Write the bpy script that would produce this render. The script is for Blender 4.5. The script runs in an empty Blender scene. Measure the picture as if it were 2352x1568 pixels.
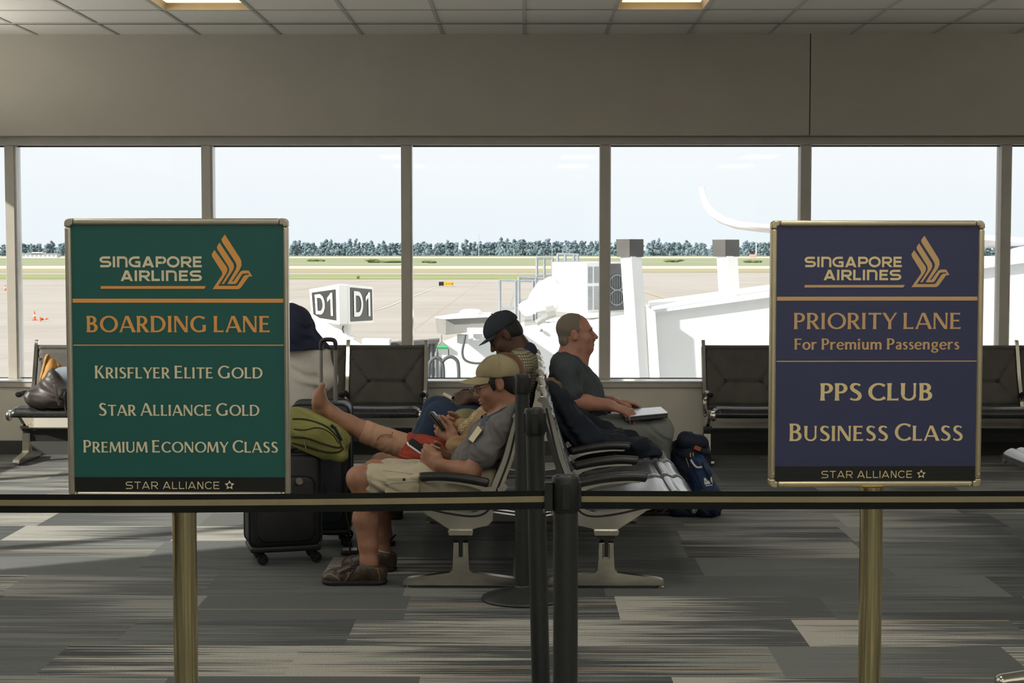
import bpy, bmesh, math, random
import numpy as np
from mathutils import Vector, Matrix

# ------------------------------------------------------------------ camera, sky, sun, exposure
scn = bpy.context.scene
COL = scn.collection
FPX = 3700.0                                   # focal length in pixels of the 2352 px wide frame
PITCH = math.atan(209.0 / FPX)
YAW = math.atan(27.0 / FPX)
EYE = Vector((0.0, 0.0, 1.55))
cam_data = bpy.data.cameras.new('camera')
cam_data.sensor_width = 36.0
cam_data.lens = FPX / 2352.0 * 36.0
cam_data.clip_end = 9000.0
cam = bpy.data.objects.new('camera', cam_data)
COL.objects.link(cam)
cam.location = EYE
cam.rotation_euler = (math.pi / 2 - PITCH, 0.0, YAW)
scn.camera = cam
CAM_R = cam.rotation_euler.to_matrix()

scn.view_settings.view_transform = 'Standard'
scn.view_settings.look = 'None'
scn.view_settings.exposure = 0.0
scn.view_settings.gamma = 1.0
scn.view_settings.use_curve_mapping = False
scn.cycles.max_bounces = 10
scn.cycles.diffuse_bounces = 5
scn.cycles.glossy_bounces = 5
scn.cycles.transparent_max_bounces = 12
scn.cycles.sample_clamp_indirect = 6.0
scn.cycles.use_denoising = True

world = bpy.data.worlds.new('sky')
scn.world = world
world.use_nodes = True
wn, wl = world.node_tree.nodes, world.node_tree.links
wn.clear()
w_out = wn.new('ShaderNodeOutputWorld')
w_bg = wn.new('ShaderNodeBackground')
w_ramp = wn.new('ShaderNodeValToRGB')
w_sep = wn.new('ShaderNodeSeparateXYZ')
w_tc = wn.new('ShaderNodeTexCoord')
wl.new(w_tc.outputs['Generated'], w_sep.inputs[0])
wl.new(w_sep.outputs['Z'], w_ramp.inputs[0])
wl.new(w_ramp.outputs[0], w_bg.inputs[0])
wl.new(w_bg.outputs[0], w_out.inputs[0])
r = w_ramp.color_ramp                           # a hazy bright sky, a little bluer towards the horizon
r.elements[0].position = 0.0
r.elements[0].color = (0.83, 0.895, 0.94, 1)
r.elements[1].position = 0.10
r.elements[1].color = (0.945, 0.955, 0.97, 1)
w_bg.inputs[1].default_value = 1.06

sun_data = bpy.data.lights.new('sun', 'SUN')
sun_data.energy = 6.5
sun_data.color = (1.0, 0.95, 0.87)
sun_data.angle = math.radians(1.5)
sun = bpy.data.objects.new('sun', sun_data)
COL.objects.link(sun)
SUN_DIR = Vector((0.74, 0.43, -0.50))
sun.rotation_euler = SUN_DIR.to_track_quat('-Z', 'Y').to_euler()
sun.location = (-12, -6, 9)

def area(name, loc, rot, sx, sy, power, color=(1, 1, 1)):
    d = bpy.data.lights.new(name, 'AREA')
    d.shape = 'RECTANGLE'
    d.size, d.size_y, d.energy, d.color = sx, sy, power, color
    o = bpy.data.objects.new(name, d)
    COL.objects.link(o)
    o.location, o.rotation_euler = loc, rot
    return o

LAMP = (1.0, 0.95, 0.86)
for gx in (-5.19, -2.135, 0.915, 3.96):          # the ceiling troffers over the rest of the gate lounge, behind the camera's view
    for gy in (-5.4, -2.4, 0.7, 3.7, 6.8):
        area('troffer_light', (gx, gy, 3.12), (0, 0, 0), 0.56, 1.16, 16.0, LAMP)
for k, (lx_, ly_) in enumerate(((-4.2, 9.0), (6.3, 9.0), (-4.2, 3.5), (6.3, 3.5), (1.0, -6.5), (1.0, 1.5))):   # added unseen fill lamps, aimed up to brighten the ceiling
    area('ceiling_fill', (lx_, ly_, 2.45), (math.pi, 0, 0), 0.25 if k < 4 else 7.0, 5.0 if k < 4 else 0.25, 44.0 if k < 4 else 80.0, (1.0, 0.975, 0.93))

# ------------------------------------------------------------------ helpers
def P(px, py, Y):
    """The point seen at pixel (px, py) of the 2352 x 1568 frame at distance Y from the camera plane."""
    d = CAM_R @ Vector(((px - 1176.0) / FPX, -(py - 784.0) / FPX, -1.0))
    t = (Y - EYE.y) / d.y
    return EYE + d * t

def srgb(r, g, b):
    def f(c):
        c /= 255.0
        return c / 12.92 if c <= 0.04045 else ((c + 0.055) / 1.055) ** 2.4
    return (f(r), f(g), f(b), 1.0)

def catmull(pts, n=8):
    pts = [np.array(p, float) for p in pts]
    if len(pts) < 3:
        return pts
    out = []
    for i in range(len(pts) - 1):
        p0 = pts[i - 1] if i > 0 else 2 * pts[0] - pts[1]
        p1, p2 = pts[i], pts[i + 1]
        p3 = pts[i + 2] if i + 2 < len(pts) else 2 * pts[-1] - pts[-2]
        for k in range(n):
            t = k / n
            out.append(0.5 * ((2 * p1) + (-p0 + p2) * t + (2 * p0 - 5 * p1 + 4 * p2 - p3) * t * t + (-p0 + 3 * p1 - 3 * p2 + p3) * t ** 3))
    out.append(pts[-1])
    return out

class MB:
    """Collects shapes and links them as ONE mesh object."""
    def __init__(self):
        self.v, self.f, self.mi = [], [], []
    def add(self, vs, fs, m=0):
        b = len(self.v)
        self.v += [tuple(v) for v in vs]
        for f in fs:
            self.f.append(tuple(b + i for i in f))
            self.mi.append(m)
        return self
    def box(self, c, s, rot=None, m=0, taper=1.0):
        hx, hy, hz = s[0] / 2, s[1] / 2, s[2] / 2
        vs = []
        for z in (-1, 1):
            k = taper if z > 0 else 1.0
            for x, y in ((-1, -1), (1, -1), (1, 1), (-1, 1)):
                v = Vector((x * hx * k, y * hy * k, z * hz))
                if rot is not None:
                    v = rot @ v
                vs.append((v.x + c[0], v.y + c[1], v.z + c[2]))
        return self.add(vs, [(3, 2, 1, 0), (4, 5, 6, 7), (0, 1, 5, 4), (1, 2, 6, 5), (2, 3, 7, 6), (3, 0, 4, 7)], m)
    def bx(self, x0, x1, y0, y1, z0, z1, m=0):
        return self.box(((x0 + x1) / 2, (y0 + y1) / 2, (z0 + z1) / 2), (abs(x1 - x0), abs(y1 - y0), abs(z1 - z0)), None, m)
    def rbox(self, c, s, r, rot=None, m=0, n=4):
        """Box whose vertical-plane (local x-z) corners are rounded; depth along local y with a soft rim."""
        hx, hy, hz = s[0] / 2, s[1] / 2, s[2] / 2
        e = min(r * 0.5, hy * 0.6)
        rings = []
        for yy, ins in ((-hy, e), (-hy + e * 0.35, e * 0.35), (-hy + e, 0), (hy - e, 0), (hy - e * 0.35, e * 0.35), (hy, e)):
            ring = []
            for cx, cz, a0 in ((1, 1, 0), (-1, 1, 90), (-1, -1, 180), (1, -1, 270)):
                for k in range(n + 1):
                    a = math.radians(a0 + 90 * k / n)
                    rr = max(r - ins, 0.001)
                    ring.append(Vector((cx * (hx - r) + rr * math.cos(a), yy, cz * (hz - r) + rr * math.sin(a))))
            rings.append(ring)
        vs, N = [], len(rings[0])
        for ring in rings:
            for v in ring:
                if rot is not None:
                    v = rot @ v
                vs.append((v.x + c[0], v.y + c[1], v.z + c[2]))
        fs = []
        for i in range(len(rings) - 1):
            for k in range(N):
                a, b = i * N + k, i * N + (k + 1) % N
                fs.append((a, b, b + N, a + N))
        fs.append(tuple(range(N)))
        fs.append(tuple(reversed(range((len(rings) - 1) * N, len(rings) * N))))
        return self.add(vs, fs, m)
    def tube(self, pts, r, n=10, m=0, closed=False, flat=None, cap=True):
        pts = [Vector(tuple(p)) for p in pts]
        N = len(pts)
        rs = r if isinstance(r, (list, tuple, np.ndarray)) else [r] * N
        up, vs, prev = None, [], None
        for i, p in enumerate(pts):
            if closed:
                t = pts[(i + 1) % N] - pts[i - 1]
            else:
                t = pts[min(i + 1, N - 1)] - pts[max(i - 1, 0)]
            if t.length < 1e-9:
                t = prev if prev is not None else Vector((0, 0, 1))
            t = t.normalized()
            if up is None:
                ref = Vector((0, 0, 1)) if abs(t.z) < 0.9 else Vector((0, 1, 0))
                up = (ref - t * ref.dot(t)).normalized()
            else:
                up = (up - t * up.dot(t))
                up = up.normalized() if up.length > 1e-6 else Vector((1, 0, 0))
            sd = t.cross(up)
            prev = t
            fu, fs_ = (1.0, 1.0) if flat is None else flat
            for k in range(n):
                a = 2 * math.pi * k / n
                vs.append(p + (sd * math.cos(a) * fs_ + up * math.sin(a) * fu) * rs[i])
        fs = []
        for i in range(N if closed else N - 1):
            for k in range(n):
                a, b = i * n + k, i * n + (k + 1) % n
                c, d = ((i + 1) % N) * n + (k + 1) % n, ((i + 1) % N) * n + k
                fs.append((a, b, c, d))
        if cap and not closed:
            fs.append(tuple(reversed(range(n))))
            fs.append(tuple(range((N - 1) * n, N * n)))
        return self.add(vs, fs, m)
    def cyl(self, a, b, r0, r1=None, n=20, m=0):
        return self.tube([a, b], [r0, r0 if r1 is None else r1], n, m)
    def lathe(self, prof, c=(0, 0, 0), n=32, m=0, rot=None):
        vs, fs, R = [], [], len(prof)
        for k in range(n):
            a = 2 * math.pi * k / n
            for (rr, z) in prof:
                v = Vector((rr * math.cos(a), rr * math.sin(a), z))
                if rot is not None:
                    v = rot @ v
                vs.append((v.x + c[0], v.y + c[1], v.z + c[2]))
        for k in range(n):
            for i in range(R - 1):
                a, b = k * R + i, ((k + 1) % n) * R + i
                fs.append((a, b, b + 1, a + 1))
        return self.add(vs, fs, m)
    def prism(self, poly, fn, t0, t1, m=0):
        """Extrude a 2D outline; fn(a, b, t) gives the 3D point."""
        area2 = sum(poly[i][0] * poly[(i + 1) % len(poly)][1] - poly[(i + 1) % len(poly)][0] * poly[i][1] for i in range(len(poly)))
        if area2 < 0:
            poly = poly[::-1]
        n = len(poly)
        vs = [fn(a, b, t0) for a, b in poly] + [fn(a, b, t1) for a, b in poly]
        fs = [tuple(reversed(range(n))), tuple(range(n, 2 * n))]
        fs += [(i, (i + 1) % n, n + (i + 1) % n, n + i) for i in range(n)]
        return self.add(vs, fs, m)
    def ell(self, c, r, rot=None, n=16, m=0):
        vs, fs = [], []
        h = n // 2
        for i in range(h + 1):
            th = math.pi * i / h
            for k in range(n):
                ph = 2 * math.pi * k / n
                v = Vector((r[0] * math.sin(th) * math.cos(ph), r[1] * math.sin(th) * math.sin(ph), r[2] * math.cos(th)))
                if rot is not None:
                    v = rot @ v
                vs.append((v.x + c[0], v.y + c[1], v.z + c[2]))
        for i in range(h):
            for k in range(n):
                a, b = i * n + k, i * n + (k + 1) % n
                fs.append((a, a + n, b + n, b))
        return self.add(vs, fs, m)
    def grid(self, fn, nu, nv, m=0):
        vs = [fn(i / nu, j / nv) for i in range(nu + 1) for j in range(nv + 1)]
        W = nv + 1
        fs = [(i * W + j, (i + 1) * W + j, (i + 1) * W + j + 1, i * W + j + 1) for i in range(nu) for j in range(nv)]
        return self.add(vs, fs, m)
    def mesh(self, name, mats, smooth=True, angle=38, fix=True):
        me = bpy.data.meshes.new(name)
        me.from_pydata(self.v, [], self.f)
        for mt in (mats if isinstance(mats, (list, tuple)) else [mats]):
            me.materials.append(mt)
        if any(self.mi):
            me.polygons.foreach_set('material_index', self.mi)
        if fix:
            bm = bmesh.new()
            bm.from_mesh(me)
            bmesh.ops.remove_doubles(bm, verts=bm.verts, dist=1e-6)
            bmesh.ops.recalc_face_normals(bm, faces=bm.faces)
            bm.to_mesh(me)
            bm.free()
        if smooth:
            me.polygons.foreach_set('use_smooth', [True] * len(me.polygons))
            me.set_sharp_from_angle(angle=math.radians(angle))
        me.update()
        return me
    def build(self, name, mats, parent=None, smooth=True, angle=38, bevel=0.0, seg=2, fix=True, local=None):
        me = self.mesh(name, mats, smooth, angle, fix)
        return link(name, me, parent, bevel, seg)

def link(name, me, parent=None, bevel=0.0, seg=2):
    o = bpy.data.objects.new(name, me)
    COL.objects.link(o)
    if parent is not None:
        o.parent = parent
    if bevel:
        b = o.modifiers.new('bevel', 'BEVEL')
        b.width, b.segments, b.limit_method, b.angle_limit = bevel, seg, 'ANGLE', math.radians(40)
        b.harden_normals = False
    return o

def tag(o, label, cat, group=None, kind=None):
    o['label'], o['category'] = label, cat
    if group:
        o['group'] = group
    if kind:
        o['kind'] = kind
    return o

def thing(name, label, cat, loc=(0, 0, 0), rz=0.0, group=None):
    o = bpy.data.objects.new(name, None)
    o.empty_display_size = 0.1
    COL.objects.link(o)
    o.location = loc
    o.rotation_euler = (0, 0, rz)
    return tag(o, label, cat, group)

def struct(name, mb, mat, bevel=0.0, parent=None, smooth=False):
    o = mb.build(name, mat, parent, smooth=smooth, bevel=bevel)
    if parent is None:
        o['kind'] = 'structure'
    return o

def sub(name, mb, mat, parent, **k):
    """A part whose geometry is written in world space, under a thing standing anywhere."""
    o = mb.build(name, mat, None, **k)
    o.parent = parent
    if parent.type == 'EMPTY' or True:
        o.matrix_parent_inverse = world_of(parent).inverted()
    return o

def world_of(o):
    m = Matrix.LocRotScale(o.location, o.rotation_euler, o.scale)
    return m if o.parent is None else world_of(o.parent) @ o.matrix_parent_inverse @ m

# ------------------------------------------------------------------ materials
def mat(name, color, rough=0.6, metal=0.0, spec=0.5, **k):
    m = bpy.data.materials.new(name)
    m.use_nodes = True
    b = m.node_tree.nodes['Principled BSDF']
    b.inputs['Base Color'].default_value = color if len(color) == 4 else (*color, 1)
    b.inputs['Roughness'].default_value = rough
    b.inputs['Metallic'].default_value = metal
    b.inputs['Specular IOR Level'].default_value = spec
    for key, v in k.items():
        b.inputs[key.replace('_', ' ')].default_value = v
    return m

def bsdf(m):
    return m.node_tree.nodes['Principled BSDF']

class N:
    """Small node helper on one material."""
    def __init__(self, m):
        self.t = m.node_tree
        self.b = self.t.nodes['Principled BSDF']
    def new(self, kind, **k):
        n = self.t.nodes.new(kind)
        for a, v in k.items():
            setattr(n, a, v)
        return n
    def to(self, a, b):
        self.t.links.new(a, b)
    def val(self, sock, v):
        if hasattr(v, 'links') or hasattr(v, 'is_linked'):
            self.to(v, sock)
        else:
            sock.default_value = v
    def math(self, op, a, b=0.0, c=None, clamp=False):
        n = self.new('ShaderNodeMath', operation=op, use_clamp=clamp)
        self.val(n.inputs[0], a)
        self.val(n.inputs[1], b)
        if c is not None:
            self.val(n.inputs[2], c)
        return n.outputs[0]
    def mix(self, fac, a, b, mode='MIX'):
        n = self.new('ShaderNodeMix', data_type='RGBA', blend_type=mode)
        self.val(n.inputs[0], fac)
        self.val(n.inputs[6], a)
        self.val(n.inputs[7], b)
        return n.outputs[2]
    def coord(self, which='Object', scale=(1, 1, 1), loc=(0, 0, 0)):
        tc = self.new('ShaderNodeTexCoord')
        mp = self.new('ShaderNodeMapping')
        mp.inputs['Scale'].default_value = scale
        mp.inputs['Location'].default_value = loc
        self.to(tc.outputs[which], mp.inputs[0])
        return mp.outputs[0]
    def noise(self, vec, scale=5.0, detail=3.0, rough=0.5):
        n = self.new('ShaderNodeTexNoise')
        self.to(vec, n.inputs['Vector'])
        n.inputs['Scale'].default_value = scale
        n.inputs['Detail'].default_value = detail
        n.inputs['Roughness'].default_value = rough
        return n.outputs['Fac']
    def ramp(self, fac, stops):
        n = self.new('ShaderNodeValToRGB')
        e = n.color_ramp.elements
        while len(e) < len(stops):
            e.new(0.5)
        for i, (p, c) in enumerate(stops):
            e[i].position = p
            e[i].color = c
        self.to(fac, n.inputs[0])
        return n.outputs[0]
    def bump(self, h, strength=0.3, dist=0.01):
        n = self.new('ShaderNodeBump')
        n.inputs['Strength'].default_value = strength
        n.inputs['Distance'].default_value = dist
        self.to(h, n.inputs['Height'])
        self.to(n.outputs[0], self.b.inputs['Normal'])

def noisy(name, c1, c2, scale=40.0, rough=0.7, bump=0.0, bdist=0.003, metal=0.0, spec=0.5, stretch=(1, 1, 1), detail=3.0, **k):
    """A surface of two close tones mottled by noise, with optional bump."""
    m = mat(name, c1, rough, metal, spec, **k)
    n = N(m)
    v = n.coord('Object', stretch)
    f = n.noise(v, scale, detail)
    n.to(n.ramp(f, [(0.3, c1), (0.7, c2)]), n.b.inputs['Base Color'])
    if bump:
        n.bump(f, bump, bdist)
    return m

def fabric(name, c1, c2, scale=900.0, rough=0.9, bump=0.4, sheen=0.0):
    m = mat(name, c1, rough, 0.0, 0.25)
    n = N(m)
    v = n.coord('Object')
    big = n.noise(v, 9.0, 3.0)
    fine = n.noise(v, scale, 1.0)
    mixf = n.math('MULTIPLY_ADD', fine, 0.5, n.math('MULTIPLY', big, 0.5))
    n.to(n.ramp(mixf, [(0.35, c1), (0.65, c2)]), n.b.inputs['Base Color'])
    n.bump(fine, bump, 0.001)
    if sheen:
        n.b.inputs['Sheen Weight'].default_value = sheen
    return m

M = {}
M['chrome'] = noisy('polished_aluminium', srgb(226, 221, 210), srgb(212, 208, 198), 6, 0.13, metal=1.0)
M['alu'] = noisy('cast_aluminium', srgb(206, 202, 188), srgb(190, 185, 172), 14, 0.26, metal=1.0, stretch=(1, 1, 3))
M['brass'] = noisy('polished_champagne_metal', srgb(222, 207, 162), srgb(220, 205, 160), 2, 0.16, metal=1.0)
M['signframe'] = noisy('champagne_sign_frame', srgb(196, 184, 150), srgb(186, 174, 142), 20, 0.36, metal=0.65)
M['signsilver'] = noisy('silver_sign_frame', srgb(194, 187, 168), srgb(184, 177, 159), 20, 0.36, metal=0.65)
M['black'] = noisy('black_plastic', srgb(26, 28, 27), srgb(20, 22, 21), 30, 0.45)
M['rubber'] = noisy('black_rubber', srgb(24, 24, 24), srgb(16, 16, 16), 60, 0.8)
M['post'] = noisy('black_powder_coat', srgb(44, 47, 46), srgb(34, 37, 36), 120, 0.42, bump=0.08, bdist=0.001)
M['belt'] = fabric('black_webbing', srgb(24, 27, 23), srgb(15, 17, 15), 700, 0.85)
M['beltstripe'] = fabric('beige_webbing', srgb(150, 138, 106), srgb(132, 121, 92), 700, 0.85)
M['sling'] = fabric('charcoal_upholstery', srgb(92, 90, 83), srgb(76, 74, 69), 420, 0.62, 0.3)
M['vinyl'] = noisy('dark_vinyl', srgb(48, 49, 49), srgb(38, 39, 39), 60, 0.20, bump=0.06, spec=0.7)
M['vinylsheen'] = noisy('sheen_lightened_vinyl', srgb(96, 97, 98), srgb(84, 85, 86), 60, 0.20, bump=0.05, spec=0.9)  # copy of the seat vinyl with sky sheen put into a lighter base
M['vinylback'] = noisy('dark_vinyl_back', srgb(70, 71, 72), srgb(58, 59, 60), 60, 0.20, bump=0.06, spec=0.9)
M['armpad'] = noisy('black_armrest_skin', srgb(38, 38, 37), srgb(28, 28, 28), 40, 0.38, bump=0.05)
M['beam'] = mat('black_beam', srgb(18, 20, 20), 0.5)
# ------------------------------------------------------------------ the setting: lounge shell
ZC = 3.17                                       # ceiling height
X0, X1, Y0, Y1 = -4.4, 6.6, -7.2, 12.18

def carpet_material():
    m = mat('carpet_planks', (0.1, 0.1, 0.1), 0.86, 0.0, 0.35)
    n = N(m)
    tc = n.new('ShaderNodeTexCoord')
    s = n.new('ShaderNodeSeparateXYZ')
    n.to(tc.outputs['Object'], s.inputs[0])
    x, y = s.outputs[0], s.outputs[1]
    RW, PW = 0.457, 0.914
    yr = n.math('DIVIDE', n.math('ADD', y, 0.15), RW)
    row = n.math('FLOOR', yr)
    wr = n.new('ShaderNodeTexWhiteNoise', noise_dimensions='1D')
    n.to(row, wr.inputs['W'])
    xo = n.math('ADD', n.math('DIVIDE', x, PW), n.math('MULTIPLY', wr.outputs['Value'], 3.7))
    colm = n.math('FLOOR', xo)
    fx = n.math('FRACT', xo)
    fy = n.math('FRACT', yr)
    cv = n.new('ShaderNodeCombineXYZ')
    n.to(row, cv.inputs[0])
    n.to(colm, cv.inputs[1])
    wp = n.new('ShaderNodeTexWhiteNoise', noise_dimensions='3D')
    n.to(cv.outputs[0], wp.inputs['Vector'])
    sp = n.new('ShaderNodeSeparateColor')
    n.to(wp.outputs['Color'], sp.inputs[0])
    ra, rb, rc = sp.outputs[0], sp.outputs[1], sp.outputs[2]
    # streaks running the length of the planks
    sv = n.new('ShaderNodeCombineXYZ')
    n.to(n.math('ADD', n.math('MULTIPLY', x, 1.1), n.math('MULTIPLY', rb, 37.0)), sv.inputs[0])
    n.to(n.math('MULTIPLY', y, 62.0), sv.inputs[1])
    streak = n.noise(sv.outputs[0], 1.0, 3.0, 0.65)
    bv = n.new('ShaderNodeCombineXYZ')
    n.to(n.math('ADD', n.math('MULTIPLY', x, 0.7), n.math('MULTIPLY', rc, 91.0)), bv.inputs[0])
    n.to(n.math('MULTIPLY', y, 9.0), bv.inputs[1])
    band = n.noise(bv.outputs[0], 1.0, 2.0, 0.5)
    # a plank drifts from one tone to another along its length, broken up by the streaks
    g = n.math('MULTIPLY_ADD', n.math('SUBTRACT', fx, 0.5), n.math('SUBTRACT', n.math('MULTIPLY', rb, 2.0), 1.0), 0.5)
    g = n.math('ADD', g, n.math('MULTIPLY', n.math('SUBTRACT', streak, 0.5), 2.6))
    g = n.math('ADD', g, n.math('MULTIPLY', n.math('SUBTRACT', band, 0.5), 1.3))
    gs = n.new('ShaderNodeMapRange', interpolation_type='SMOOTHSTEP')
    n.to(g, gs.inputs[0])
    gs.inputs[1].default_value, gs.inputs[2].default_value = 0.32, 0.68
    dark = n.ramp(ra, [(0.0, srgb(30, 34, 35)), (0.4, srgb(44, 49, 50)), (0.75, srgb(84, 87, 83)), (1.0, srgb(62, 67, 68))])
    lite = n.ramp(rc, [(0.0, srgb(68, 73, 74)), (0.45, srgb(106, 109, 104)), (0.78, srgb(168, 166, 155)), (1.0, srgb(92, 97, 97))])
    c = n.mix(gs.outputs[0], dark, lite)
    # a few thin ochre threads
    tv = n.new('ShaderNodeCombineXYZ')
    n.to(n.math('FLOOR', n.math('MULTIPLY', y, 85.0)), tv.inputs[0])
    n.to(colm, tv.inputs[1])
    wt = n.new('ShaderNodeTexWhiteNoise', noise_dimensions='3D')
    n.to(tv.outputs[0], wt.inputs['Vector'])
    thr = n.math('GREATER_THAN', wt.outputs['Value'], 0.9955)
    c = n.mix(n.math('MULTIPLY', thr, 0.5), c, srgb(186, 148, 92))
    fine = n.noise(tc.outputs['Object'], 240.0, 2.0)
    c = n.mix(0.9, c, n.ramp(fine, [(0.3, (0.45, 0.45, 0.45, 1)), (0.7, (1.55, 1.55, 1.55, 1))]), 'MULTIPLY')
    n.to(c, n.b.inputs['Base Color'])
    n.b.inputs['Sheen Weight'].default_value = 0.12
    n.b.inputs['Sheen Roughness'].default_value = 0.45
    h = n.math('MULTIPLY_ADD', streak, 0.6, n.math('MULTIPLY', fine, 0.5))
    n.bump(h, 0.6, 0.004)
    return m

def ceiling_material():
    m = mat('mineral_fibre_tile', srgb(222, 219, 210), 0.9, 0.0, 0.2)
    n = N(m)
    v = n.coord('Object')
    f = n.noise(v, 160.0, 2.0)
    n.to(n.ramp(f, [(0.3, srgb(214, 211, 202)), (0.62, srgb(226, 223, 214))]), n.b.inputs['Base Color'])
    n.bump(f, 0.35, 0.002)
    return m

M['wall'] = noisy('beige_painted_wallboard', srgb(178, 173, 161), srgb(173, 168, 156), 3.0, 0.75, bump=0.0)
M['walllow'] = noisy('cream_painted_wallboard', srgb(212, 207, 192), srgb(206, 201, 186), 3.0, 0.7)
M['base'] = noisy('grey_carpet_base', srgb(78, 78, 74), srgb(66, 66, 63), 200, 0.9, bump=0.3, bdist=0.001)
M['mull'] = noisy('taupe_window_frame', srgb(182, 176, 165), srgb(175, 169, 158), 8, 0.45)
M['silltop'] = noisy('pale_window_sill', srgb(222, 221, 218), srgb(214, 213, 210), 8, 0.14)
M['gasket'] = mat('black_gasket', srgb(30, 30, 32), 0.6)
M['tbar'] = mat('ceiling_grid_paint', srgb(178, 176, 168), 0.6)
M['groove'] = mat('dark_groove', srgb(40, 39, 36), 0.8)
M['ceil'] = ceiling_material()
M['carpet'] = carpet_material()

def glass_material():
    m = bpy.data.materials.new('window_glass')
    m.use_nodes = True
    t = m.node_tree
    t.nodes.clear()
    out = t.nodes.new('ShaderNodeOutputMaterial')
    mixs = t.nodes.new('ShaderNodeMixShader')
    tr = t.nodes.new('ShaderNodeBsdfTransparent')
    gl = t.nodes.new('ShaderNodeBsdfGlossy')
    lw = t.nodes.new('ShaderNodeFresnel')
    nz = t.nodes.new('ShaderNodeTexNoise')
    nz.inputs['Scale'].default_value = 0.4
    tr.inputs[0].default_value = (0.985, 0.992, 0.99, 1)
    gl.inputs['Roughness'].default_value = 0.02
    lw.inputs['IOR'].default_value = 1.2
    t.links.new(lw.outputs[0], mixs.inputs[0])
    t.links.new(tr.outputs[0], mixs.inputs[1])
    t.links.new(gl.outputs[0], mixs.inputs[2])
    t.links.new(mixs.outputs[0], out.inputs[0])
    return m
M['glass'] = glass_material()

struct('floor', MB().bx(X0 - 0.2, X1 + 0.2, Y0 - 0.2, Y1 + 0.3, -0.2, 0.0), M['carpet'])

# ceiling boards: two recesses are left open for the troffers in view
TROF = [(-2.43, 9.74), (0.61, 9.74)]              # x, y of the near left corner; 0.61 x 1.22
TG = 0.6083
cb = MB()
xs = sorted({X0 - 0.2, X1 + 0.2} | {t[0] for t in TROF} | {t[0] + 0.61 for t in TROF})
for i in range(len(xs) - 1):
    a, b = xs[i], xs[i + 1]
    if any(abs(a - t[0]) < 1e-6 for t in TROF):
        cb.bx(a, b, Y0 - 0.2, 9.74, ZC, ZC + 0.03)
        cb.bx(a, b, 10.96, Y1 + 0.3, ZC, ZC + 0.03)
    else:
        cb.bx(a, b, Y0 - 0.2, Y1 + 0.3, ZC, ZC + 0.03)
struct('ceiling', cb, M['ceil'])
struct('roof', MB().bx(X0 - 0.3, X1 + 0.3, Y0 - 0.3, Y1 + 0.4, ZC + 0.3, ZC + 0.34), M['wall'])
g = MB()
k = -9
while k * 0.61 - 0.009 < X1:
    gx = k * 0.61 - 0.0
    if gx > X0:
        if any(abs(gx - t[0] - 0.305) < 0.3 for t in TROF):
            pass
        g.bx(gx - 0.012, gx + 0.012, 2.5, Y1, ZC - 0.006, ZC + 0.004)
    k += 1
for j in range(1, 16):
    gy = Y1 - 0.61 * j
    heavy = j == 1
    for a, b in ((X0, -2.43), (-1.82, 0.61), (1.22, X1)) if j == 3 else ((X0, X1),):
        g.bx(a, b, gy - (0.02 if heavy else 0.011), gy + (0.02 if heavy else 0.011), ZC - (0.010 if heavy else 0.006), ZC + 0.004)
struct('trim_1', g, M['tbar'])
gg = MB().bx(X0, X1, Y1 - 0.61 - 0.005, Y1 - 0.61 + 0.005, ZC - 0.0125, ZC - 0.0095)
struct('trim_2', gg, M['groove'])

# window wall
Z_HEAD, Z_FRAME, Z_SILL, Z_APR = 2.416, 2.351, 0.565, 0.513
JX = 2.146
wb = MB()
wb.bx(X0 - 0.2, JX - 0.004, Y1, Y1 + 0.4, Z_HEAD, ZC + 0.3)
wb.bx(JX + 0.004, X1 + 0.2, Y1, Y1 + 0.4, Z_HEAD, ZC + 0.3)
struct('wall_back', wb, M['wall'])
struct('wall_back', MB().bx(X0 - 0.2, X1 + 0.2, Y1, Y1 + 0.3, 0.0, Z_APR), M['walllow'])
struct('trim_3', MB().bx(JX - 0.006, JX + 0.006, Y1 + 0.006, Y1 + 0.1, Z_HEAD + 0.001, ZC), M['groove'])
struct('trim_4', MB().bx(X0, X1, 12.31, 12.47, Z_FRAME, Z_HEAD), M['mull'], 0.004)
struct('trim_5', MB().bx(X0, X1, Y1 - 0.022, 12.47, Z_APR, Z_SILL - 0.012), M['mull'], 0.004)
struct('trim_6', MB().bx(X0, X1, Y1 - 0.03, 12.47, Z_SILL - 0.012, Z_SILL), M['silltop'], 0.004)
struct('baseboard_back', MB().bx(X0, X1, Y1 - 0.014, Y1, 0.0, 0.105), M['base'])
MULX = [(px - 1203.0) / FPX * 12.4 for px in (-878, -424, 30, 479, 934, 1387, 1843, 2298, 2752)] + [6.5]
t7, gk = MB(), MB()
for x in MULX:
    t7.bx(x - 0.036, x + 0.036, 12.33, 12.47, Z_SILL, Z_FRAME)
struct('trim_7', t7, M['mull'], 0.004)
t8 = MB()
for x in MULX:                                   # bright aluminium stop along the right of each mullion
    t8.bx(x + 0.0362, x + 0.048, 12.35, 12.46, Z_SILL, Z_FRAME)
struct('trim_8', t8, M['silltop'])
edges = [X0] + MULX + [X1]
wi = 1
for a, b in zip(edges[:-1], edges[1:]):
    if b - a < 0.3:
        continue
    w = struct('window_%d' % wi, MB().bx(a + 0.02, b - 0.02, 12.41, 12.422, Z_SILL, Z_FRAME), M['glass'])
    gm = MB()
    gm.bx(a + 0.05, b - 0.036, 12.395, 12.41, Z_FRAME - 0.010, Z_FRAME)
    gm.bx(a + 0.05, b - 0.036, 12.395, 12.41, Z_SILL, Z_SILL + 0.005)
    gm.build('window_gasket', M['gasket'], w, smooth=False)
    wi += 1

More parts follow.
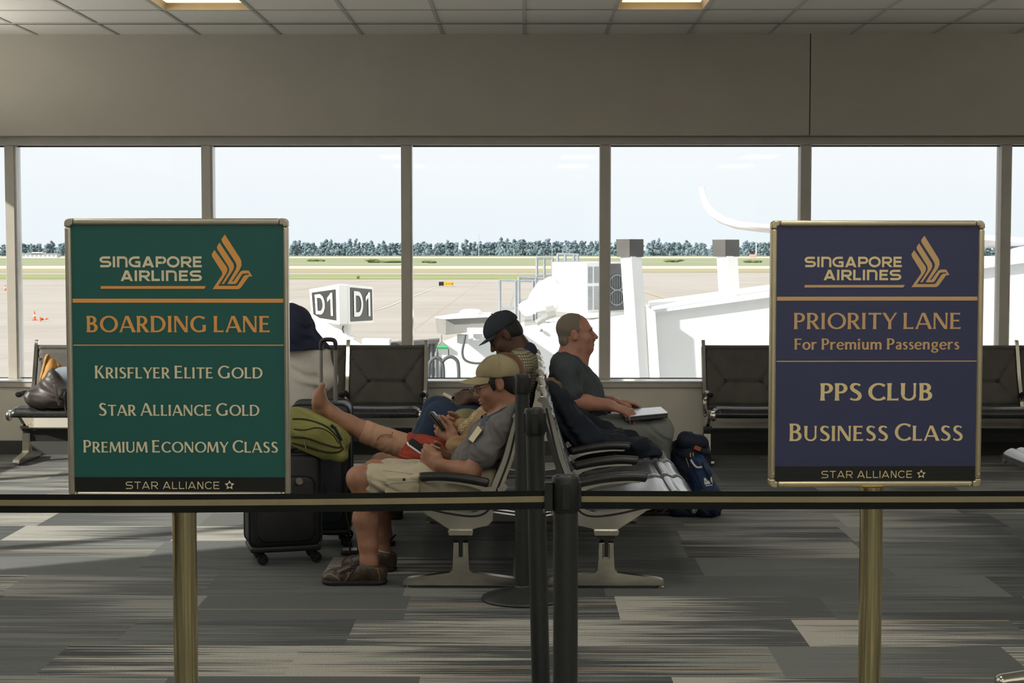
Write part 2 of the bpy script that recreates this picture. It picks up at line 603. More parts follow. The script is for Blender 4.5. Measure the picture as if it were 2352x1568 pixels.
# left wall with its own row of windows (out of the photograph, it lets the low sun in), right and front walls
lw_ = MB()
lw_.bx(X0 - 0.3, X0, Y0, Y1 + 0.4, Z_HEAD, ZC + 0.3)
lw_.bx(X0 - 0.3, X0, Y0, Y1 + 0.4, 0.0, Z_APR)
lw_.bx(X0 - 0.3, X0, Y0, 6.5, Z_APR, Z_HEAD)
struct('wall_left', lw_, M['wall'])
t9 = MB()
for yy in (7.24, 8.76, 10.28, 11.80):
    t9.bx(X0 - 0.2, X0 - 0.06, yy - 0.036, yy + 0.036, Z_APR, Z_HEAD)
struct('trim_9', t9, M['mull'])
struct('window_%d' % wi, MB().bx(X0 - 0.14, X0 - 0.128, 6.5, Y1 + 0.3, Z_APR, Z_HEAD), M['glass'])
struct('wall_right', MB().bx(X1, X1 + 0.2, Y0, Y1 + 0.4, 0, ZC + 0.3), M['wall'])
wf = MB().bx(X0 - 0.2, 1.2, Y0 - 0.2, Y0, 0, ZC + 0.3).bx(4.6, X1 + 0.2, Y0 - 0.2, Y0, 0, ZC + 0.3).bx(1.2, 4.6, Y0 - 0.2, Y0, 2.6, ZC + 0.3)
struct('wall_front', wf, M['wall'])
struct('reflection_panel_10', MB().bx(-3.4, -0.6, Y0, Y0 + 0.03, 0, 2.6).bx(0.6, 1.15, Y0, Y0 + 0.03, 0, 2.6), M['groove'])  # unseen dark panels added as dark bands for the polished metal
struct('window_%d' % (wi + 1), MB().bx(1.2, 4.6, Y0 - 0.12, Y0 - 0.10, 0, 2.6), M['glass'])  # unseen glazed opening added to reflect as a bright band in the poles

M['darkpanel'] = noisy('dark_reflection_panel', srgb(70, 60, 50), srgb(54, 46, 40), 6, 0.5, stretch=(1, 1, 0.2))  # for unseen panels added to darken what the chrome and poles reflect
struct('reflection_panel_11', MB().bx(X0, X0 + 0.03, -2.0, 4.6, 0, 2.9), M['darkpanel'])
struct('reflection_panel_12', MB().bx(X1 - 0.03, X1, -6.0, 0.8, 0, 2.9).bx(X1 - 0.03, X1, 3.2, 6.4, 0, 2.9), M['darkpanel'])

# recessed ceiling troffers in view
M['lens'] = mat('lit_acrylic_lens', (1, 0.9, 0.7), 0.5)
bsdf(M['lens']).inputs['Emission Color'].default_value = (1.0, 0.86, 0.64, 1)
bsdf(M['lens']).inputs['Emission Strength'].default_value = 1.2
M['reflector'] = noisy('cream_enamel_reflector', srgb(214, 200, 170), srgb(206, 192, 162), 10, 0.5)
for i, (tx, ty) in enumerate(TROF):
    t = thing('ceiling_light', ['lit recessed ceiling light above the green boarding lane sign',
                                'lit recessed ceiling light right of the room\'s centre, nearer the purple priority sign'][i],
              'ceiling light', (tx + 0.305, ty + 0.61, ZC))
    hb = MB()
    for (a, b, c, d) in ((-0.305, -0.285, -0.61, 0.61), (0.285, 0.305, -0.61, 0.61), (-0.285, 0.285, -0.61, -0.59), (-0.285, 0.285, 0.59, 0.61)):
        hb.bx(a, b, c, d, -0.004, 0.13)
    hb.bx(-0.305, 0.305, -0.61, 0.61, 0.13, 0.14)
    hb.build('housing', M['reflector'], t, smooth=False)
    lb = MB()
    lb.bx(-0.262, 0.262, -0.54, 0.50, 0.030, 0.036)
    lb.build('lens', M['lens'], t, bevel=0.004)
    sb = MB()
    for s in (-1, 1):
        sb.grid(lambda u, v, s=s: (s * (0.264 + 0.021 * u), -0.585 + 1.17 * v, 0.05 - 0.05 * u ** 2), 8, 1)
    sb.build('reflector', M['reflector'], t)

# ------------------------------------------------------------------ outside the windows
ZA = -5.0                                        # apron level
def yd(py):                                      # distance of a point on the apron seen at row py
    return (EYE.z - ZA) * FPX / (py - 575.0)
def concrete():
    m = mat('apron_concrete', srgb(190, 184, 176), 0.85, 0.0, 0.2)
    n = N(m)
    v = n.coord('Object')
    f = n.noise(v, 0.06, 4.0)
    s2 = n.noise(n.coord('Object', (0.02, 0.25, 1)), 1.0, 3.0)
    c = n.ramp(n.math('MULTIPLY_ADD', f, 0.6, n.math('MULTIPLY', s2, 0.4)), [(0.35, srgb(162, 156, 148)), (0.65, srgb(176, 170, 163))])
    br = n.new('ShaderNodeTexBrick', offset=0.0)
    n.to(n.coord('Object', (1 / 7.6, 1 / 7.6, 1), (0.2, 0, 0)), br.inputs['Vector'])
    br.inputs['Scale'].default_value = 1.0
    br.inputs['Brick Width'].default_value = 1.0
    br.inputs['Row Height'].default_value = 1.0
    br.inputs['Mortar Size'].default_value = 0.012
    br.inputs['Mortar Smooth'].default_value = 0.6
    c = n.mix(n.math('MULTIPLY', br.outputs['Fac'], 0.5), c, srgb(140, 133, 125))
    n.to(c, n.b.inputs['Base Color'])
    return m
M['concrete'] = concrete()
M['grassg'] = noisy('green_verge_grass', srgb(152, 158, 112), srgb(138, 147, 98), 0.05, 0.95, spec=0.1, stretch=(0.3, 1, 1))
M['grasst'] = noisy('dry_verge_grass', srgb(168, 158, 128), srgb(160, 153, 118), 0.04, 0.95, spec=0.1, stretch=(0.25, 1, 1))
M['grassf'] = noisy('far_airfield_grass', srgb(158, 160, 132), srgb(132, 142, 112), 0.03, 0.95, spec=0.1, stretch=(0.2, 1, 1), detail=5)
M['taxi'] = noisy('taxiway_concrete', srgb(205, 198, 188), srgb(196, 188, 178), 0.05, 0.9, spec=0.1)

def strip(name, ya, yb, m, xa=-3000, xb=3000, dz=0.0):
    o = struct(name, MB().add([(xa, ya, ZA + dz), (xb, ya, ZA + dz), (xb, yb, ZA + dz), (xa, yb, ZA + dz)], [(0, 1, 2, 3)]), m)
    o['kind'] = 'structure'
    return o
strip('ground', 12.0, 6000.0, M['concrete'], -5000, 5000, -0.05)
strip('lawn', yd(640.5), yd(630), M['grassg'], -700, 21)
strip('lawn', yd(625), yd(616.5), M['grasst'])
strip('road', yd(616.5), yd(610.5), M['taxi'])
strip('lawn', yd(610.5), yd(592.5), M['grassf'])
strip('road', yd(592.5), yd(589.5), M['taxi'])
strip('lawn', yd(589.5), yd(585), M['grassf'])

M['hazepine'] = noisy('hazed_pine_foliage', srgb(128, 145, 153), srgb(110, 128, 136), 0.12, 0.95, spec=0.02)  # aerial haze painted into the foliage as a blue-grey colour
rnd = random.Random(7)
tl = MB()
def blob(c, r, n=7):
    h = 4
    vs, fs = [], []
    for i in range(h + 1):
        th = math.pi * i / h
        for k in range(n):
            ph = 2 * math.pi * k / n + i * 0.4
            q = 1 + rnd.uniform(-0.22, 0.22)
            vs.append((c[0] + r[0] * q * math.sin(th) * math.cos(ph), c[1] + r[1] * q * math.sin(th) * math.sin(ph), c[2] + r[2] * q * math.cos(th)))
    for i in range(h):
        for k in range(n):
            a, b = i * n + k, i * n + (k + 1) % n
            fs.append((a, a + n, b + n, b))
    tl.add(vs, fs)
nr_ = 300
rv = []
for i in range(nr_ + 1):
    xx = -900 + 1800 * i / nr_
    hh = 8.5 + 1.6 * math.sin(i * 0.31) + rnd.uniform(-1.6, 1.6)
    rv += [(xx, 2130, ZA - 2), (xx, 2130, ZA + hh), (xx, 2170, ZA + hh * 0.9), (xx, 2170, ZA - 2)]
tl.add(rv, [(4 * i + k, 4 * i + 4 + k, 4 * i + 5 + k, 4 * i + 1 + k) for i in range(nr_) for k in range(3)])
x = -900.0
while x < 900.0:
    Yt = rnd.uniform(1960, 2120)
    px = 1203 + x / Yt * FPX
    base = 11.5 + 3.2 * math.exp(-((px - 1150) / 420.0) ** 2) + 2.2 * math.exp(-((px - 1650) / 260.0) ** 2) + 1.2 * math.sin(px * 0.011)
    h = base * rnd.uniform(0.92, 1.10) + 2.0
    if rnd.random() < 0.16:
        h *= rnd.uniform(1.12, 1.3)
    wdt = rnd.uniform(4.2, 7.0)
    tl.tube([(x, Yt, ZA - 1), (x, Yt, ZA + h * 0.9)], [0.5, 0.2], 5)
    for q in range(17):
        t = q / 16.0
        blob((x + rnd.uniform(-1, 1) * wdt * (0.95 - 0.75 * t), Yt + rnd.uniform(-3, 3), ZA + h * (0.22 + 0.73 * t)),
             (wdt * rnd.uniform(0.25, 0.42), wdt * 0.4, h * rnd.uniform(0.05, 0.085)), 6)
    for q in range(4):
        blob((x + rnd.uniform(-3, 3), Yt - 12, ZA + rnd.uniform(0.5, base * 0.5)), (rnd.uniform(1.4, 3.0), 2.5, base * rnd.uniform(0.10, 0.2)), 6)
    x += rnd.uniform(2.2, 3.6)
tag(tl.build('treeline', M['hazepine'], smooth=False, fix=False), 'distant blue-green forest edge along the horizon beyond the airfield', 'trees', kind='stuff')

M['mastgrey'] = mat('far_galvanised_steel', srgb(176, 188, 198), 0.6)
ms = MB()
mx = (1100 - 1203.0) / FPX * 1900
ms.tube([(mx, 1900, ZA), (mx, 1900, ZA + 26)], [0.45, 0.25], 6)
for zz in (17, 20.5, 24.5):
    ms.tube([(mx - 1.6, 1900, ZA + zz), (mx + 1.6, 1900, ZA + zz)], 0.3, 6)
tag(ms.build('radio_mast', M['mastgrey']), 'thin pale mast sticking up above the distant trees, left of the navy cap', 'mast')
M['farwhite'] = noisy('far_white_cladding', srgb(214, 216, 214), srgb(200, 203, 204), 0.2, 0.7)
M['farroof'] = mat('far_grey_roof', srgb(150, 158, 164), 0.8)
bt = thing('airport_building', 'low white building at the forest edge, left of the green sign', 'building', ((92 - 1203.0) / FPX * 1500, 1500, ZA))
MB().bx(-17, 17, -6, 6, -0.5, 3.4).bx(-6, 4, -7, 5, 3.4, 5.0).build('wall', M['farwhite'], bt, smooth=False)
MB().bx(-18, 18, -7, 7, 3.4, 3.9).build('roof', M['farroof'], bt, smooth=False)
for q in range(8):
    MB().bx(-15 + q * 4, -13 + q * 4, -6.2, -5.9, 1.0, 2.4).build('window', M['farroof'], bt, smooth=False)
M['hutred'] = mat('far_orange_paint', srgb(196, 150, 140), 0.7)
ht = thing('equipment_hut', 'tiny pale hut with a thin pole far off, left of the purple sign', 'hut', ((1728 - 1203.0) / FPX * 1500, 1500, ZA))
MB().bx(-3, 3, -2, 2, -0.5, 3.0).build('wall', M['hutred'], ht, smooth=False)
MB().bx(2.6, 3.4, -0.4, 0.4, -0.5, 14).build('pole', M['farwhite'], ht, smooth=False)

M['bush'] = noisy('far_bush_leaves', srgb(124, 136, 88), srgb(104, 118, 76), 0.6, 0.95, spec=0.05)
def bush(px, py, wpx, hpx, label):
    Y = yd(py)
    s = Y / FPX
    global tl
    tl = MB()
    for q in range(9):
        blob(((px - 1203 + rnd.uniform(-0.4, 0.4) * wpx) * s, Y + rnd.uniform(-1, 1), ZA + hpx * s * rnd.uniform(0.2, 0.62)),
             (wpx * s * 0.24, wpx * s * 0.2, hpx * s * 0.34))
    tag(tl.build('bush', M['bush'], smooth=False), label, 'bush', 'low bushes on the airfield grass')
for (px, py, w, h, lb) in ((823, 640, 6, 8, 'small dark bush alone on the near green verge above the gate sign'),
                           (880, 603, 74, 9, 'wide low bush on the far airfield grass left of the second window mullion'),
                           (985, 604, 34, 7, 'low bush on the far airfield grass just right of the mullion'),
                           (730, 600, 46, 7, 'low bush on the far airfield grass beside the green sign'),
                           (1545, 602, 44, 7, 'low bush on the far airfield grass between the two capped pillars'),
                           (1730, 603, 40, 7, 'low bush on the far airfield grass beside the purple sign'),
                           (560, 602, 60, 8, 'low bush on the far airfield grass hidden behind the green sign')):
    if px != 560:
        bush(px, py, w, h, lb)

# painted lines on the apron
M['yline'] = mat('faded_yellow_paint', srgb(206, 180, 128), 0.8)
M['wline'] = mat('faded_white_paint', srgb(226, 222, 214), 0.8)
def gline(name, pts, w, m, label):
    q = [Vector(((px - 1203.0) / FPX * yd(py), yd(py), ZA + 0.02)) for px, py in pts]
    q = [Vector(tuple(v)) for v in catmull(q, 6)]
    vs, fs = [], []
    for i, p in enumerate(q):
        t = (q[min(i + 1, len(q) - 1)] - q[max(i - 1, 0)]).normalized()
        nn = Vector((-t.y, t.x, 0)) * w / 2
        vs += [p - nn, p + nn]
    for i in range(len(q) - 1):
        fs.append((2 * i, 2 * i + 1, 2 * i + 3, 2 * i + 2))
    o = MB().add(vs, fs).build(name, m, smooth=False)
    o['kind'] = 'structure'
gline('road_markings', [(1478, 670), (1530, 686), (1570, 696), (1680, 702)], 0.2, M['yline'], '')
gline('road_markings', [(700, 737), (860, 712), (925, 690), (1000, 660)], 0.11, M['wline'], '')
gline('road_markings', [(680, 664), (740, 657), (850, 645)], 0.2, M['yline'], '')
# ------------------------------------------------------------------ gate equipment outside
M['white'] = noisy('white_bridge_paint', srgb(246, 246, 243), srgb(241, 241, 238), 1.2, 0.5)
M['white2'] = noisy('off_white_weathered_paint', srgb(234, 235, 234), srgb(222, 223, 221), 2.0, 0.6)
M['capgrey'] = noisy('dark_grey_cap', srgb(92, 90, 86), srgb(78, 77, 74), 3.0, 0.7)
M['rust'] = noisy('weathered_grey_steel', srgb(158, 162, 162), srgb(132, 130, 124), 1.6, 0.6, detail=6)
M['galv'] = noisy('galvanised_rail', srgb(160, 166, 172), srgb(142, 148, 154), 5.0, 0.5, metal=0.3)
M['signblack'] = noisy('black_sign_face', srgb(34, 36, 36), srgb(26, 27, 27), 4.0, 0.35)
M['hose'] = mat('grey_rubber_hose', srgb(86, 90, 92), 0.6)
M['corr'] = noisy('grey_corrugated_canopy', srgb(150, 152, 152), srgb(124, 126, 126), 2.0, 0.6)
M['greenbar'] = mat('green_spreader_bar', srgb(70, 170, 110), 0.5)
M['coneorange'] = mat('orange_cone_plastic', srgb(236, 98, 52), 0.6)
M['yellow'] = mat('yellow_sign_panel', srgb(206, 168, 62), 0.6)
M['fan'] = noisy('dark_fan_grille', srgb(98, 98, 96), srgb(74, 74, 73), 5, 0.6)

def quadprism(mb, corners, depth, m=0):
    """Solid with a front face through four (or more) 3D corners, carried back by the depth vector."""
    n = len(corners)
    c = [Vector(v) for v in corners]
    d = Vector(depth)
    mb.add([tuple(v) for v in c] + [tuple(v + d) for v in c],
           [tuple(range(n)), tuple(reversed(range(n, 2 * n)))] + [(i, n + i, n + (i + 1) % n, (i + 1) % n) for i in range(n)], m)
    return mb

jb = thing('jet_bridge', 'long white passenger boarding bridge sloping across the view beneath the right-hand windows', 'boarding bridge', (2.5, 18.5, ZA))
tun = MB()
jl, jr = 17.3, 17.9
quadprism(tun, [P(1007, 789, jl), P(1440, 727, 17.5), P(2400, 596, jr), Vector((P(2400, 596, jr).x, jr, -3.2)), Vector((P(1007, 789, jl).x, jl, -3.2))], (0.25, 3.0, 0.0))
sub('tunnel', tun, M['white'], jb, smooth=False)
rf = MB()
quadprism(rf, [P(1500, 712, 17.45), P(2400, 590, jr - 0.08), P(2400, 597, jr - 0.08), P(1500, 719, 17.45)], (0.2, 3.2, 0))
sub('roof_edge', rf, M['white2'], jb, smooth=False)
cr = MB()
a, b = P(838, 801, 17.3), P(1006, 786, 17.3)
nn = 34
pts = []
for i in range(nn + 1):
    t = i / nn
    pts.append((a.x + (b.x - a.x) * t, 17.3 - (0.035 if i % 2 else 0.0)))
vs, fs = [], []
for i, (xx, yy) in enumerate(pts):
    zt = a.z + (b.z - a.z) * i / nn
    vs += [(xx, yy, -2.5), (xx, yy, zt)]
for i in range(nn):
    fs.append((2 * i, 2 * i + 2, 2 * i + 3, 2 * i + 1))
cr.add(vs, fs)
cr.bx(a.x, b.x, 17.31, 17.9, -2.5, b.z - 0.12)
sub('corrugated_canopy', cr, M['corr'], jb, smooth=False)
cp = MB()
quadprism(cp, [P(836, 792, 17.2), P(1006, 780, 17.2), P(1006, 788, 17.2), P(836, 802, 17.2)], (0, 0.3, 0))
sub('canopy_rim', cp, M['capgrey'], jb, smooth=False)
bxm = MB()
quadprism(bxm, [P(831, 779, 17.0), P(894, 780, 17.0), P(894, 797, 17.0), P(831, 798, 17.0)], (0, 0.25, 0))
sub('white_duct_box', bxm, M['white2'], jb, smooth=False)
fl = MB()
quadprism(fl, [P(1484, 702, 17.3), P(1505, 716, 17.3), P(1516, 880, 17.3), P(1493, 880, 17.3)], (0, 0.2, 0))
sub('flange', fl, M['white2'], jb, smooth=False)
for (px, py) in ((1243, 758), (1190, 757)):
    sub('bolt', MB().ell(P(px, py, 17.38), (0.02, 0.02, 0.02), n=8), M['rust'], jb)

wg = thing('sloped_canopy', 'white sloping roof panel of a second bridge under the gate number box', 'canopy', (-2.3, 17.6, ZA))
q = MB()
quadprism(q, [P(650, 690, 17.6), P(722, 728, 17.6), P(838, 801, 17.6), P(838, 880, 17.6), P(650, 880, 17.6)], (0, 0.12, 0))
sub('panel', q, M['white2'], wg, smooth=False)
MB_ = MB()
MB_.tube([P(650, 688, 17.55), P(722, 727, 17.55), P(840, 801, 17.55)], 0.02, 6)
sub('edge_strip', MB_, M['white'], wg)

# gate number box
gs = thing('gate_sign', 'white box sign on a short post reading D1 on two black faces', 'gate sign', (-2.1, 18.2, ZA))
A0, A1 = P(710, 664, 18.9), P(716, 734, 18.9)
B0, B1 = P(776, 652, 18.0), P(778, 746, 18.0)
C0, C1 = P(800, 653, 18.05), P(801, 745, 18.05)
D0, D1 = P(857, 659, 18.8), P(859, 741, 18.8)
E0, E1 = P(790, 664, 19.6), P(790, 734, 19.6)
bx_ = MB().add([A0, B0, C0, D0, E0, A1, B1, C1, D1, E1],
               [(0, 1, 2, 3, 4), (9, 8, 7, 6, 5), (0, 5, 6, 1), (1, 6, 7, 2), (2, 7, 8, 3), (3, 8, 9, 4), (4, 9, 5, 0)])
sub('box', bx_, M['white'], gs, smooth=False, bevel=0.012)
def face_panel(P00, P10, P11, P01, ua, ub, va, vb, off):
    """A rectangle inside a four-cornered face: P00 top left, P10 top right, P11 bottom right, P01 bottom left."""
    def at(u, v):
        return (P00 * (1 - u) + P10 * u) * (1 - v) + (P01 * (1 - u) + P11 * u) * v
    nrm = (P10 - P00).cross(P01 - P00).normalized()
    if nrm.y > 0:
        nrm = -nrm
    return at, nrm, [at(ua, va) + nrm * off, at(ub, va) + nrm * off, at(ub, vb) + nrm * off, at(ua, vb) + nrm * off]
FACES_D1 = []
for (p00, p10, p11, p01, ua, ub, va, vb) in ((A0, B0, B1, A1, 0.09, 0.93, 0.12, 0.90), (C0, D0, D1, C1, 0.06, 0.94, 0.07, 0.93)):
    at, nrm, qd = face_panel(p00, p10, p11, p01, ua, ub, va, vb, 0.004)
    pn = MB()
    quadprism(pn, qd, -nrm * 0.003)
    o = sub('sign_face', pn, M['signblack'], gs, smooth=False)
    FACES_D1.append((at, nrm, (ua, ub, va, vb), o))
pm = MB().cyl(P(790, 744, 18.5), Vector((P(790, 744, 18.5).x, 18.5, ZA)), 0.09, n=24)
pm.lathe([(0.0, 0), (0.16, 0), (0.16, 0.05), (0.09, 0.09)], P(790, 786, 18.5), 24)
sub('post', pm, M['white2'], gs)
cbm = MB().tube(catmull([P(789, 748, 18.38), P(787, 757, 18.38), P(792, 770, 18.38)], 6), 0.008, 6)
sub('cable', cbm, M['hose'], gs)

# air-handling unit on the bridge
ac = thing('air_conditioner_unit', 'big white rooftop air handler with louvres and dark fan panel on the bridge', 'air conditioner', (0.9, 18.6, ZA))
a0, b0, c0 = P(1268, 617, 19.0), P(1348, 603, 18.0), P(1436, 606, 18.7)
zt, zb = b0.z, P(1348, 722, 18.0).z
d0 = a0 + c0 - b0
pl = [(a0.x, a0.y), (b0.x, b0.y), (c0.x, c0.y), (d0.x, d0.y)]
bxm = MB().prism(pl, lambda a, b, t: (a, b, t), zb, zt)
sub('cabinet', bxm, M['white2'], ac, smooth=False, bevel=0.01)
def onface(p, q, u, z, off):
    d = Vector((q[0] - p[0], q[1] - p[1], 0))
    nr = Vector((d.y, -d.x, 0)).normalized()
    return Vector((p[0], p[1], 0)) + d * u + nr * off + Vector((0, 0, z))
lv = MB()
H = zt - zb
for (u0, u1, z0, z1) in ((0.03, 0.14, 0.60, 0.92), (0.18, 0.32, 0.60, 0.92), (0.03, 0.14, 0.08, 0.54), (0.18, 0.32, 0.08, 0.54)):
    nsl = 14
    for k in range(nsl):
        z = zb + H * (z0 + (z1 - z0) * (k + 0.5) / nsl)
        hh = H * (z1 - z0) / nsl * 0.32
        quadprism(lv, [onface(pl[1], pl[2], u0, z + hh, 0.006), onface(pl[1], pl[2], u1, z + hh, 0.006), onface(pl[1], pl[2], u1, z - hh, 0.006), onface(pl[1], pl[2], u0, z - hh, 0.006)], (0, 0.004, 0))
sub('louvre', lv, M['galv'], ac, smooth=False)
lv = MB()
for (u0, u1, z0, z1) in ((0.70, 0.78, 0.58, 0.93), (0.70, 0.78, 0.06, 0.52)):
    for k in range(14):
        z = zb + H * (z0 + (z1 - z0) * (k + 0.5) / 14)
        hh = H * (z1 - z0) / 14 * 0.3
        quadprism(lv, [onface(pl[0], pl[1], u0, z + hh, 0.006), onface(pl[0], pl[1], u1, z + hh, 0.006), onface(pl[0], pl[1], u1, z - hh, 0.006), onface(pl[0], pl[1], u0, z - hh, 0.006)], (0, 0.004, 0))
sub('side_louvre', lv, M['white'], ac, smooth=False)
fp = MB()
quadprism(fp, [onface(pl[1], pl[2], 0.50, zb + H * 0.97, 0.008), onface(pl[1], pl[2], 0.99, zb + H * 0.97, 0.008), onface(pl[1], pl[2], 0.99, zb + H * 0.05, 0.008), onface(pl[1], pl[2], 0.50, zb + H * 0.05, 0.008)], (0, 0.004, 0))
fpo = sub('fan_panel', fp, M['fan'], ac, smooth=False)
fr = MB()
for zc in (0.60, 0.30):
    ring = [onface(pl[1], pl[2], 0.75 + 0.19 * math.cos(t), zb + H * (zc + 0.15 * math.sin(t)), 0.014) for t in np.linspace(0, 2 * math.pi, 25)[:-1]]
    fr.tube(ring, 0.008, 6, closed=True)
    for k in range(7):
        u = 0.75 + 0.19 * (k - 3) / 3.3
        hh = 0.15 * math.sqrt(max(0.0, 1 - ((k - 3) / 3.3) ** 2))
        fr.tube([onface(pl[1], pl[2], u, zb + H * (zc - hh), 0.014), onface(pl[1], pl[2], u, zb + H * (zc + hh), 0.014)], 0.005, 5)
fro = fr.build('fan_guard', M['galv'], None)
fro.parent = fpo
fro.matrix_parent_inverse = world_of(fpo).inverted()
bs = MB()
quadprism(bs, [P(1344, 718, 17.95), P(1440, 716, 18.6), P(1440, 728, 18.6), P(1344, 731, 17.95)], (0, 0.8, 0))
sub('base_rail', bs, M['white'], ac, smooth=False)
for (px, py, yy) in ((1262, 738, 18.9), (1400, 733, 18.6)):
    sub('bracket', MB().tube([P(px, py, yy), P(px, py - 16, yy)], 0.05, 8), M['white2'], ac)

# the fabric air duct cone beside it
dc = MB()
ax = [P(1194, 713, 18.9), P(1197, 711, 18.9), P(1203, 709, 18.9), P(1214, 707, 18.9), P(1222, 703, 18.9), P(1232, 694, 18.9), P(1250, 680, 18.9), P(1276, 670, 18.95)]
dc.tube(ax, [0.03, 0.065, 0.09, 0.095, 0.088, 0.125, 0.175, 0.195], 20)
dco = thing('air_duct', 'white cone-shaped air duct joining the left of the rooftop air handler', 'duct', (0.2, 18.9, ZA))
sub('duct_body', dc, M['white2'], dco)
bnd = MB()
bnd.tube([P(1218, 705.5, 18.9), P(1222, 703, 18.9)], 0.098, 20)
sub('band', bnd, M['white'], dco)
dp = MB().tube(catmull([P(1232, 742, 18.6), P(1245, 733, 18.6), P(1258, 727, 18.6), P(1276, 720, 18.6)], 5), 0.035, 8)
dp.tube([P(1256, 716, 18.55), P(1274, 712, 18.55)], 0.06, 8)
sub('pipe', dp, M['rust'], dco)

# galvanised railings
def railing(name, label, Y, posts, rails):
    t = thing(name, label, 'railing', (P(posts[0][0], posts[0][2], Y).x, Y, ZA), 0, 'grey railings on the bridge')
    pm = []
    for (px, ya, yb) in posts:
        mb = MB().tube([P(px, ya, Y), P(px, yb, Y)], 0.018, 8)
        sub('post', mb, M['galv'], t)
    for (xa, ya, xb, yb) in rails:
        mb = MB().tube([P(xa, ya, Y), P(xb, yb, Y)], 0.016, 8)
        sub('rail', mb, M['galv'], t)
railing('railing', 'grey pipe railing directly above the navy cap, nearest the rusty box', 19.4,
        [(1148, 643, 726), (1184, 644, 749), (1192, 636, 751), (1224, 644, 740), (1231, 636, 738)],
        [(1147, 643, 1232, 645), (1191, 635, 1252, 640), (1149, 707, 1192, 707), (1192, 690, 1232, 690)])
railing('railing', 'grey pipe railing standing behind the air duct, lower of the two further ones', 20.6,
        [(1233, 593, 645), (1250, 593, 646), (1269, 592, 640)], [(1232, 593, 1271, 592), (1232, 632, 1270, 632)])
railing('railing', 'grey pipe railing highest up, just behind the rooftop air handler', 20.4,
        [(1281, 583, 692), (1298, 583, 690), (1318, 584, 688), (1327, 585, 688)], [(1279, 583, 1329, 585), (1280, 600, 1328, 600)])
MB0 = MB()
quadprism(MB0, [P(1205, 741, 18.9), P(1262, 739, 18.9), P(1262, 748, 18.9), P(1205, 752, 18.9)], (0, 3.4, 0))
tag(MB0.build('walkway_deck', M['rust'], smooth=False), 'grey walkway deck at the foot of the pipe railings', 'deck')

# two capped roof pillars
def pillar(label, Y, cap, shaft):
    t = thing('bridge_pillar', label, 'pillar', (P(shaft[0][0], shaft[0][1], Y).x, Y, ZA), 0, 'white pillars with dark caps')
    (xl, xc, xr, yt, yb) = cap
    def ring(xl, xc, xr, y, s=1.0):
        a, b, c = P(xl, y, Y + 0.12), P(xc, y, Y), P(xr, y, Y + 0.10)
        z = b.z
        a.z = c.z = z
        d = a + c - b
        return [a, b, c, d]
    top, bot = ring(xl, xc, xr, yt), ring(xl + 2, xc, xr, yb)
    mb = MB().add(bot + top, [(3, 2, 1, 0), (4, 5, 6, 7), (0, 1, 5, 4), (1, 2, 6, 5), (2, 3, 7, 6), (3, 0, 4, 7)])
    sub('cap', mb, M['capgrey'], t, smooth=False)
    (al, ac_, ar, ay), (bl, bc, br, by) = shaft[0], shaft[1]
    top, bot = ring(al, ac_, ar, ay), ring(bl, bc, br, by)
    mb = MB().add(bot + top, [(3, 2, 1, 0), (4, 5, 6, 7), (0, 1, 5, 4), (1, 2, 6, 5), (2, 3, 7, 6), (3, 0, 4, 7)])
    sub('shaft', mb, M['white'], t, smooth=False)
def SH(xl, xc, xr, y):
    return (xl, xc, xr, y)
_p = pillar
def pillar_fix(label, Y, cap, top, bottom):
    _p(label, Y, cap, ((top[0], top[1], top[2], top[3]), (bottom[0], bottom[1], bottom[2], bottom[3])))
pillar_fix('white bridge pillar with dark cap beside the air handler, right of the central window mullion', 17.24, (1415, 1446, 1478, 549, 590), SH(1425, 1450, 1473, 589), SH(1445, 1470, 1495, 885))
pillar_fix('white bridge pillar with dark cap under the upturned wing tip, nearest the purple sign', 18.3, (1636, 1666, 1698, 550, 589), SH(1646, 1671, 1694, 588), SH(1653, 1678, 1701, 705))

# rusty beacon box, dome and hoist
bb = thing('equipment_box', 'weathered grey steel box with a white dome on top, beside the navy cap', 'equipment box', (-0.9, 17.0, ZA))
q = MB()
quadprism(q, [P(1000, 730, 16.9), P(1024, 732, 16.55), P(1024, 769, 16.55), P(1003, 765, 16.9)], (0.25, 0.7, 0))
quadprism(q, [P(1024, 732, 16.55), P(1120, 727, 16.55), P(1120, 758, 16.55), P(1024, 769, 16.55)], (0, 0.8, 0))
sub('housing', q, M['rust'], bb, smooth=False)
q = MB()
quadprism(q, [P(999, 727, 16.95), P(1024, 729, 16.5), P(1024, 733, 16.5), P(999, 731, 16.95)], (0.2, 0.9, 0))
quadprism(q, [P(1024, 729, 16.5), P(1124, 724, 16.5), P(1124, 728, 16.5), P(1024, 733, 16.5)], (0, 0.9, 0))
sub('lid', q, M['white2'], bb, smooth=False)
dz = P(1082, 726, 16.9)
sub('dome', MB().lathe([(0.13, -0.02), (0.128, 0.03), (0.115, 0.055), (0.08, 0.072), (0.0, 0.078)], dz, 28), M['white'], bb)
q = MB()
quadprism(q, [P(1073, 754, 16.4), P(1118, 754, 16.4), P(1118, 767, 16.4), P(1073, 767, 16.4)], (0, 0.3, 0))
sub('junction_box', q, M['white'], bb, smooth=False)
sub('bracket', MB().cyl(P(1098, 767, 16.5), P(1098, 780, 16.5), 0.05, n=14), M['white2'], bb)
sub('bracket', MB().cyl(P(1063, 768, 16.7), P(1063, 789, 16.7), 0.06, n=14), M['white2'], bb)
sub('cable', MB().tube(catmull([P(1069, 768, 16.4), P(1066, 785, 16.4), P(1062, 808, 16.4), P(1066, 824, 16.4), P(1080, 832, 16.4), P(1100, 834, 16.4), P(1120, 831, 16.4)], 8), 0.012, 8), M['hose'], bb)
hs = thing('hose_hoist', 'two grey hoses looped from a green spreader bar below the grey box', 'hoist', (-0.8, 16.6, ZA))
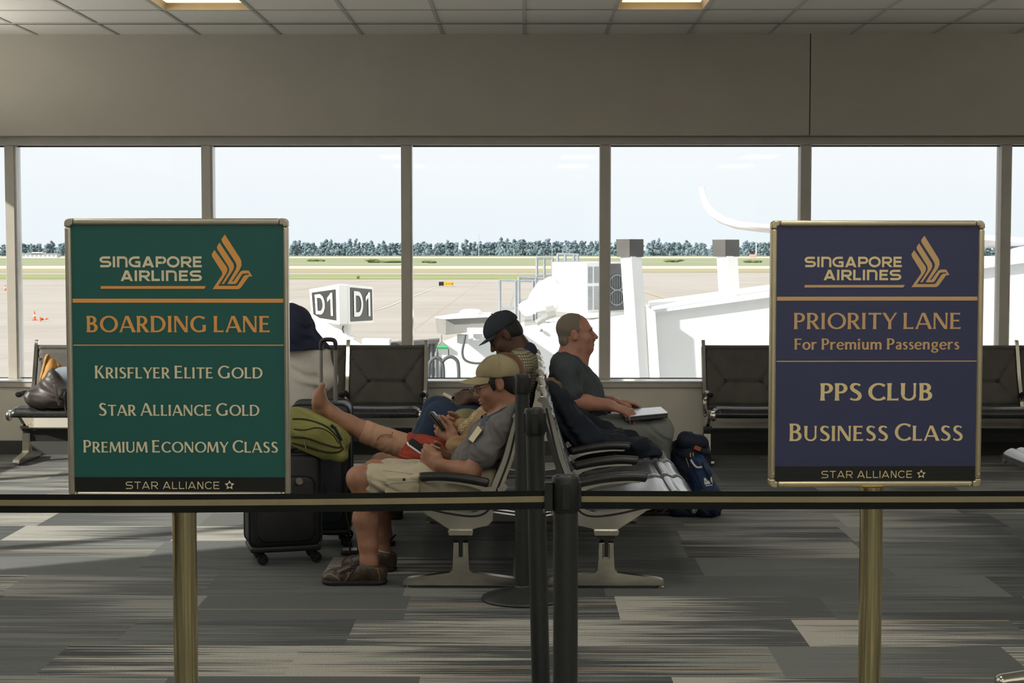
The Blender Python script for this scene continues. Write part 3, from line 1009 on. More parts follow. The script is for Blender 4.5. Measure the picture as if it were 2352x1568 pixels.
sub('spreader_bar', MB().tube([P(1004, 797, 16.55), P(1029, 797, 16.55)], 0.02, 8), M['greenbar'], hs)
q = MB()
q.tube([P(1014, 769, 16.6), P(1014, 784, 16.6)], 0.006, 6)
q.tube([P(1014, 784, 16.6), P(1004, 796, 16.6)], 0.005, 6)
q.tube([P(1014, 784, 16.6), P(1029, 796, 16.6)], 0.005, 6)
q.tube([P(1003, 800, 16.6), P(1002, 822, 16.6)], 0.007, 6)
q.tube([P(1030, 800, 16.6), P(1031, 820, 16.6)], 0.007, 6)
sub('chain', q, M['rust'], hs)
for arc in ([(985, 885), (985, 845), (990, 828), (1002, 821), (1013, 827), (1018, 845), (1019, 885)],
            [(1012, 885), (1013, 845), (1019, 827), (1034, 819), (1048, 826), (1053, 842), (1054, 885)]):
    sub('hose', MB().tube(catmull([P(x, y, 16.55) for x, y in arc], 8), 0.018, 10), M['hose'], hs)

# apron furniture far off
Yt = yd(657)
ts = thing('taxiway_sign', 'small yellow and black taxiway sign standing on the apron', 'sign', ((1025 - 1203.0) / FPX * Yt, Yt, ZA))
MB().bx(-0.45, 1.35, -0.12, 0.12, 0.1, 0.82).build('panel', M['yellow'], ts, smooth=False)
MB().bx(-1.35, -0.45, -0.12, 0.12, 0.1, 0.82).build('black_panel', M['signblack'], ts, smooth=False)
mk = MB()
for xx in (-0.1, 0.35, 0.8):
    mk.bx(xx, xx + 0.3, -0.135, -0.121, 0.42, 0.5)
mk.bx(1.12, 1.2, -0.135, -0.121, 0.3, 0.65)
mk.build('marking', M['signblack'], ts, smooth=False)
MB().bx(-1.25, -1.1, -0.05, 0.05, 0, 0.1).bx(1.1, 1.25, -0.05, 0.05, 0, 0.1).build('leg', M['galv'], ts, smooth=False)
def cone(px, py, h, label, tip=False):
    Y = yd(py)
    t = thing('traffic_cone', label, 'traffic cone', ((px - 1203.0) / FPX * Y, Y, ZA), 0, 'orange traffic cones on the apron')
    t.rotation_euler = (0, math.radians(88) if tip else 0, 0.5)
    if tip:
        t.location.z += 0.2
    MB().lathe([(0.0, 0.0), (0.21 * h, 0.0), (0.17 * h, 0.05 * h), (0.05 * h, h), (0.0, h)], (0, 0, 0.0), 16).build('cone_body', M['coneorange'], t)
    MB().bx(-0.28 * h, 0.28 * h, -0.28 * h, 0.28 * h, 0, 0.05 * h).build('base', M['coneorange'], t, smooth=False)
    MB().lathe([(0.135 * h, 0.42 * h), (0.10 * h, 0.62 * h)], (0, 0, 0.0), 16).build('collar', M['white'], t)
cone(76, 735, 0.85, 'upright orange traffic cone beside a tipped one, left of the green sign')
cone(89, 738, 0.75, 'orange traffic cone tipped over beside an upright one', True)
cone(10, 667, 0.95, 'small orange traffic cone far off at the edge of the leftmost pane')

# airliner beyond the bridge: wing with an upturned tip, engine, fuselage out of the frame
M['wing'] = noisy('white_aircraft_paint', srgb(232, 234, 238), srgb(226, 228, 233), 0.3, 0.35)
M['winggrey'] = noisy('pale_grey_nacelle', srgb(210, 214, 220), srgb(196, 201, 208), 0.3, 0.4)
YW = 55.0
al = thing('airliner', 'white airliner wing with a curved upturned tip behind the purple sign', 'airplane', (16, YW + 2, ZA))
path = [(1637, 420, 0.5, 3.4), (1639, 440, 0.9, 3.2), (1645, 464, 1.3, 2.8), (1657, 487, 1.7, 2.2), (1676, 504, 2.0, 1.5), (1704, 516, 2.3, 0.9),
        (1745, 522, 2.6, 0.4), (1800, 527, 2.9, 0.2), (2000, 540, 4.0, -0.6), (2257, 555, 5.2, -1.6), (2352, 565, 5.8, -2.0), (2700, 590, 8.0, -3.5)]
secs = []
for i, (px, py, ch, back) in enumerate(path):
    c = P(px, py, YW)
    secs.append((c, ch, back))
vs, fs = [], []
NP = 14
for i, (c, ch, back) in enumerate(secs):
    t = (secs[min(i + 1, len(secs) - 1)][0] - secs[max(i - 1, 0)][0]).normalized()
    nrm = Vector((-t.z, 0, t.x))
    if nrm.z < 0:
        nrm = -nrm
    for k in range(NP):
        a = 2 * math.pi * k / NP
        th = 0.075 + 0.022 * ch
        u = math.cos(a)
        v = math.sin(a) * th * (1.0 - 0.45 * u)
        vs.append(c + Vector((0, back + ch * 0.5 * (1 + u) - ch * 0.25, 0)) + nrm * v)
for i in range(len(secs) - 1):
    for k in range(NP):
        a, b = i * NP + k, i * NP + (k + 1) % NP
        fs.append((a, b, b + NP, a + NP))
fs.append(tuple(range(NP)))
sub('wing', MB().add(vs, fs), M['wing'], al)
rotx = Matrix.Rotation(math.radians(-90), 3, 'X')
nc = P(2372, 622, YW - 3.5)
sub('engine', MB().lathe([(0.45, -0.1), (0.72, 0.0), (0.80, 0.3), (0.82, 1.2), (0.7, 2.6), (0.45, 3.6), (0.0, 3.7)], nc, 28, rot=Matrix.Rotation(math.radians(-90), 3, 'X')), M['winggrey'], al)
fc = P(3150, 610, YW)
sub('fuselage', MB().lathe([(0.0, -24), (1.2, -23.3), (2.3, -21), (2.9, -17), (2.95, 0), (2.95, 18), (2.2, 26), (0.5, 34), (0, 34.5)], (fc.x, fc.y + 6, fc.z), 32, rot=Matrix.Rotation(math.radians(-90), 3, 'X')), M['wing'], al)
# ------------------------------------------------------------------ tandem seating
MOD = 0.585                                     # seat module
FRAME = [(0.026, 0.858, 0.020), (0.034, 0.869, 0.024), (0.046, 0.866, 0.029), (0.055, 0.845, 0.033), (0.072, 0.77, 0.040), (0.092, 0.69, 0.045), (0.120, 0.587, 0.047), (0.165, 0.475, 0.05),
         (0.193, 0.40, 0.046), (0.222, 0.350, 0.042), (0.275, 0.330, 0.038), (0.36, 0.338, 0.036), (0.47, 0.362, 0.033), (0.57, 0.388, 0.029),
         (0.65, 0.402, 0.026), (0.705, 0.400, 0.024), (0.735, 0.382, 0.022), (0.742, 0.360, 0.018)]
def ribbon(path, n=5):
    c = catmull(path, n)
    L, R = [], []
    for i, p in enumerate(c):
        d = c[min(i + 1, len(c) - 1)] - c[max(i - 1, 0)]
        d = d[:2] / (np.linalg.norm(d[:2]) + 1e-9)
        nr = np.array([-d[1], d[0]])
        L.append(p[:2] + nr * p[2] / 2)
        R.append(p[:2] - nr * p[2] / 2)
    return [tuple(p) for p in L] + [tuple(p) for p in reversed(R)]

def frame_mesh():
    mb = MB()
    fn = lambda a, b, t: (t, a, b)
    mb.prism(ribbon(FRAME), fn, -0.013, 0.013)
    web = [(0.185, 0.37), (0.222, 0.335), (0.29, 0.322), (0.40, 0.335), (0.53, 0.368), (0.50, 0.345), (0.433, 0.302), (0.384, 0.269), (0.284, 0.269), (0.262, 0.278), (0.209, 0.289), (0.187, 0.312)]
    mb.prism(web, fn, -0.0125, 0.0125)
    mb.prism([(0.28, 0.247), (0.388, 0.247), (0.392, 0.269), (0.276, 0.269)], fn, -0.032, 0.032)
    mb.prism([(0.135, 0.49), (0.165, 0.46), (0.16, 0.44), (0.128, 0.452), (0.118, 0.47)], fn, -0.016, 0.016)
    # rounded top cap and front knob
    mb.ell((0, 0.736, 0.376), (0.026, 0.018, 0.034), n=16)
    return mb.mesh('side_frame', M['chrome'], True, 35)
def groove_mesh():
    mb = MB()
    pts = [(0.058 + 0.0, 0.83), (0.083, 0.72), (0.112, 0.60), (0.155, 0.485), (0.187, 0.405), (0.216, 0.352), (0.275, 0.332), (0.38, 0.343), (0.50, 0.370), (0.60, 0.394)]
    c = catmull([(a, b, 0.010) for a, b in pts], 4)
    mb.prism(ribbon([tuple(p) for p in pts3(pts, 0.010)], 4), lambda a, b, t: (t, a, b), -0.0145, 0.0145)
    return mb.mesh('channel', M['black'], True, 35)
def pts3(pts, w):
    return [(a, b, w) for a, b in pts]
def arm_mesh():
    mb = MB()
    c = catmull([(0.205, 0.482), (0.25, 0.492), (0.33, 0.506), (0.42, 0.514), (0.50, 0.512), (0.522, 0.508)], 6)
    rs = [0.016] + [0.0235] * (len(c) - 3) + [0.02, 0.010]
    mb.tube([(0, p[0], p[1]) for p in c], rs, 14, flat=(0.95, 1.0))
    return mb.mesh('armrest', M['armpad'], True, 60)
def arm_bar_mesh():
    mb = MB()
    mb.prism(ribbon([(0.165, 0.455, 0.03), (0.21, 0.452, 0.030), (0.25, 0.468, 0.022), (0.32, 0.483, 0.016), (0.42, 0.492, 0.012), (0.49, 0.492, 0.010)], 5), lambda a, b, t: (t, a, b), -0.011, 0.011)
    return mb.mesh('armrest_bar', M['chrome'], True, 40)

def pad_mesh(name, path, thick, material, seams, w0=0.012, nu=44, nv=30, sag=0.006):
    """Upholstered sling: path of (u, z) from one end to the other, seams as segments in (along 0..1, across 0..1)."""
    c = catmull(path, 8)
    P2 = np.array([q[:2] for q in c])
    seg = np.r_[0, np.cumsum(np.linalg.norm(np.diff(P2, axis=0), axis=1))]
    def at(t):
        s = t * seg[-1]
        return np.array([np.interp(s, seg, P2[:, 0]), np.interp(s, seg, P2[:, 1])])
    def nrm(t):
        d = at(min(t + 0.02, 1)) - at(max(t - 0.02, 0))
        d /= np.linalg.norm(d)
        return np.array([-d[1], d[0]])
    W = MOD - 2 * w0
    Ln = seg[-1]
    def height(t, x):
        e = min(t * Ln, (1 - t) * Ln, x * W, (1 - x) * W)
        h = thick * (1 - math.exp(-e / 0.012)) * 0.75 + thick * 0.25
        for (t0, x0, t1, x1) in seams:
            p = np.array([t * Ln, x * W]); a = np.array([t0 * Ln, x0 * W]); b = np.array([t1 * Ln, x1 * W])
            q = np.clip(np.dot(p - a, b - a) / np.dot(b - a, b - a), 0, 1)
            d = np.linalg.norm(p - a - (b - a) * q)
            h -= thick * 0.62 * math.exp(-(d / 0.0075) ** 2)
        return h - sag * math.sin(math.pi * x)
    mb = MB()
    ts = np.linspace(0, 1, nu + 1); xs_ = np.linspace(0, 1, nv + 1)
    base = [(at(t), nrm(t)) for t in ts]
    for side in (1, -1):
        vs = []
        for i, t in enumerate(ts):
            p, n_ = base[i]
            for x in xs_:
                h = height(t, x) if side > 0 else -0.25 * thick - sag * math.sin(math.pi * x)
                q = p + n_ * h
                vs.append((w0 + x * W, q[0], q[1]))
        Wd = nv + 1
        mb.add(vs, [(i * Wd + j, (i + 1) * Wd + j, (i + 1) * Wd + j + 1, i * Wd + j + 1) for i in range(nu) for j in range(nv)])
    A = (nu + 1) * (nv + 1); Wd = nv + 1
    rim = [(i * Wd, (i + 1) * Wd) for i in range(nu)] + [(i * Wd + nv, (i + 1) * Wd + nv) for i in range(nu)] + [(j, j + 1) for j in range(nv)] + [(nu * Wd + j, nu * Wd + j + 1) for j in range(nv)]
    mb.add([], [])
    b = 0
    for (i, j) in rim:
        mb.f.append((i, j, j + A, i + A)); mb.mi.append(0)
    return mb.mesh(name, material, True, 50)

BACKP = [(0.058, 0.842), (0.078, 0.75), (0.104, 0.65), (0.138, 0.545), (0.182, 0.435), (0.212, 0.375)]
SEATP = [(0.245, 0.352), (0.30, 0.346), (0.40, 0.360), (0.52, 0.390), (0.62, 0.411), (0.69, 0.414), (0.735, 0.396), (0.748, 0.368)]
BSEAM = [(0.08, 0.0, 0.08, 1.0), (0.12, 0.0, 0.56, 0.27), (0.12, 1.0, 0.56, 0.73), (0.56, 0.27, 0.56, 0.73), (0.56, 0.27, 0.95, 0.0), (0.56, 0.73, 0.95, 1.0), (0.93, 0.0, 0.93, 1.0)]
SSEAM = [(0.74, 0.0, 0.74, 1.0), (0.05, 0.0, 0.05, 1.0), (0.84, 0.0, 0.84, 1.0)]

def base_mesh(foot_front=0.602, foot_rear=0.066):
    mb = MB()
    uc = 0.334
    col = [(uc - 0.033, 0.212), (uc + 0.033, 0.212), (uc + 0.036, 0.12), (uc + 0.039, 0.085), (uc + 0.052, 0.072), (uc + 0.12, 0.063),
           (foot_front - 0.03, 0.047), (foot_front - 0.006, 0.040), (foot_front, 0.024), (foot_front - 0.004, 0.016), (uc + 0.09, 0.014), (uc - 0.09, 0.014),
           (foot_rear + 0.004, 0.016), (foot_rear, 0.024), (foot_rear + 0.006, 0.040), (foot_rear + 0.03, 0.047), (uc - 0.12, 0.063), (uc - 0.052, 0.072), (uc - 0.039, 0.085), (uc - 0.036, 0.12)]
    mb.prism(col, lambda a, b, t: (t, a, b), -0.024, 0.024)
    return mb.mesh('pedestal', M['alu'], True, 35)
def glide_mesh():
    mb = MB()
    for u in (0.600 - 0.02, 0.066 + 0.02):
        mb.lathe([(0.0, 0.0), (0.021, 0.0), (0.021, 0.005), (0.008, 0.009), (0.008, 0.018), (0.0, 0.018)], (0, u, 0), 16)
    return mb.mesh('glide', M['chrome'], True, 35)
def socket_mesh():
    mb = MB()
    uc = 0.334
    mb.prism([(uc - 0.040, 0.247), (uc + 0.040, 0.247), (uc + 0.040, 0.232), (uc + 0.010, 0.225), (uc + 0.009, 0.146), (uc - 0.009, 0.146), (uc - 0.010, 0.225), (uc - 0.040, 0.232)],
             lambda a, b, t: (t, a, b), -0.0255, 0.0255)
    return mb.mesh('beam_socket', M['black'], False)
def trim_mesh():
    mb = MB()
    uc = 0.334
    o = [(uc - 0.014, 0.21), (uc - 0.014, 0.141), (uc + 0.014, 0.141), (uc + 0.014, 0.21)]
    mb.tube([(-0.0255, a, b) for a, b in o], 0.0035, 6)
    mb.tube([(0.0255, a, b) for a, b in o], 0.0035, 6)
    return mb.mesh('socket_trim', M['chrome'], True)

MESH = {'frame': frame_mesh(), 'groove': groove_mesh(), 'arm': arm_mesh(), 'bar': arm_bar_mesh(),
        'back': pad_mesh('backrest', BACKP, 0.030, M['sling'], BSEAM), 'backv': pad_mesh('backrest', BACKP, 0.030, M['vinylback'], BSEAM), 'seat': pad_mesh('seat', SEATP, 0.030, M['vinyl'], SSEAM, nu=40, nv=26), 'seatv': pad_mesh('seat', SEATP, 0.030, M['vinylsheen'], SSEAM, nu=40, nv=26),
        'base': base_mesh(), 'glide': glide_mesh(), 'socket': socket_mesh(), 'strim': trim_mesh()}
# pads face up and forward: flip the side the normal points to where needed is handled by recalculated normals

def seating(n, bases, label, loc, rz, group=None, arms=None, back='backv'):
    t = thing('tandem_seating', label, 'seating', loc, math.radians(rz), group)
    def put(name, key, x, parent=t):
        o = link(name, MESH[key], parent)
        if parent is t:
            o.location = (x, 0, 0)
        return o
    for k in range(n + 1):
        f = put('side_frame', 'frame', k * MOD)
        bv = f.modifiers.new('bevel', 'BEVEL')
        bv.width, bv.segments, bv.limit_method, bv.angle_limit = 0.0105, 4, 'ANGLE', math.radians(50)
        put('channel', 'groove', 0, f)
        if arms is None or k in arms:
            a = put('armrest', 'arm', k * MOD)
            put('armrest_bar', 'bar', 0, a)
    for k in range(n):
        put('backrest', back, k * MOD)
        put('seat', 'seatv' if back == 'backv' else 'seat', k * MOD)
    for k in bases:
        b = put('pedestal', 'base', k * MOD)
        put('glide', 'glide', 0, b)
        put('beam_socket', 'socket', 0, b)
        put('socket_trim', 'strim', 0, b)
    bm_ = MB().bx(0.026, n * MOD - 0.026, 0.294, 0.374, 0.232, 0.247).bx(0.026, n * MOD - 0.026, 0.325, 0.343, 0.15, 0.232)
    bm_.build('support_beam', M['beam'], t, smooth=False)
    return t

XM = 0.045
S_NL = seating(3, (0, 3), 'nearest bank of three seats facing left, where the man in the khaki cap sits', (XM, 7.35, 0), 90)
S_FL = seating(3, (0, 3), 'further bank of seats facing left, where the man in the navy cap sits', (XM, 9.22, 0), 90)
S_NR = seating(3, (0, 3), 'nearest bank of three seats facing right, draped with a dark jacket', (XM, 7.35 + 3 * MOD, 0), -90)
S_FR = seating(3, (0, 3), 'bank of seats facing right behind the grey-shirted man, near the window', (XM, 9.22 + 3 * MOD, 0), -90)
# the rows along the window, backs to the glass
def wx(px):
    return (px - 1203.0) / FPX * 12.0
S_WL = seating(5, (0, 3, 5), 'long dark seat row against the window partly behind the green sign', (wx(978) - 0.0, 12.10, 0), 180, back='back')
S_WR = seating(6, (0, 3, 6), 'dark seat row against the window partly behind the purple sign', (wx(1617) + 6 * MOD, 12.10, 0), 180, back='back')
S_R = seating(3, (0, 3), 'seat bank facing left at the right-hand edge of the view', (3.47, 7.36, 0), 90)

# ------------------------------------------------------------------ stanchions and belts
def stanchion(label, x, y, h=0.99, r=0.0325, tilt=0.0, base_z=0.0):
    t = thing('barrier_post', label, 'barrier post', (x, y, 0), 0, 'black belt barrier posts')
    t.rotation_euler = (0, tilt, 0)
    MB().cyl((0, 0, 0.03), (0, 0, h - 0.085), r, n=32).build('pole', M['post'], t)
    hd = MB().lathe([(0, h - 0.088), (r + 0.0025, h - 0.088), (r + 0.0035, h - 0.084), (r + 0.0035, h - 0.006), (r + 0.001, h), (r - 0.004, h), (r - 0.006, h - 0.004), (r - 0.014, h - 0.004), (r - 0.015, h - 0.001), (0.008, h - 0.001), (0.007, h - 0.003), (0, h - 0.003)], (0, 0, 0), 36)
    ho = hd.build('head', M['black'], t, angle=30)
    rg = MB().tube([((r - 0.002) * math.cos(a), (r - 0.002) * math.sin(a), h - 0.0005) for a in np.linspace(0, 2 * math.pi, 33)[:-1]], 0.0012, 5, closed=True)
    rg.build('rim', M['armpad'], ho)
    for a in (0, 90, 180, 270):
        R_ = Matrix.Rotation(math.radians(a), 3, 'Z')
        cl = MB().box(R_ @ Vector((r + 0.0045, 0, h - 0.047)), (0.007, 0.020, 0.064), R_)
        cl.build('belt_slot', M['black'], t, smooth=False, bevel=0.001)
    MB().lathe([(0, 0.0), (0.178, 0.0), (0.182, 0.006), (0.178, 0.013), (0.14, 0.028), (0.08, 0.044), (0.05, 0.052), (r + 0.004, 0.058), (r, 0.064), (0, 0.064)], (0, 0, 0), 48).build('base', M['post'], t, angle=30)
    return t
ST1 = stanchion('nearest black barrier post in the middle, with both belts fixed to it', 0.105, 4.0, 0.988, 0.031)
ST2 = stanchion('leaning black barrier post, second behind the nearest one', 0.060, 5.3, 1.03, 0.0305, math.radians(-1.35))
ST3 = stanchion('furthest black barrier post, beside the khaki cap, its round base in view', -0.007, 7.10, 1.005, 0.0315)
STL = stanchion('black barrier post past the left end of the striped belt', -2.05, 3.95, 0.985)
STR = stanchion('black barrier post past the right end of the striped belt', 2.2, 4.05, 0.985)

def belt(owner, a, b, za, zb, hgt=0.048, sag=0.0, thick=0.0012, name='belt', stripe=True):
    """Webbing between two posts: three bands woven into one strap."""
    n = 40
    a, b = Vector(a), Vector(b)
    dirn = (b - a).normalized()
    off = Vector((-dirn.y, dirn.x, 0)) * thick
    mb = MB()
    bands = [(0.0, 0.30, 0), (0.30, 0.62, 1), (0.62, 1.0, 0)] if stripe else [(0, 1, 0)]
    for (v0, v1, m) in bands:
        for s in (0, 1):
            vs, fs = [], []
            for i in range(n + 1):
                t = i / n
                p = a.lerp(b, t)
                z = za + (zb - za) * t - sag * 4 * t * (1 - t)
                q = p + off * s
                vs += [(q.x, q.y, z - hgt * v1), (q.x, q.y, z - hgt * v0)]
            for i in range(n):
                fs.append((2 * i, 2 * i + 2, 2 * i + 3, 2 * i + 1) if s == 0 else (2 * i, 2 * i + 1, 2 * i + 3, 2 * i + 2))
            mb.add(vs, fs, m)
    vs, fs = [], []
    for i in range(n + 1):
        t = i / n
        p = a.lerp(b, t)
        for z in (za + (zb - za) * t - sag * 4 * t * (1 - t), za + (zb - za) * t - sag * 4 * t * (1 - t) - hgt):
            for s in (0, 1):
                q = p + off * s
                vs.append((q.x, q.y, z))
    for i in range(n):
        k, l = 4 * i, 4 * (i + 1)
        fs += [(k, l, l + 1, k + 1), (k + 2, k + 3, l + 3, l + 2)]
    mb.add(vs, fs, 0)
    return sub(name, mb, [M['belt'], M['beltstripe']], owner, smooth=False, fix=False)
lx = (1247 - 1203) / FPX * 4.0
belt(STL, (-2.05 + 0.035, 3.95, 0), (lx + 0.006, 3.985, 0), 0.953, 0.9535, 0.0465, 0.008)
ce = MB()
ce.box((lx + 0.0145, 3.985, 0.936), (0.021, 0.016, 0.068))
ce.box((lx + 0.0145, 3.985, 0.9725), (0.021, 0.018, 0.004))
sub('belt_clip', ce, M['black'], ST1, smooth=False, bevel=0.0015)
cs = MB()
cs.cyl((lx + 0.004, 3.985, 0.898), (lx + 0.004, 3.985, 0.906), 0.003, n=8)
cs.cyl((lx + 0.024, 3.985, 0.893), (lx + 0.024, 3.985, 0.904), 0.0035, n=8)
sub('clip_pin', cs, M['chrome'], ST1)
belt(ST1, (0.105 + 0.034, 4.0, 0), (2.2 - 0.035, 4.05, 0), 0.9505, 0.950, 0.0455, 0.003)
belt(ST2, (0.075, 5.27, 0), (0.107, 4.04, 0), 0.985, 0.958, 0.046, 0.0, stripe=False)

# ------------------------------------------------------------------ lettering
def arcp(cx, cy, rx, ry, a0, a1, wside, wtop, n=18):
    """Arc points (x, y, w): thick on the sides, thin at top and bottom."""
    out = []
    for i in range(n + 1):
        a = math.radians(a0 + (a1 - a0) * i / n)
        k = abs(math.cos(a)) ** 1.4
        out.append((cx + rx * math.cos(a), cy + ry * math.sin(a), wtop + (wside - wtop) * k))
    return out

def glyph_strokes(ch, st=0.19, th=0.115, fl=1.28):
    """Flared roman capitals and a few lowercase letters, cap height 1.  Strokes: (mode, points)."""
    S = []
    def stem(x, y0=0.0, y1=1.0, w=st):
        S.append(('h', [(x, y0, w * fl), (x, y0 + (y1 - y0) * 0.16, w * 1.03), (x, (y0 + y1) / 2, w * 0.97), (x, y1 - (y1 - y0) * 0.16, w * 1.03), (x, y1, w * fl)]))
    def arm(y, x0, x1, w=th, end=1.5, side=0):
        S.append(('v', [(x0, y, w), ((x0 + x1) / 2, y, w * 0.95), (x1 - 0.06, y + 0.0, w * 1.02), (x1, y + side * w * 0.18, w * end)]))
    def diag(x0, y0, x1, y1, w, f0=1.18, f1=1.18):
        S.append(('h', [(x0, y0, w * f0), (x0 + (x1 - x0) * 0.15, y0 + (y1 - y0) * 0.15, w), (x0 + (x1 - x0) * 0.85, y0 + (y1 - y0) * 0.85, w), (x1, y1, w * f1)]))
    def cur(pts):
        S.append(('n', pts))
    b = st / 2
    if ch == 'A':
        diag(0.06, 0, 0.40, 1.0, th * 1.08, 1.5, 1.0); diag(0.44, 1.0, 0.83, 0, st * 1.12, 0.9, 1.15)
        S.append(('v', [(0.17, 0.31, th * 0.9), (0.68, 0.31, th * 0.9)])); return S, 0.90
    if ch == 'B':
        stem(b + 0.02); x = b
        cur([(x, 0.95, th), (0.26, 0.95, th)] + arcp(0.27, 0.745, 0.215, 0.205, 90, -90, st, th) + [(x, 0.54, th)])
        cur([(x, 0.51, th), (0.28, 0.51, th)] + arcp(0.30, 0.28, 0.245, 0.23, 90, -90, st * 1.05, th) + [(x, 0.05, th)])
        return S, 0.68
    if ch in 'CG':
        cur(arcp(0.50, 0.5, 0.415, 0.455, 48, 318, st, th, 30))
        if ch == 'C':
            S.append(('h', [(0.775, 0.80, 0.05), (0.785, 0.93, 0.085)])); S.append(('h', [(0.80, 0.07, 0.09), (0.79, 0.19, 0.045)]))
            return S, 0.85
        S.append(('h', [(0.80, 0.82, 0.05), (0.805, 0.94, 0.085)]))
        S.append(('h', [(0.80, 0.07, st), (0.80, 0.40, st), (0.80, 0.45, st * 1.3)])); S.append(('v', [(0.50, 0.07, th), (0.8, 0.075, th)])); return S, 0.95
    if ch == 'D':
        stem(b + 0.02); x = b
        cur([(x, 0.95, th), (0.30, 0.95, th)] + arcp(0.34, 0.5, 0.43, 0.45, 90, -90, st, th, 24) + [(x, 0.05, th)])
        return S, 0.90
    if ch == 'E':
        stem(b + 0.02); arm(0.945, 0.1, 0.555, th, 1.5, -1); arm(0.52, 0.1, 0.50, th, 1.4); arm(0.055, 0.1, 0.59, th, 1.6, 1); return S, 0.66
    if ch == 'F':
        stem(b + 0.02); arm(0.945, 0.1, 0.555, th, 1.5, -1); arm(0.50, 0.1, 0.50, th, 1.4); return S, 0.60
    if ch == 'I':
        stem(b + 0.02); return S, 0.26
    if ch == 'K':
        stem(b + 0.02); diag(0.20, 0.47, 0.58, 1.0, th * 1.2, 1, 1.4); diag(0.26, 0.58, 0.64, 0.0, st * 1.15, 1, 1.2); return S, 0.74
    if ch == 'L':
        stem(b + 0.02); arm(0.055, 0.1, 0.56, th, 1.6, 1); return S, 0.60
    if ch == 'M':
        diag(0.05, 0, 0.12, 1.0, th * 1.15, 1.5, 1.0); diag(0.15, 1.0, 0.48, 0.08, st * 1.1, 1.1, 0.9); diag(0.48, 0.08, 0.82, 1.0, th * 1.05, 0.9, 1.0); diag(0.85, 1.0, 0.93, 0, st * 1.05, 1.0, 1.25)
        return S, 1.04
    if ch == 'N':
        S.append(('h', [(0.08, 0, th * 1.55), (0.08, 0.15, th), (0.08, 1.0, th)])); diag(0.10, 1.0, 0.72, 0.0, st * 1.22, 1.0, 0.9)
        S.append(('h', [(0.74, 0.0, th), (0.74, 0.85, th), (0.74, 1.0, th * 1.55)])); return S, 0.86
    if ch == 'O':
        cur(arcp(0.52, 0.5, 0.43, 0.455, 0, 360, st, th, 44)); return S, 1.04
    if ch in 'PR':
        stem(b + 0.02); x = b
        cur([(x, 0.95, th), (0.28, 0.95, th)] + arcp(0.29, 0.71, 0.24, 0.24, 90, -90, st, th) + [(x, 0.47, th)])
        if ch == 'R':
            diag(0.28, 0.50, 0.62, 0.0, st * 1.15, 0.9, 1.25); return S, 0.72
        return S, 0.64
    if ch == 'S':
        cur([(0.52, 0.86, 0.13), (0.47, 0.92, th * 0.95), (0.34, 0.955, th), (0.20, 0.92, st * 0.85), (0.125, 0.78, st * 0.95), (0.19, 0.63, st), (0.34, 0.52, st * 1.05), (0.49, 0.39, st), (0.53, 0.23, st * 0.95), (0.45, 0.09, st * 0.85), (0.29, 0.045, th), (0.14, 0.075, th * 0.95), (0.07, 0.13, 0.13)])
        return S, 0.64
    if ch == 'T':
        S.append(('h', [(0.37, 0, st * fl), (0.37, 0.16, st), (0.37, 1.0, st)])); S.append(('v', [(0.02, 0.935, th * 1.5), (0.09, 0.945, th), (0.65, 0.945, th), (0.72, 0.935, th * 1.5)])); return S, 0.74
    if ch == 'U':
        S.append(('h', [(0.11, 1.0, st * fl), (0.11, 0.85, st), (0.11, 0.33, st)])); cur([(0.11, 0.36, st)] + arcp(0.40, 0.33, 0.29, 0.285, 180, 360, (st + th) / 2, th)[1:-1] + [(0.69, 0.36, th)])
        S.append(('h', [(0.69, 0.33, th), (0.69, 0.85, th), (0.69, 1.0, th * 1.5)])); return S, 0.84
    if ch == 'Y':
        diag(0.06, 1.0, 0.37, 0.45, st * 1.1, 1.15, 1.0); diag(0.72, 1.0, 0.40, 0.45, th * 1.1, 1.5, 1.0); S.append(('h', [(0.385, 0.0, st * fl), (0.385, 0.15, st), (0.385, 0.5, st)])); return S, 0.76
    # lowercase, x height .68
    X = 0.68; ls = st * 0.93
    if ch == 'o':
        cur(arcp(0.32, 0.335, 0.25, 0.30, 0, 360, ls, th, 32)); return S, 0.66
    if ch == 'r':
        stem(b + 0.01, 0, X, ls); cur([(0.14, 0.44, th * 0.8), (0.22, 0.58, th), (0.32, 0.63, th * 1.1), (0.42, 0.61, th * 1.25)]); return S, 0.46
    if ch == 'e':
        cur([(0.09, 0.36, th * 0.9), (0.52, 0.36, th * 0.9)]); cur(arcp(0.32, 0.335, 0.24, 0.30, 8, 300, ls, th, 26) + [(0.54, 0.13, th * 0.7)]); return S, 0.62
    if ch in 'nm':
        stem(b + 0.01, 0, X, ls); cur([(0.14, 0.46, th * 0.8), (0.22, 0.58, th * 1.0), (0.33, 0.62, th * 1.2), (0.44, 0.56, ls), (0.465, 0.42, ls), (0.465, 0.1, ls), (0.465, 0.0, ls * 1.2)])
        if ch == 'n':
            return S, 0.62
        cur([(0.50, 0.46, th * 0.8), (0.58, 0.58, th), (0.69, 0.62, th * 1.2), (0.80, 0.56, ls), (0.825, 0.42, ls), (0.825, 0.1, ls), (0.825, 0.0, ls * 1.2)]); return S, 0.98
    if ch == 'i':
        stem(b + 0.01, 0, X, ls); cur(arcp(b + 0.01, 0.88, 0.045, 0.05, 0, 360, 0.1, 0.1, 16)); return S, 0.28
    if ch == 'u':
        cur([(0.10, X, ls * 1.2), (0.10, 0.55, ls), (0.10, 0.25, ls), (0.14, 0.10, ls), (0.25, 0.05, th * 1.15), (0.37, 0.10, th), (0.45, 0.22, th * 0.8)]); stem(0.465, 0, X, ls); return S, 0.62
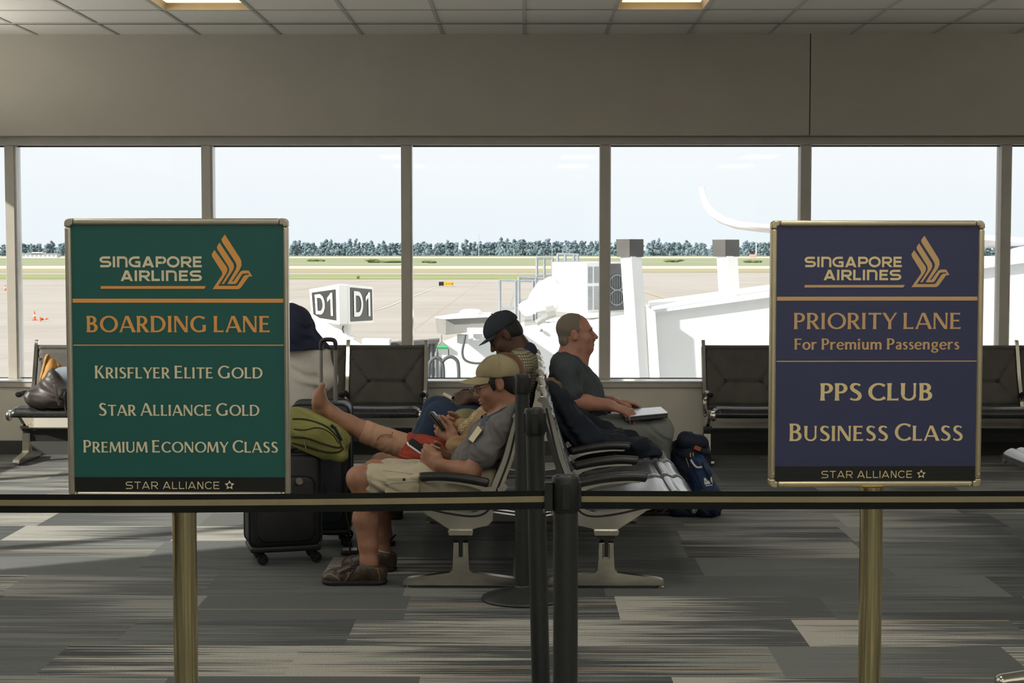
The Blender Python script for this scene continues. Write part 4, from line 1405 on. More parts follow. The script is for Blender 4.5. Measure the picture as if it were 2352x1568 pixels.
    if ch == 'a':
        cur([(0.09, 0.57, th * 1.1), (0.20, 0.625, th), (0.33, 0.61, ls * 0.85), (0.40, 0.52, ls), (0.405, 0.30, ls), (0.405, 0.06, ls), (0.43, 0.0, ls)]); cur([(0.40, 0.38, th * 0.9), (0.22, 0.35, th), (0.12, 0.26, ls * 0.85), (0.10, 0.16, ls * 0.9), (0.16, 0.06, th * 1.1), (0.27, 0.06, th), (0.40, 0.17, th * 0.8)]); return S, 0.51
    if ch == 's':
        cur([(0.36, 0.58, 0.10), (0.26, 0.63, th * 0.95), (0.15, 0.60, ls * 0.8), (0.105, 0.50, ls * 0.85), (0.16, 0.41, ls * 0.9), (0.29, 0.31, ls * 0.95), (0.36, 0.21, ls * 0.9), (0.32, 0.09, ls * 0.8), (0.20, 0.045, th), (0.07, 0.09, 0.11)]); return S, 0.43
    if ch == 'g':
        cur(arcp(0.28, 0.44, 0.18, 0.20, 0, 360, ls * 0.9, th, 28)); S.append(('v', [(0.38, 0.61, th * 0.8), (0.56, 0.64, th)]))
        cur([(0.17, 0.27, th * 0.8), (0.12, 0.17, th), (0.20, 0.08, th), (0.40, 0.04, ls * 0.85), (0.52, -0.06, ls * 0.85), (0.46, -0.20, th), (0.28, -0.245, th), (0.10, -0.20, th), (0.06, -0.09, ls * 0.8), (0.18, 0.04, th * 0.9)]); return S, 0.60
    return S, 0.34

def sans_strokes(ch, w):
    """Even-weight extended sans, cap height 1 (an airline logotype when bold, an alliance line when thin)."""
    S = []
    h = w / 2
    def ln(*p):
        S.append(('p', [(x, y, w) for x, y in p]))
    def hs(*p):
        S.append(('h', [(x, y, w * 1.02) for x, y in p]))
    def vs_(*p):
        S.append(('v', [(x, y, w) for x, y in p]))
    def cu(pts):
        S.append(('n', [(x, y, w) for x, y in pts]))
    def ar(cx, cy, rx, ry, a0, a1, n=14):
        return [(cx + rx * math.cos(math.radians(a0 + (a1 - a0) * i / n)), cy + ry * math.sin(math.radians(a0 + (a1 - a0) * i / n))) for i in range(n + 1)]
    t, b = 1 - h, h
    if ch == 'S':
        q = (t + b) / 2
        r2 = (t - q) / 2
        cu([(0.98, t)] + [(0.42, t)] + ar(0.38, (t + q) / 2, 0.30, r2, 90, 270) + [(0.42, q), (0.64, q)] + ar(0.68, (b + q) / 2, 0.30, r2, 90, -90) + [(0.04, b)]); return S, 1.08
    if ch == 'I':
        hs((h + 0.04, 0), (h + 0.04, 1)); return S, 0.08 + w
    if ch == 'n':
        hs((h + 0.04, 0), (h + 0.04, 1)); cu([(h + 0.04, t), (0.62, t)] + ar(0.66, t - 0.26, 0.26, 0.26, 90, 0) + [(0.92, 0.4), (0.92, 0.0)]); return S, 0.96 + h
    if ch == 'N':
        hs((h + 0.06, 0), (h + 0.06, 1)); S.append(('h', [(h + 0.08, 1, w * 1.25), (0.86 - h, 0, w * 1.25)])); hs((0.88 - h, 0), (0.88 - h, 1)); return S, 0.95
    if ch == 'G':
        cu([(0.98, t), (0.56, t)] + ar(0.54, 0.5, 0.48, t - 0.5, 90, 270, 20) + [(0.60, b), (0.95, b)]); hs((1.0 - h * 0.4, 0), (1.0 - h * 0.4, 0.52)); vs_((0.58, 0.47), (1.0 + h * 0.5, 0.47)); return S, 1.12
    if ch == 'A':
        S.append(('h', [(h * 1.1, 0, w * 1.2), (0.54, 1, w * 1.2)])); S.append(('h', [(0.56, 1, w * 1.2), (1.1 - h * 1.1, 0, w * 1.2)])); vs_((0.3, 0.26), (0.82, 0.26)); return S, 1.12
    if ch in 'PR':
        hs((h + 0.05, 0), (h + 0.05, 1)); q = 0.42 if ch == 'P' else 0.44
        cu([(0.05 + h, t), (0.62, t)] + ar(0.66, (t + q) / 2, 0.27, (t - q) / 2, 90, -90) + [(0.62, q), (0.05 + h, q)])
        if ch == 'R':
            S.append(('h', [(0.50, q, w * 1.35), (0.95, 0, w * 1.35)]))
        return S, 1.02
    if ch == 'O':
        cu(ar(0.56, 0.5, 0.49, 0.5 - h + 0.02, 0, 360, 40)); return S, 1.14
    if ch == 'E':
        hs((h + 0.05, 0), (h + 0.05, 1)); vs_((0.06, t), (0.86, t)); vs_((0.06, 0.51), (0.80, 0.51)); vs_((0.06, b), (0.88, b)); return S, 0.94
    if ch == 'L':
        hs((h + 0.05, 0), (h + 0.05, 1)); vs_((0.06, b), (0.80, b)); return S, 0.82
    if ch == 'T':
        hs((0.45, 0), (0.45, 1)); vs_((0.0, t), (0.9, t)); return S, 0.92
    if ch == 'C':
        cu(ar(0.56, 0.5, 0.50, 0.5 - h + 0.02, 40, 320, 34)); return S, 1.02
    if ch == 'D':
        hs((h + 0.05, 0), (h + 0.05, 1)); cu([(0.05 + h, t), (0.40, t)] + ar(0.42, 0.5, 0.36, t - 0.5, 90, -90, 20) + [(0.05 + h, b)]); return S, 0.92
    if ch == '1':
        hs((0.42, 0), (0.42, 1)); S.append(('v', [(0.08, 0.70, w * 1.1), (0.42, 0.92, w * 1.1)])); return S, 0.60
    return S, 0.42

def stroke_polys(mode, pts):
    q = []
    if mode == 'n':
        p = [np.array(a, float) for a in pts]
        closed = np.linalg.norm(p[0][:2] - p[-1][:2]) < 1e-6
        c = p if len(p) > 24 else catmull(p, 4)
        L, R = [], []
        for i, a in enumerate(c):
            if closed:
                d = c[(i + 1) % len(c)][:2] - c[i - 1][:2] if 0 < i < len(c) - 1 else c[1][:2] - c[-2][:2]
            else:
                d = c[min(i + 1, len(c) - 1)][:2] - c[max(i - 1, 0)][:2]
            d = d / (np.linalg.norm(d) + 1e-9)
            nr = np.array([-d[1], d[0]])
            L.append(a[:2] + nr * a[2] / 2)
            R.append(a[:2] - nr * a[2] / 2)
    else:
        L = [np.array((x - w / 2, y) if mode == 'h' else (x, y + w / 2)) for x, y, w in pts]
        R = [np.array((x + w / 2, y) if mode == 'h' else (x, y - w / 2)) for x, y, w in pts]
    for i in range(len(L) - 1):
        q.append((L[i], L[i + 1], R[i + 1], R[i]))
    return q

def layout(text, kind, small=0.865, w=0.2, gap=0.055, space=0.30, st=0.168, th=0.10):
    """Quads of a line of text, cap height 1, starting at x = 0; lowercase means small capitals when kind is 'caps'."""
    quads, x = [], 0.0
    for ch in text:
        if ch == ' ':
            x += space
            continue
        k, c = 1.0, ch
        if kind == 'caps' and ch.islower():
            k, c = small, ch.upper()
        if kind == 'sans':
            S, adv = sans_strokes(c, w)
        else:
            S, adv = glyph_strokes(c, st / (k ** 0.35), th / (k ** 0.35))
        for mode, pts in S:
            for qd in stroke_polys(mode, pts):
                quads.append([(x + v[0] * k, v[1] * k, S.index((mode, pts))) for v in qd])
        x += adv * k + gap
    return quads

LOGO = [[(1527, 355), (1500, 398), (1504, 420), (1600, 572), (1602, 598), (1505, 740), (1762, 740), (1785, 725), (1862, 618), (1897, 613), (1862, 557), (1808, 557), (1780, 568), (1712, 665), (1697, 665),
         (1772, 553), (1793, 505), (1790, 465), (1780, 440), (1632, 205), (1598, 250), (1603, 275), (1735, 478), (1745, 510), (1738, 540), (1650, 690), (1725, 690), (1742, 682), (1800, 590), (1858, 585), (1866, 598), (1832, 600), (1812, 612), (1757, 698), (1742, 708), (1560, 708),
         (1641, 588), (1654, 556), (1651, 533), (1641, 515)],
        [(1578, 283), (1552, 325), (1556, 348), (1664, 518), (1672, 548), (1664, 577), (1595, 690), (1617, 690), (1709, 552), (1719, 520), (1712, 490)]]

def put_text(mb, quads, conv, x0, x1, ycap, ybase, m=0):
    """Fit laid-out quads into the box x0..x1 (pixels), cap line ycap, baseline ybase."""
    a = min(v[0] for q in quads for v in q)
    b = max(v[0] for q in quads for v in q)
    for q in quads:
        pts = [conv(x0 + (v[0] - a) / (b - a) * (x1 - x0), ybase + (ycap - ybase) * v[1]) for v in q]
        pts = [(u[0], u[1] - 0.00006 * q[0][2], u[2]) for u in pts]
        mb.add(pts, [(0, 1, 2, 3)], m)

# ------------------------------------------------------------------ the two lane signs
def poster_mat(name, c1, c2):
    return noisy(name, c1, c2, 900, 0.42, spec=0.4, detail=1.0)
M['green'] = poster_mat('green_poster', srgb(30, 88, 82), srgb(36, 94, 88))
M['navy'] = poster_mat('navy_poster', srgb(50, 54, 84), srgb(56, 59, 90))
M['band'] = poster_mat('black_poster_band', srgb(30, 32, 30), srgb(24, 26, 24))
M['orange'] = mat('ochre_print', srgb(228, 160, 84), 0.45)
M['cream'] = mat('cream_print', srgb(226, 214, 178), 0.45)
M['goldp'] = mat('dull_gold_print', srgb(196, 160, 108), 0.45)
M['creamgold'] = mat('pale_gold_print', srgb(220, 200, 146), 0.45)

def lane_sign(name, label, Y, outer, inner, metal, pole_px, texts, bar_m, mats, yaw=0.0, band_y=None, screws=True):
    ox0, ox1, oy0, oy1 = outer
    cxp = (ox0 + ox1) / 2
    cxp0 = cxp
    c = P(cxp, (oy0 + oy1) / 2, Y)
    s = Y / FPX
    t = thing(name, label, 'sign', (c.x, Y, 0), yaw)
    def L(px, py, d=0.0):
        """Local point on the sign's plane; d is out of the plane towards the viewer."""
        return ((px - cxp) * s, -d, c.z - (py - (oy0 + oy1) / 2) * s)
    D = 0.030
    ix0, ix1, iy0, iy1 = inner
    # frame: four rails and four rounded corner pieces
    def rail(x0, x1, y0, y1):
        mb = MB()
        a, b = L(x0, y1), L(x1, y0)
        mb.bx(a[0], b[0], -D / 2, D / 2, a[2], b[2])
        return mb
    cw = 19
    fr = rail(ox0 + cw, ox1 - cw, oy0, iy0)
    for q in (rail(ox0 + cw, ox1 - cw, iy1, oy1), rail(ox0, ix0, oy0 + cw, oy1 - cw), rail(ix1, ox1, oy0 + cw, oy1 - cw)):
        fr.add(q.v, q.f)
    fro = fr.build('frame', metal, t, smooth=True, bevel=0.006, seg=4)
    for (sx, sy, X, Yy, ixx, iyy) in ((-1, -1, ox0, oy0, ix0, iy0), (1, -1, ox1, oy0, ix1, iy0), (-1, 1, ox0, oy1, ix0, iy1), (1, 1, ox1, oy1, ix1, iy1)):
        pts = []
        R = 11
        for k in range(7):
            a = math.radians(90 * k / 6)
            pts.append((X - sx * (R - R * math.sin(a)) , Yy - sy * (R - R * math.cos(a))))
        a0 = (X - sx * cw, Yy); b0 = (X, Yy - sy * cw)
        poly = [a0] + pts + [b0, (ixx, Yy - sy * cw), (ixx, iyy), (X - sx * cw, iyy)]
        loc = [L(px, py) for px, py in poly]
        cm = MB()
        cm.prism([(q[0], q[2]) for q in loc], lambda a, b, d: (a, d, b), -D / 2 - 0.0006, D / 2 + 0.0006)
        cm.build('corner_piece', metal, fro, smooth=True, bevel=0.004, seg=3)
    if screws:
        for (px, py) in ((ox0 + 9, oy1 - 31), (ox1 - 5, oy1 - 29), (ox0 + 31, oy1 - 6), (ox1 - 26, oy1 - 5)):
            q = L(px, py, D / 2)
            sc = MB().lathe([(0.0, -0.001), (0.0036, -0.001), (0.0032, 0.0012), (0.0012, 0.0016), (0.0, 0.0008)], (q[0], q[1] - 0.0002, q[2]), 12, rot=Matrix.Rotation(math.radians(90), 3, 'X'))
            sc.build('screw', M['alu'], fro)
    pb = MB()
    a, b = L(ix0 - 2, iy1 + 2), L(ix1 + 2, iy0 - 2)
    pb.bx(a[0], b[0], -D / 2 + 0.006, D / 2 - 0.006, a[2], b[2])
    po = pb.build('poster', mats[0], t, smooth=False)
    zf = D / 2 - 0.006
    if band_y:
        bb_ = MB()
        a, b = L(ix0, iy1), L(ix1, band_y)
        bb_.bx(a[0], b[0], -zf - 0.0004, -zf + 0.001, a[2], b[2])
        bb_.build('bottom_band', M['band'], po, smooth=False)
    conv = lambda px, py: L(px, py, zf + 0.0009)
    for (nm, mt, items) in texts:
        mb = MB()
        for it in items:
            if it[0] == 'text':
                _, txt, kind, x0, x1, yc, yb, kw = it
                put_text(mb, layout(txt, kind, **kw), conv, x0, x1, yc, yb)
            elif it[0] == 'bar':
                _, x0, x1, y0, y1, slant = it
                mb.add([conv(x0, y1), conv(x1 - slant, y1), conv(x1, y0), conv(x0, y0)], [(0, 1, 2, 3)])
            elif it[0] == 'logo':
                _, x0, x1, y0, y1 = it
                for poly in LOGO:
                    mb.add([conv(x0 + (a - 1500) / 397.0 * (x1 - x0), y0 + (b - 205) / 535.0 * (y1 - y0)) for a, b in poly], [tuple(range(len(poly)))])
            elif it[0] == 'star':
                _, x, y, R = it
                for k in range(5):
                    a0 = math.radians(-90 + 72 * k)
                    tip = (x + R * math.cos(a0), y + R * math.sin(a0))
                    l = (x + R * 0.52 * math.cos(a0 + 0.62), y + R * 0.52 * math.sin(a0 + 0.62))
                    rr = (x + R * 0.50 * math.cos(a0 - 0.75), y + R * 0.50 * math.sin(a0 - 0.75))
                    mid = (x + R * 0.36 * math.cos(a0 + 0.05), y + R * 0.36 * math.sin(a0 + 0.05))
                    mb.add([conv(*tip), conv(*l), conv(*mid)], [(0, 1, 2)])
                    mb.add([conv(*tip), conv(*mid), conv(*rr)], [(0, 1, 2)])
        # all print faces the reader
        me = mb.mesh(nm, mt, False, fix=False)
        flip = [p for p in me.polygons if p.normal.y > 0]
        bm = bmesh.new(); bm.from_mesh(me)
        for f in bm.faces:
            f.normal_update()
            if f.normal.y > 0:
                f.normal_flip()
        bmesh.ops.triangulate(bm, faces=[f for f in bm.faces if len(f.verts) > 4])
        bm.to_mesh(me); bm.free()
        link(nm, me, po)
    (pa, pbx, ptop) = pole_px
    rad = (pbx - pa) / 2 * s
    xc = ((pa + pbx) / 2 - cxp) * s
    ztop = L(0, ptop)[2]
    MB().cyl((xc, 0.0, 0.012), (xc, 0.0, ztop - 0.002), rad, n=40).build('pole', M['brass'], t)
    MB().lathe([(rad, ztop - 0.03), (rad + 0.0016, ztop - 0.03), (rad + 0.0016, ztop), (0, ztop)], (xc, 0, 0), 36).build('collar', M['brass'], t, angle=30)
    MB().lathe([(0.0, 0.0), (0.20, 0.0), (0.205, 0.006), (0.20, 0.012), (0.06, 0.022), (rad + 0.004, 0.03), (rad, 0.04), (0, 0.04)], (xc, 0, 0), 48).build('base', M['brass'], t, angle=30)
    return t

K = dict(st=0.175, th=0.105)
left_texts = [
    ('airline_name', M['cream'], [('text', 'SInGAPORE', 'sans', 233, 468, 588, 613, dict(w=0.215, gap=0.10)), ('text', 'AIRLInES', 'sans', 281, 468, 620, 644.5, dict(w=0.215, gap=0.10))]),
    ('bird_logo', M['orange'], [('logo', 490.8, 583.6, 538, 663)]),
    ('rule', M['orange'], [('bar', 235, 477, 656, 662.2, 4), ('bar', 170, 654, 685, 694.2, 0), ('bar', 170, 654, 790.6, 793, 0)]),
    ('lane_lettering', M['orange'], [('text', 'BOARDING LANE', 'caps', 201, 622, 724.5, 762, dict(gap=0.085, space=0.30, st=0.178, th=0.105))]),
    ('class_lettering', M['cream'], [('text', 'Krisflyer Elite Gold', 'caps', 218.5, 605, 839, 868.3, dict(gap=0.075, space=0.26)),
                                     ('text', 'Star Alliance Gold', 'caps', 227, 597, 925.5, 954.6, dict(gap=0.075, space=0.26)),
                                     ('text', 'Premium Economy Class', 'caps', 189.5, 639, 1011.2, 1039.8, dict(gap=0.075, space=0.26))]),
    ('alliance_lettering', M['cream'], [('text', 'STAR ALLIANCE', 'sans', 286.5, 503, 1107.5, 1124.5, dict(w=0.115, gap=0.16, space=0.5)), ('star', 526.5, 1115.5, 11.5)])]
right_texts = [
    ('airline_name', M['creamgold'], [('text', 'SInGAPORE', 'sans', 1843.5, 2066.8, 589.5, 613.4, dict(w=0.215, gap=0.10)), ('text', 'AIRLInES', 'sans', 1887.5, 2066, 619.3, 643.2, dict(w=0.215, gap=0.10))]),
    ('bird_logo', M['goldp'], [('logo', 2088.5, 2176.7, 541.6, 659)]),
    ('rule', M['goldp'], [('bar', 1844, 2074.5, 654, 659.8, 4), ('bar', 1781, 2242, 680.8, 689.8, 0), ('bar', 1781, 2242, 827.6, 830, 0)]),
    ('lane_lettering', M['goldp'], [('text', 'PRIORITY LANE', 'caps', 1820.3, 2204, 717.8, 755, dict(gap=0.08, space=0.30, st=0.165, th=0.10))]),
    ('subtitle_lettering', M['goldp'], [                                    ('text', 'For Premium Passengers', 'mixed', 1821.8, 2202, 776.5, 801.8, dict(gap=0.055, space=0.30, st=0.18, th=0.115))]),
    ('class_lettering', M['creamgold'], [('text', 'PPS CLUB', 'caps', 1882.4, 2141, 879.3, 919.2, dict(gap=0.07, space=0.24, st=0.19, th=0.11)),
                                         ('text', 'Business Class', 'caps', 1812.5, 2213, 972, 1012.3, dict(gap=0.075, space=0.26))]),
    ('alliance_lettering', M['creamgold'], [('text', 'STAR ALLIANCE', 'sans', 1887.5, 2097, 1081.5, 1098, dict(w=0.115, gap=0.16, space=0.5)), ('star', 2118.4, 1089.5, 11)])]
SIGN_L = lane_sign('lane_sign', 'dark green standing sign with cream lettering in a silver frame, on a brass pole', 4.29,
                   (154, 666, 501, 1157), (168.5, 655, 516, 1131), M['signsilver'], (391.5, 447, 1157), left_texts, None, (M['green'],), 0.0, 1097, False)
SIGN_R = lane_sign('lane_sign', 'deep navy purple standing sign with gold lettering in a champagne frame, on a brass pole', 4.5,
                   (1766.5, 2256, 507, 1119.5), (1780, 2243, 520, 1105.5), M['signframe'], (1980, 2032, 1119.5), right_texts, None, (M['navy'],), math.radians(1.6), 1071, True)

# D1 on the gate box
for (at, nrm, (ua, ub, va, vb), o) in FACES_D1:
    mb = MB()
    qs = layout('D1', 'sans', w=0.17, gap=0.10)
    a = min(v[0] for q in qs for v in q); b = max(v[0] for q in qs for v in q)
    for q in qs:
        pts = []
        for vx, vy, vi in q:
            u = ua + (ub - ua) * (0.14 + 0.74 * (vx - a) / (b - a))
            v = va + (vb - va) * (0.86 - 0.76 * vy)
            pts.append(at(u, v) + nrm * (0.009 + 0.0006 * vi))
        mb.add(pts, [(0, 1, 2, 3)])
    lo = mb.build('gate_number', M['white'], None, smooth=False, fix=False)
    lo.parent = o
    lo.matrix_parent_inverse = world_of(o).inverted()
# ------------------------------------------------------------------ smooth solid modelling for bodies, clothes and soft bags
def J(px, py, Y):
    return np.array(P(px, py, Y))
def unit(v):
    v = np.array(v, float)
    return v / (np.linalg.norm(v) + 1e-12)

class Sdf:
    def __init__(self):
        self.ops, self.disp = [], []
    def cap(self, a, b, ra, rb=None, k=0.02, sy=1.0, op='+'):
        """Tapered capsule; sy widens it along world y."""
        a, b = np.array(a, float), np.array(b, float)
        rb = ra if rb is None else rb
        r = max(ra, rb)
        ext = np.array([r, r * max(sy, 1.0), r])
        self.ops.append(('cap', (a, b, ra, rb, sy), k, op, np.minimum(a, b) - ext, np.maximum(a, b) + ext))
        return self
    def chain(self, pts, k=0.02, sy=1.0):
        """pts: (point, radius) joints of a limb."""
        for (p, r), (q, s) in zip(pts[:-1], pts[1:]):
            self.cap(p, q, r, s, k, sy)
        return self
    def ell(self, c, r, R=None, k=0.02, op='+'):
        c, r = np.array(c, float), np.array(r, float)
        m = np.full(3, r.max())
        self.ops.append(('ell', (c, r, None if R is None else np.array(R, float)), k, op, c - m, c + m))
        return self
    def box(self, c, half, rad, R=None, k=0.02, op='+'):
        c, half = np.array(c, float), np.array(half, float)
        m = np.full(3, np.linalg.norm(half))
        self.ops.append(('box', (c, half, rad, None if R is None else np.array(R, float)), k, op, c - m, c + m))
        return self
    def cut(self, p, n, k=0.004):
        """Remove everything on the side n points to."""
        self.ops.append(('cut', (np.array(p, float), unit(n)), k, 'c', None, None))
        return self
    def wrinkle(self, amp, d, freq, warp=2.0, ph=0.0, lo=None, hi=None):
        self.disp.append((amp, unit(d), freq, warp, ph, lo, hi))
        return self
    def bake(self, h):
        lo = np.min([o[4] for o in self.ops if o[3] == '+'], axis=0) - 4 * h
        hi = np.max([o[5] for o in self.ops if o[3] == '+'], axis=0) + 4 * h
        n = np.ceil((hi - lo) / h).astype(int) + 1
        ax = [(lo[i] + h * np.arange(n[i])).astype(np.float32) for i in range(3)]
        d = np.full(n, 0.5, np.float32)
        for kind, a, k, op, bl, bh in self.ops:
            if kind == 'cut':
                sl = (slice(None),) * 3
            else:
                m = max(k, 0.0) + 3 * h
                i0 = np.maximum(np.floor((bl - m - lo) / h).astype(int), 0)
                i1 = np.minimum(np.ceil((bh + m - lo) / h).astype(int) + 1, n)
                if np.any(i1 <= i0):
                    continue
                sl = tuple(slice(i0[i], i1[i]) for i in range(3))
            X = ax[0][sl[0]][:, None, None]; Yg = ax[1][sl[1]][None, :, None]; Z = ax[2][sl[2]][None, None, :]
            if kind == 'cap':
                p, q, ra, rb, sy = a
                ba = q - p
                ba_s = np.array([ba[0], ba[1] / sy, ba[2]])
                dx, dy, dz = X - p[0], (Yg - p[1]) / sy, Z - p[2]
                den = float(ba_s @ ba_s) + 1e-12
                t = np.clip((dx * ba_s[0] + dy * ba_s[1] + dz * ba_s[2]) / den, 0, 1)
                v = np.sqrt((dx - t * ba_s[0]) ** 2 + (dy - t * ba_s[1]) ** 2 + (dz - t * ba_s[2]) ** 2) - (ra + (rb - ra) * t)
            elif kind == 'ell':
                c, r, R = a
                dx, dy, dz = X - c[0], Yg - c[1], Z - c[2]
                if R is not None:
                    dx, dy, dz = [R[0, i] * dx + R[1, i] * dy + R[2, i] * dz for i in range(3)]
                k0 = np.sqrt((dx / r[0]) ** 2 + (dy / r[1]) ** 2 + (dz / r[2]) ** 2)
                k1 = np.sqrt((dx / r[0] ** 2) ** 2 + (dy / r[1] ** 2) ** 2 + (dz / r[2] ** 2) ** 2)
                v = k0 * (k0 - 1.0) / np.maximum(k1, 1e-6)
            elif kind == 'box':
                c, hf, rad, R = a
                dx, dy, dz = X - c[0], Yg - c[1], Z - c[2]
                if R is not None:
                    dx, dy, dz = [R[0, i] * dx + R[1, i] * dy + R[2, i] * dz for i in range(3)]
                qx, qy, qz = np.abs(dx) - hf[0] + rad, np.abs(dy) - hf[1] + rad, np.abs(dz) - hf[2] + rad
                v = np.sqrt(np.maximum(qx, 0) ** 2 + np.maximum(qy, 0) ** 2 + np.maximum(qz, 0) ** 2) + np.minimum(np.maximum(np.maximum(qx, qy), qz), 0) - rad
            else:
                p, nn = a
                v = -((X - p[0]) * nn[0] + (Yg - p[1]) * nn[1] + (Z - p[2]) * nn[2])
                v = np.broadcast_to(v, d.shape)
                cur = d
                hh = np.maximum(k - np.abs(cur + v), 0) / k
                d = np.maximum(cur, -v) + hh * hh * k * 0.25
                continue
            cur = d[sl]
            hh = np.maximum(k - np.abs(cur - v), 0) / max(k, 1e-6)
            if op == '+':
                d[sl] = np.minimum(cur, v) - hh * hh * k * 0.25
            else:
                hh = np.maximum(k - np.abs(cur + v), 0) / max(k, 1e-6)
                d[sl] = np.maximum(cur, -v) + hh * hh * k * 0.25
        if self.disp:
            X = ax[0][:, None, None]; Yg = ax[1][None, :, None]; Z = ax[2][None, None, :]
            near = np.abs(d) < 0.03
            I = np.argwhere(near)
            pts = np.stack([ax[0][I[:, 0]], ax[1][I[:, 1]], ax[2][I[:, 2]]], 1)
            tot = np.zeros(len(I), np.float32)
            for amp, dr, fr, wp, ph, l, hgh in self.disp:
                s = pts @ dr
                other = np.sin(pts[:, 0] * fr * 0.31 + pts[:, 2] * fr * 0.43 + ph) + np.sin(pts[:, 1] * fr * 0.57 - pts[:, 2] * fr * 0.29 + 1.7 * ph)
                w = amp * np.sin(s * fr + wp * other + ph) * (0.55 + 0.45 * np.sin(pts[:, 0] * 17.0 + pts[:, 2] * 23.0 + ph * 3))
                if l is not None:
                    w = w * np.all((pts > l) & (pts < hgh), axis=1)
                tot += w
            d[I[:, 0], I[:, 1], I[:, 2]] += tot
        return surface_net(d, lo, h)

def surface_net(d, lo, h):
    ins = d < 0
    c = [ins[i:ins.shape[0] - 1 + i, j:ins.shape[1] - 1 + j, k:ins.shape[2] - 1 + k] for i in (0, 1) for j in (0, 1) for k in (0, 1)]
    sm = np.zeros(c[0].shape, np.int8)
    for q in c:
        sm += q
    mixed = (sm > 0) & (sm < 8)
    I = np.argwhere(mixed)
    idx = np.full(mixed.shape, -1, np.int32)
    idx[I[:, 0], I[:, 1], I[:, 2]] = np.arange(len(I))
    off = [(i, j, k) for i in (0, 1) for j in (0, 1) for k in (0, 1)]
    val = [d[I[:, 0] + o[0], I[:, 1] + o[1], I[:, 2] + o[2]] for o in off]
    acc = np.zeros((len(I), 3)); cnt = np.zeros(len(I))
    for a in range(8):
        for b in range(a + 1, 8):
            if sum(abs(off[a][t] - off[b][t]) for t in range(3)) != 1:
                continue
            va, vb = val[a], val[b]
            cr = (va < 0) != (vb < 0)
            t = np.where(cr, va / (va - vb + 1e-20), 0)
            p = np.array(off[a])[None] + t[:, None] * (np.array(off[b]) - np.array(off[a]))[None]
            acc += p * cr[:, None]
            cnt += cr
    V = lo + h * (I + acc / cnt[:, None])
    F = []
    for axi in range(3):
        sl0 = [slice(None)] * 3; sl1 = [slice(None)] * 3
        sl0[axi] = slice(0, -1); sl1[axi] = slice(1, None)
        A, B = ins[tuple(sl0)], ins[tuple(sl1)]
        E = np.argwhere(A != B)
        o1, o2 = [t for t in range(3) if t != axi]
        ok = (E[:, o1] > 0) & (E[:, o2] > 0) & (E[:, o1] < ins.shape[o1] - 1) & (E[:, o2] < ins.shape[o2] - 1)
        E = E[ok]
        st = A[E[:, 0], E[:, 1], E[:, 2]]
        quad = []
        for (u, v) in ((-1, -1), (0, -1), (0, 0), (-1, 0)):
            q = E.copy()
            q[:, o1] += u; q[:, o2] += v
            quad.append(idx[q[:, 0], q[:, 1], q[:, 2]])
        Q = np.stack(quad, 1)
        flip = st if axi != 1 else ~st
        Q[~flip] = Q[~flip][:, ::-1]
        F.append(Q)
    F = np.concatenate(F)
    F = F[(F >= 0).all(1)]
    return V, F

def solid(name, S, h, material, parent=None, smooth_it=1):
    V, F = S.bake(h)
    me = bpy.data.meshes.new(name)
    me.vertices.add(len(V)); me.loops.add(4 * len(F)); me.polygons.add(len(F))
    me.vertices.foreach_set('co', V.astype(np.float32).ravel())
    me.loops.foreach_set('vertex_index', F.astype(np.int32).ravel())
    me.polygons.foreach_set('loop_start', np.arange(0, 4 * len(F), 4, dtype=np.int32))
    me.update(calc_edges=True)
    me.validate()
    for mt in (material if isinstance(material, (list, tuple)) else [material]):
        me.materials.append(mt)
    me.polygons.foreach_set('use_smooth', [True] * len(me.polygons))
    o = bpy.data.objects.new(name, me)
    COL.objects.link(o)
    if parent is not None:
        o.parent = parent
        o.matrix_parent_inverse = world_of(parent).inverted()
    return o

def frame3(f, u):
    """Columns forward, side, up."""
    f = unit(f); u = np.array(u, float); u = unit(u - f * (u @ f))
    s = np.cross(u, f)
    return np.stack([f, s, u], 1)

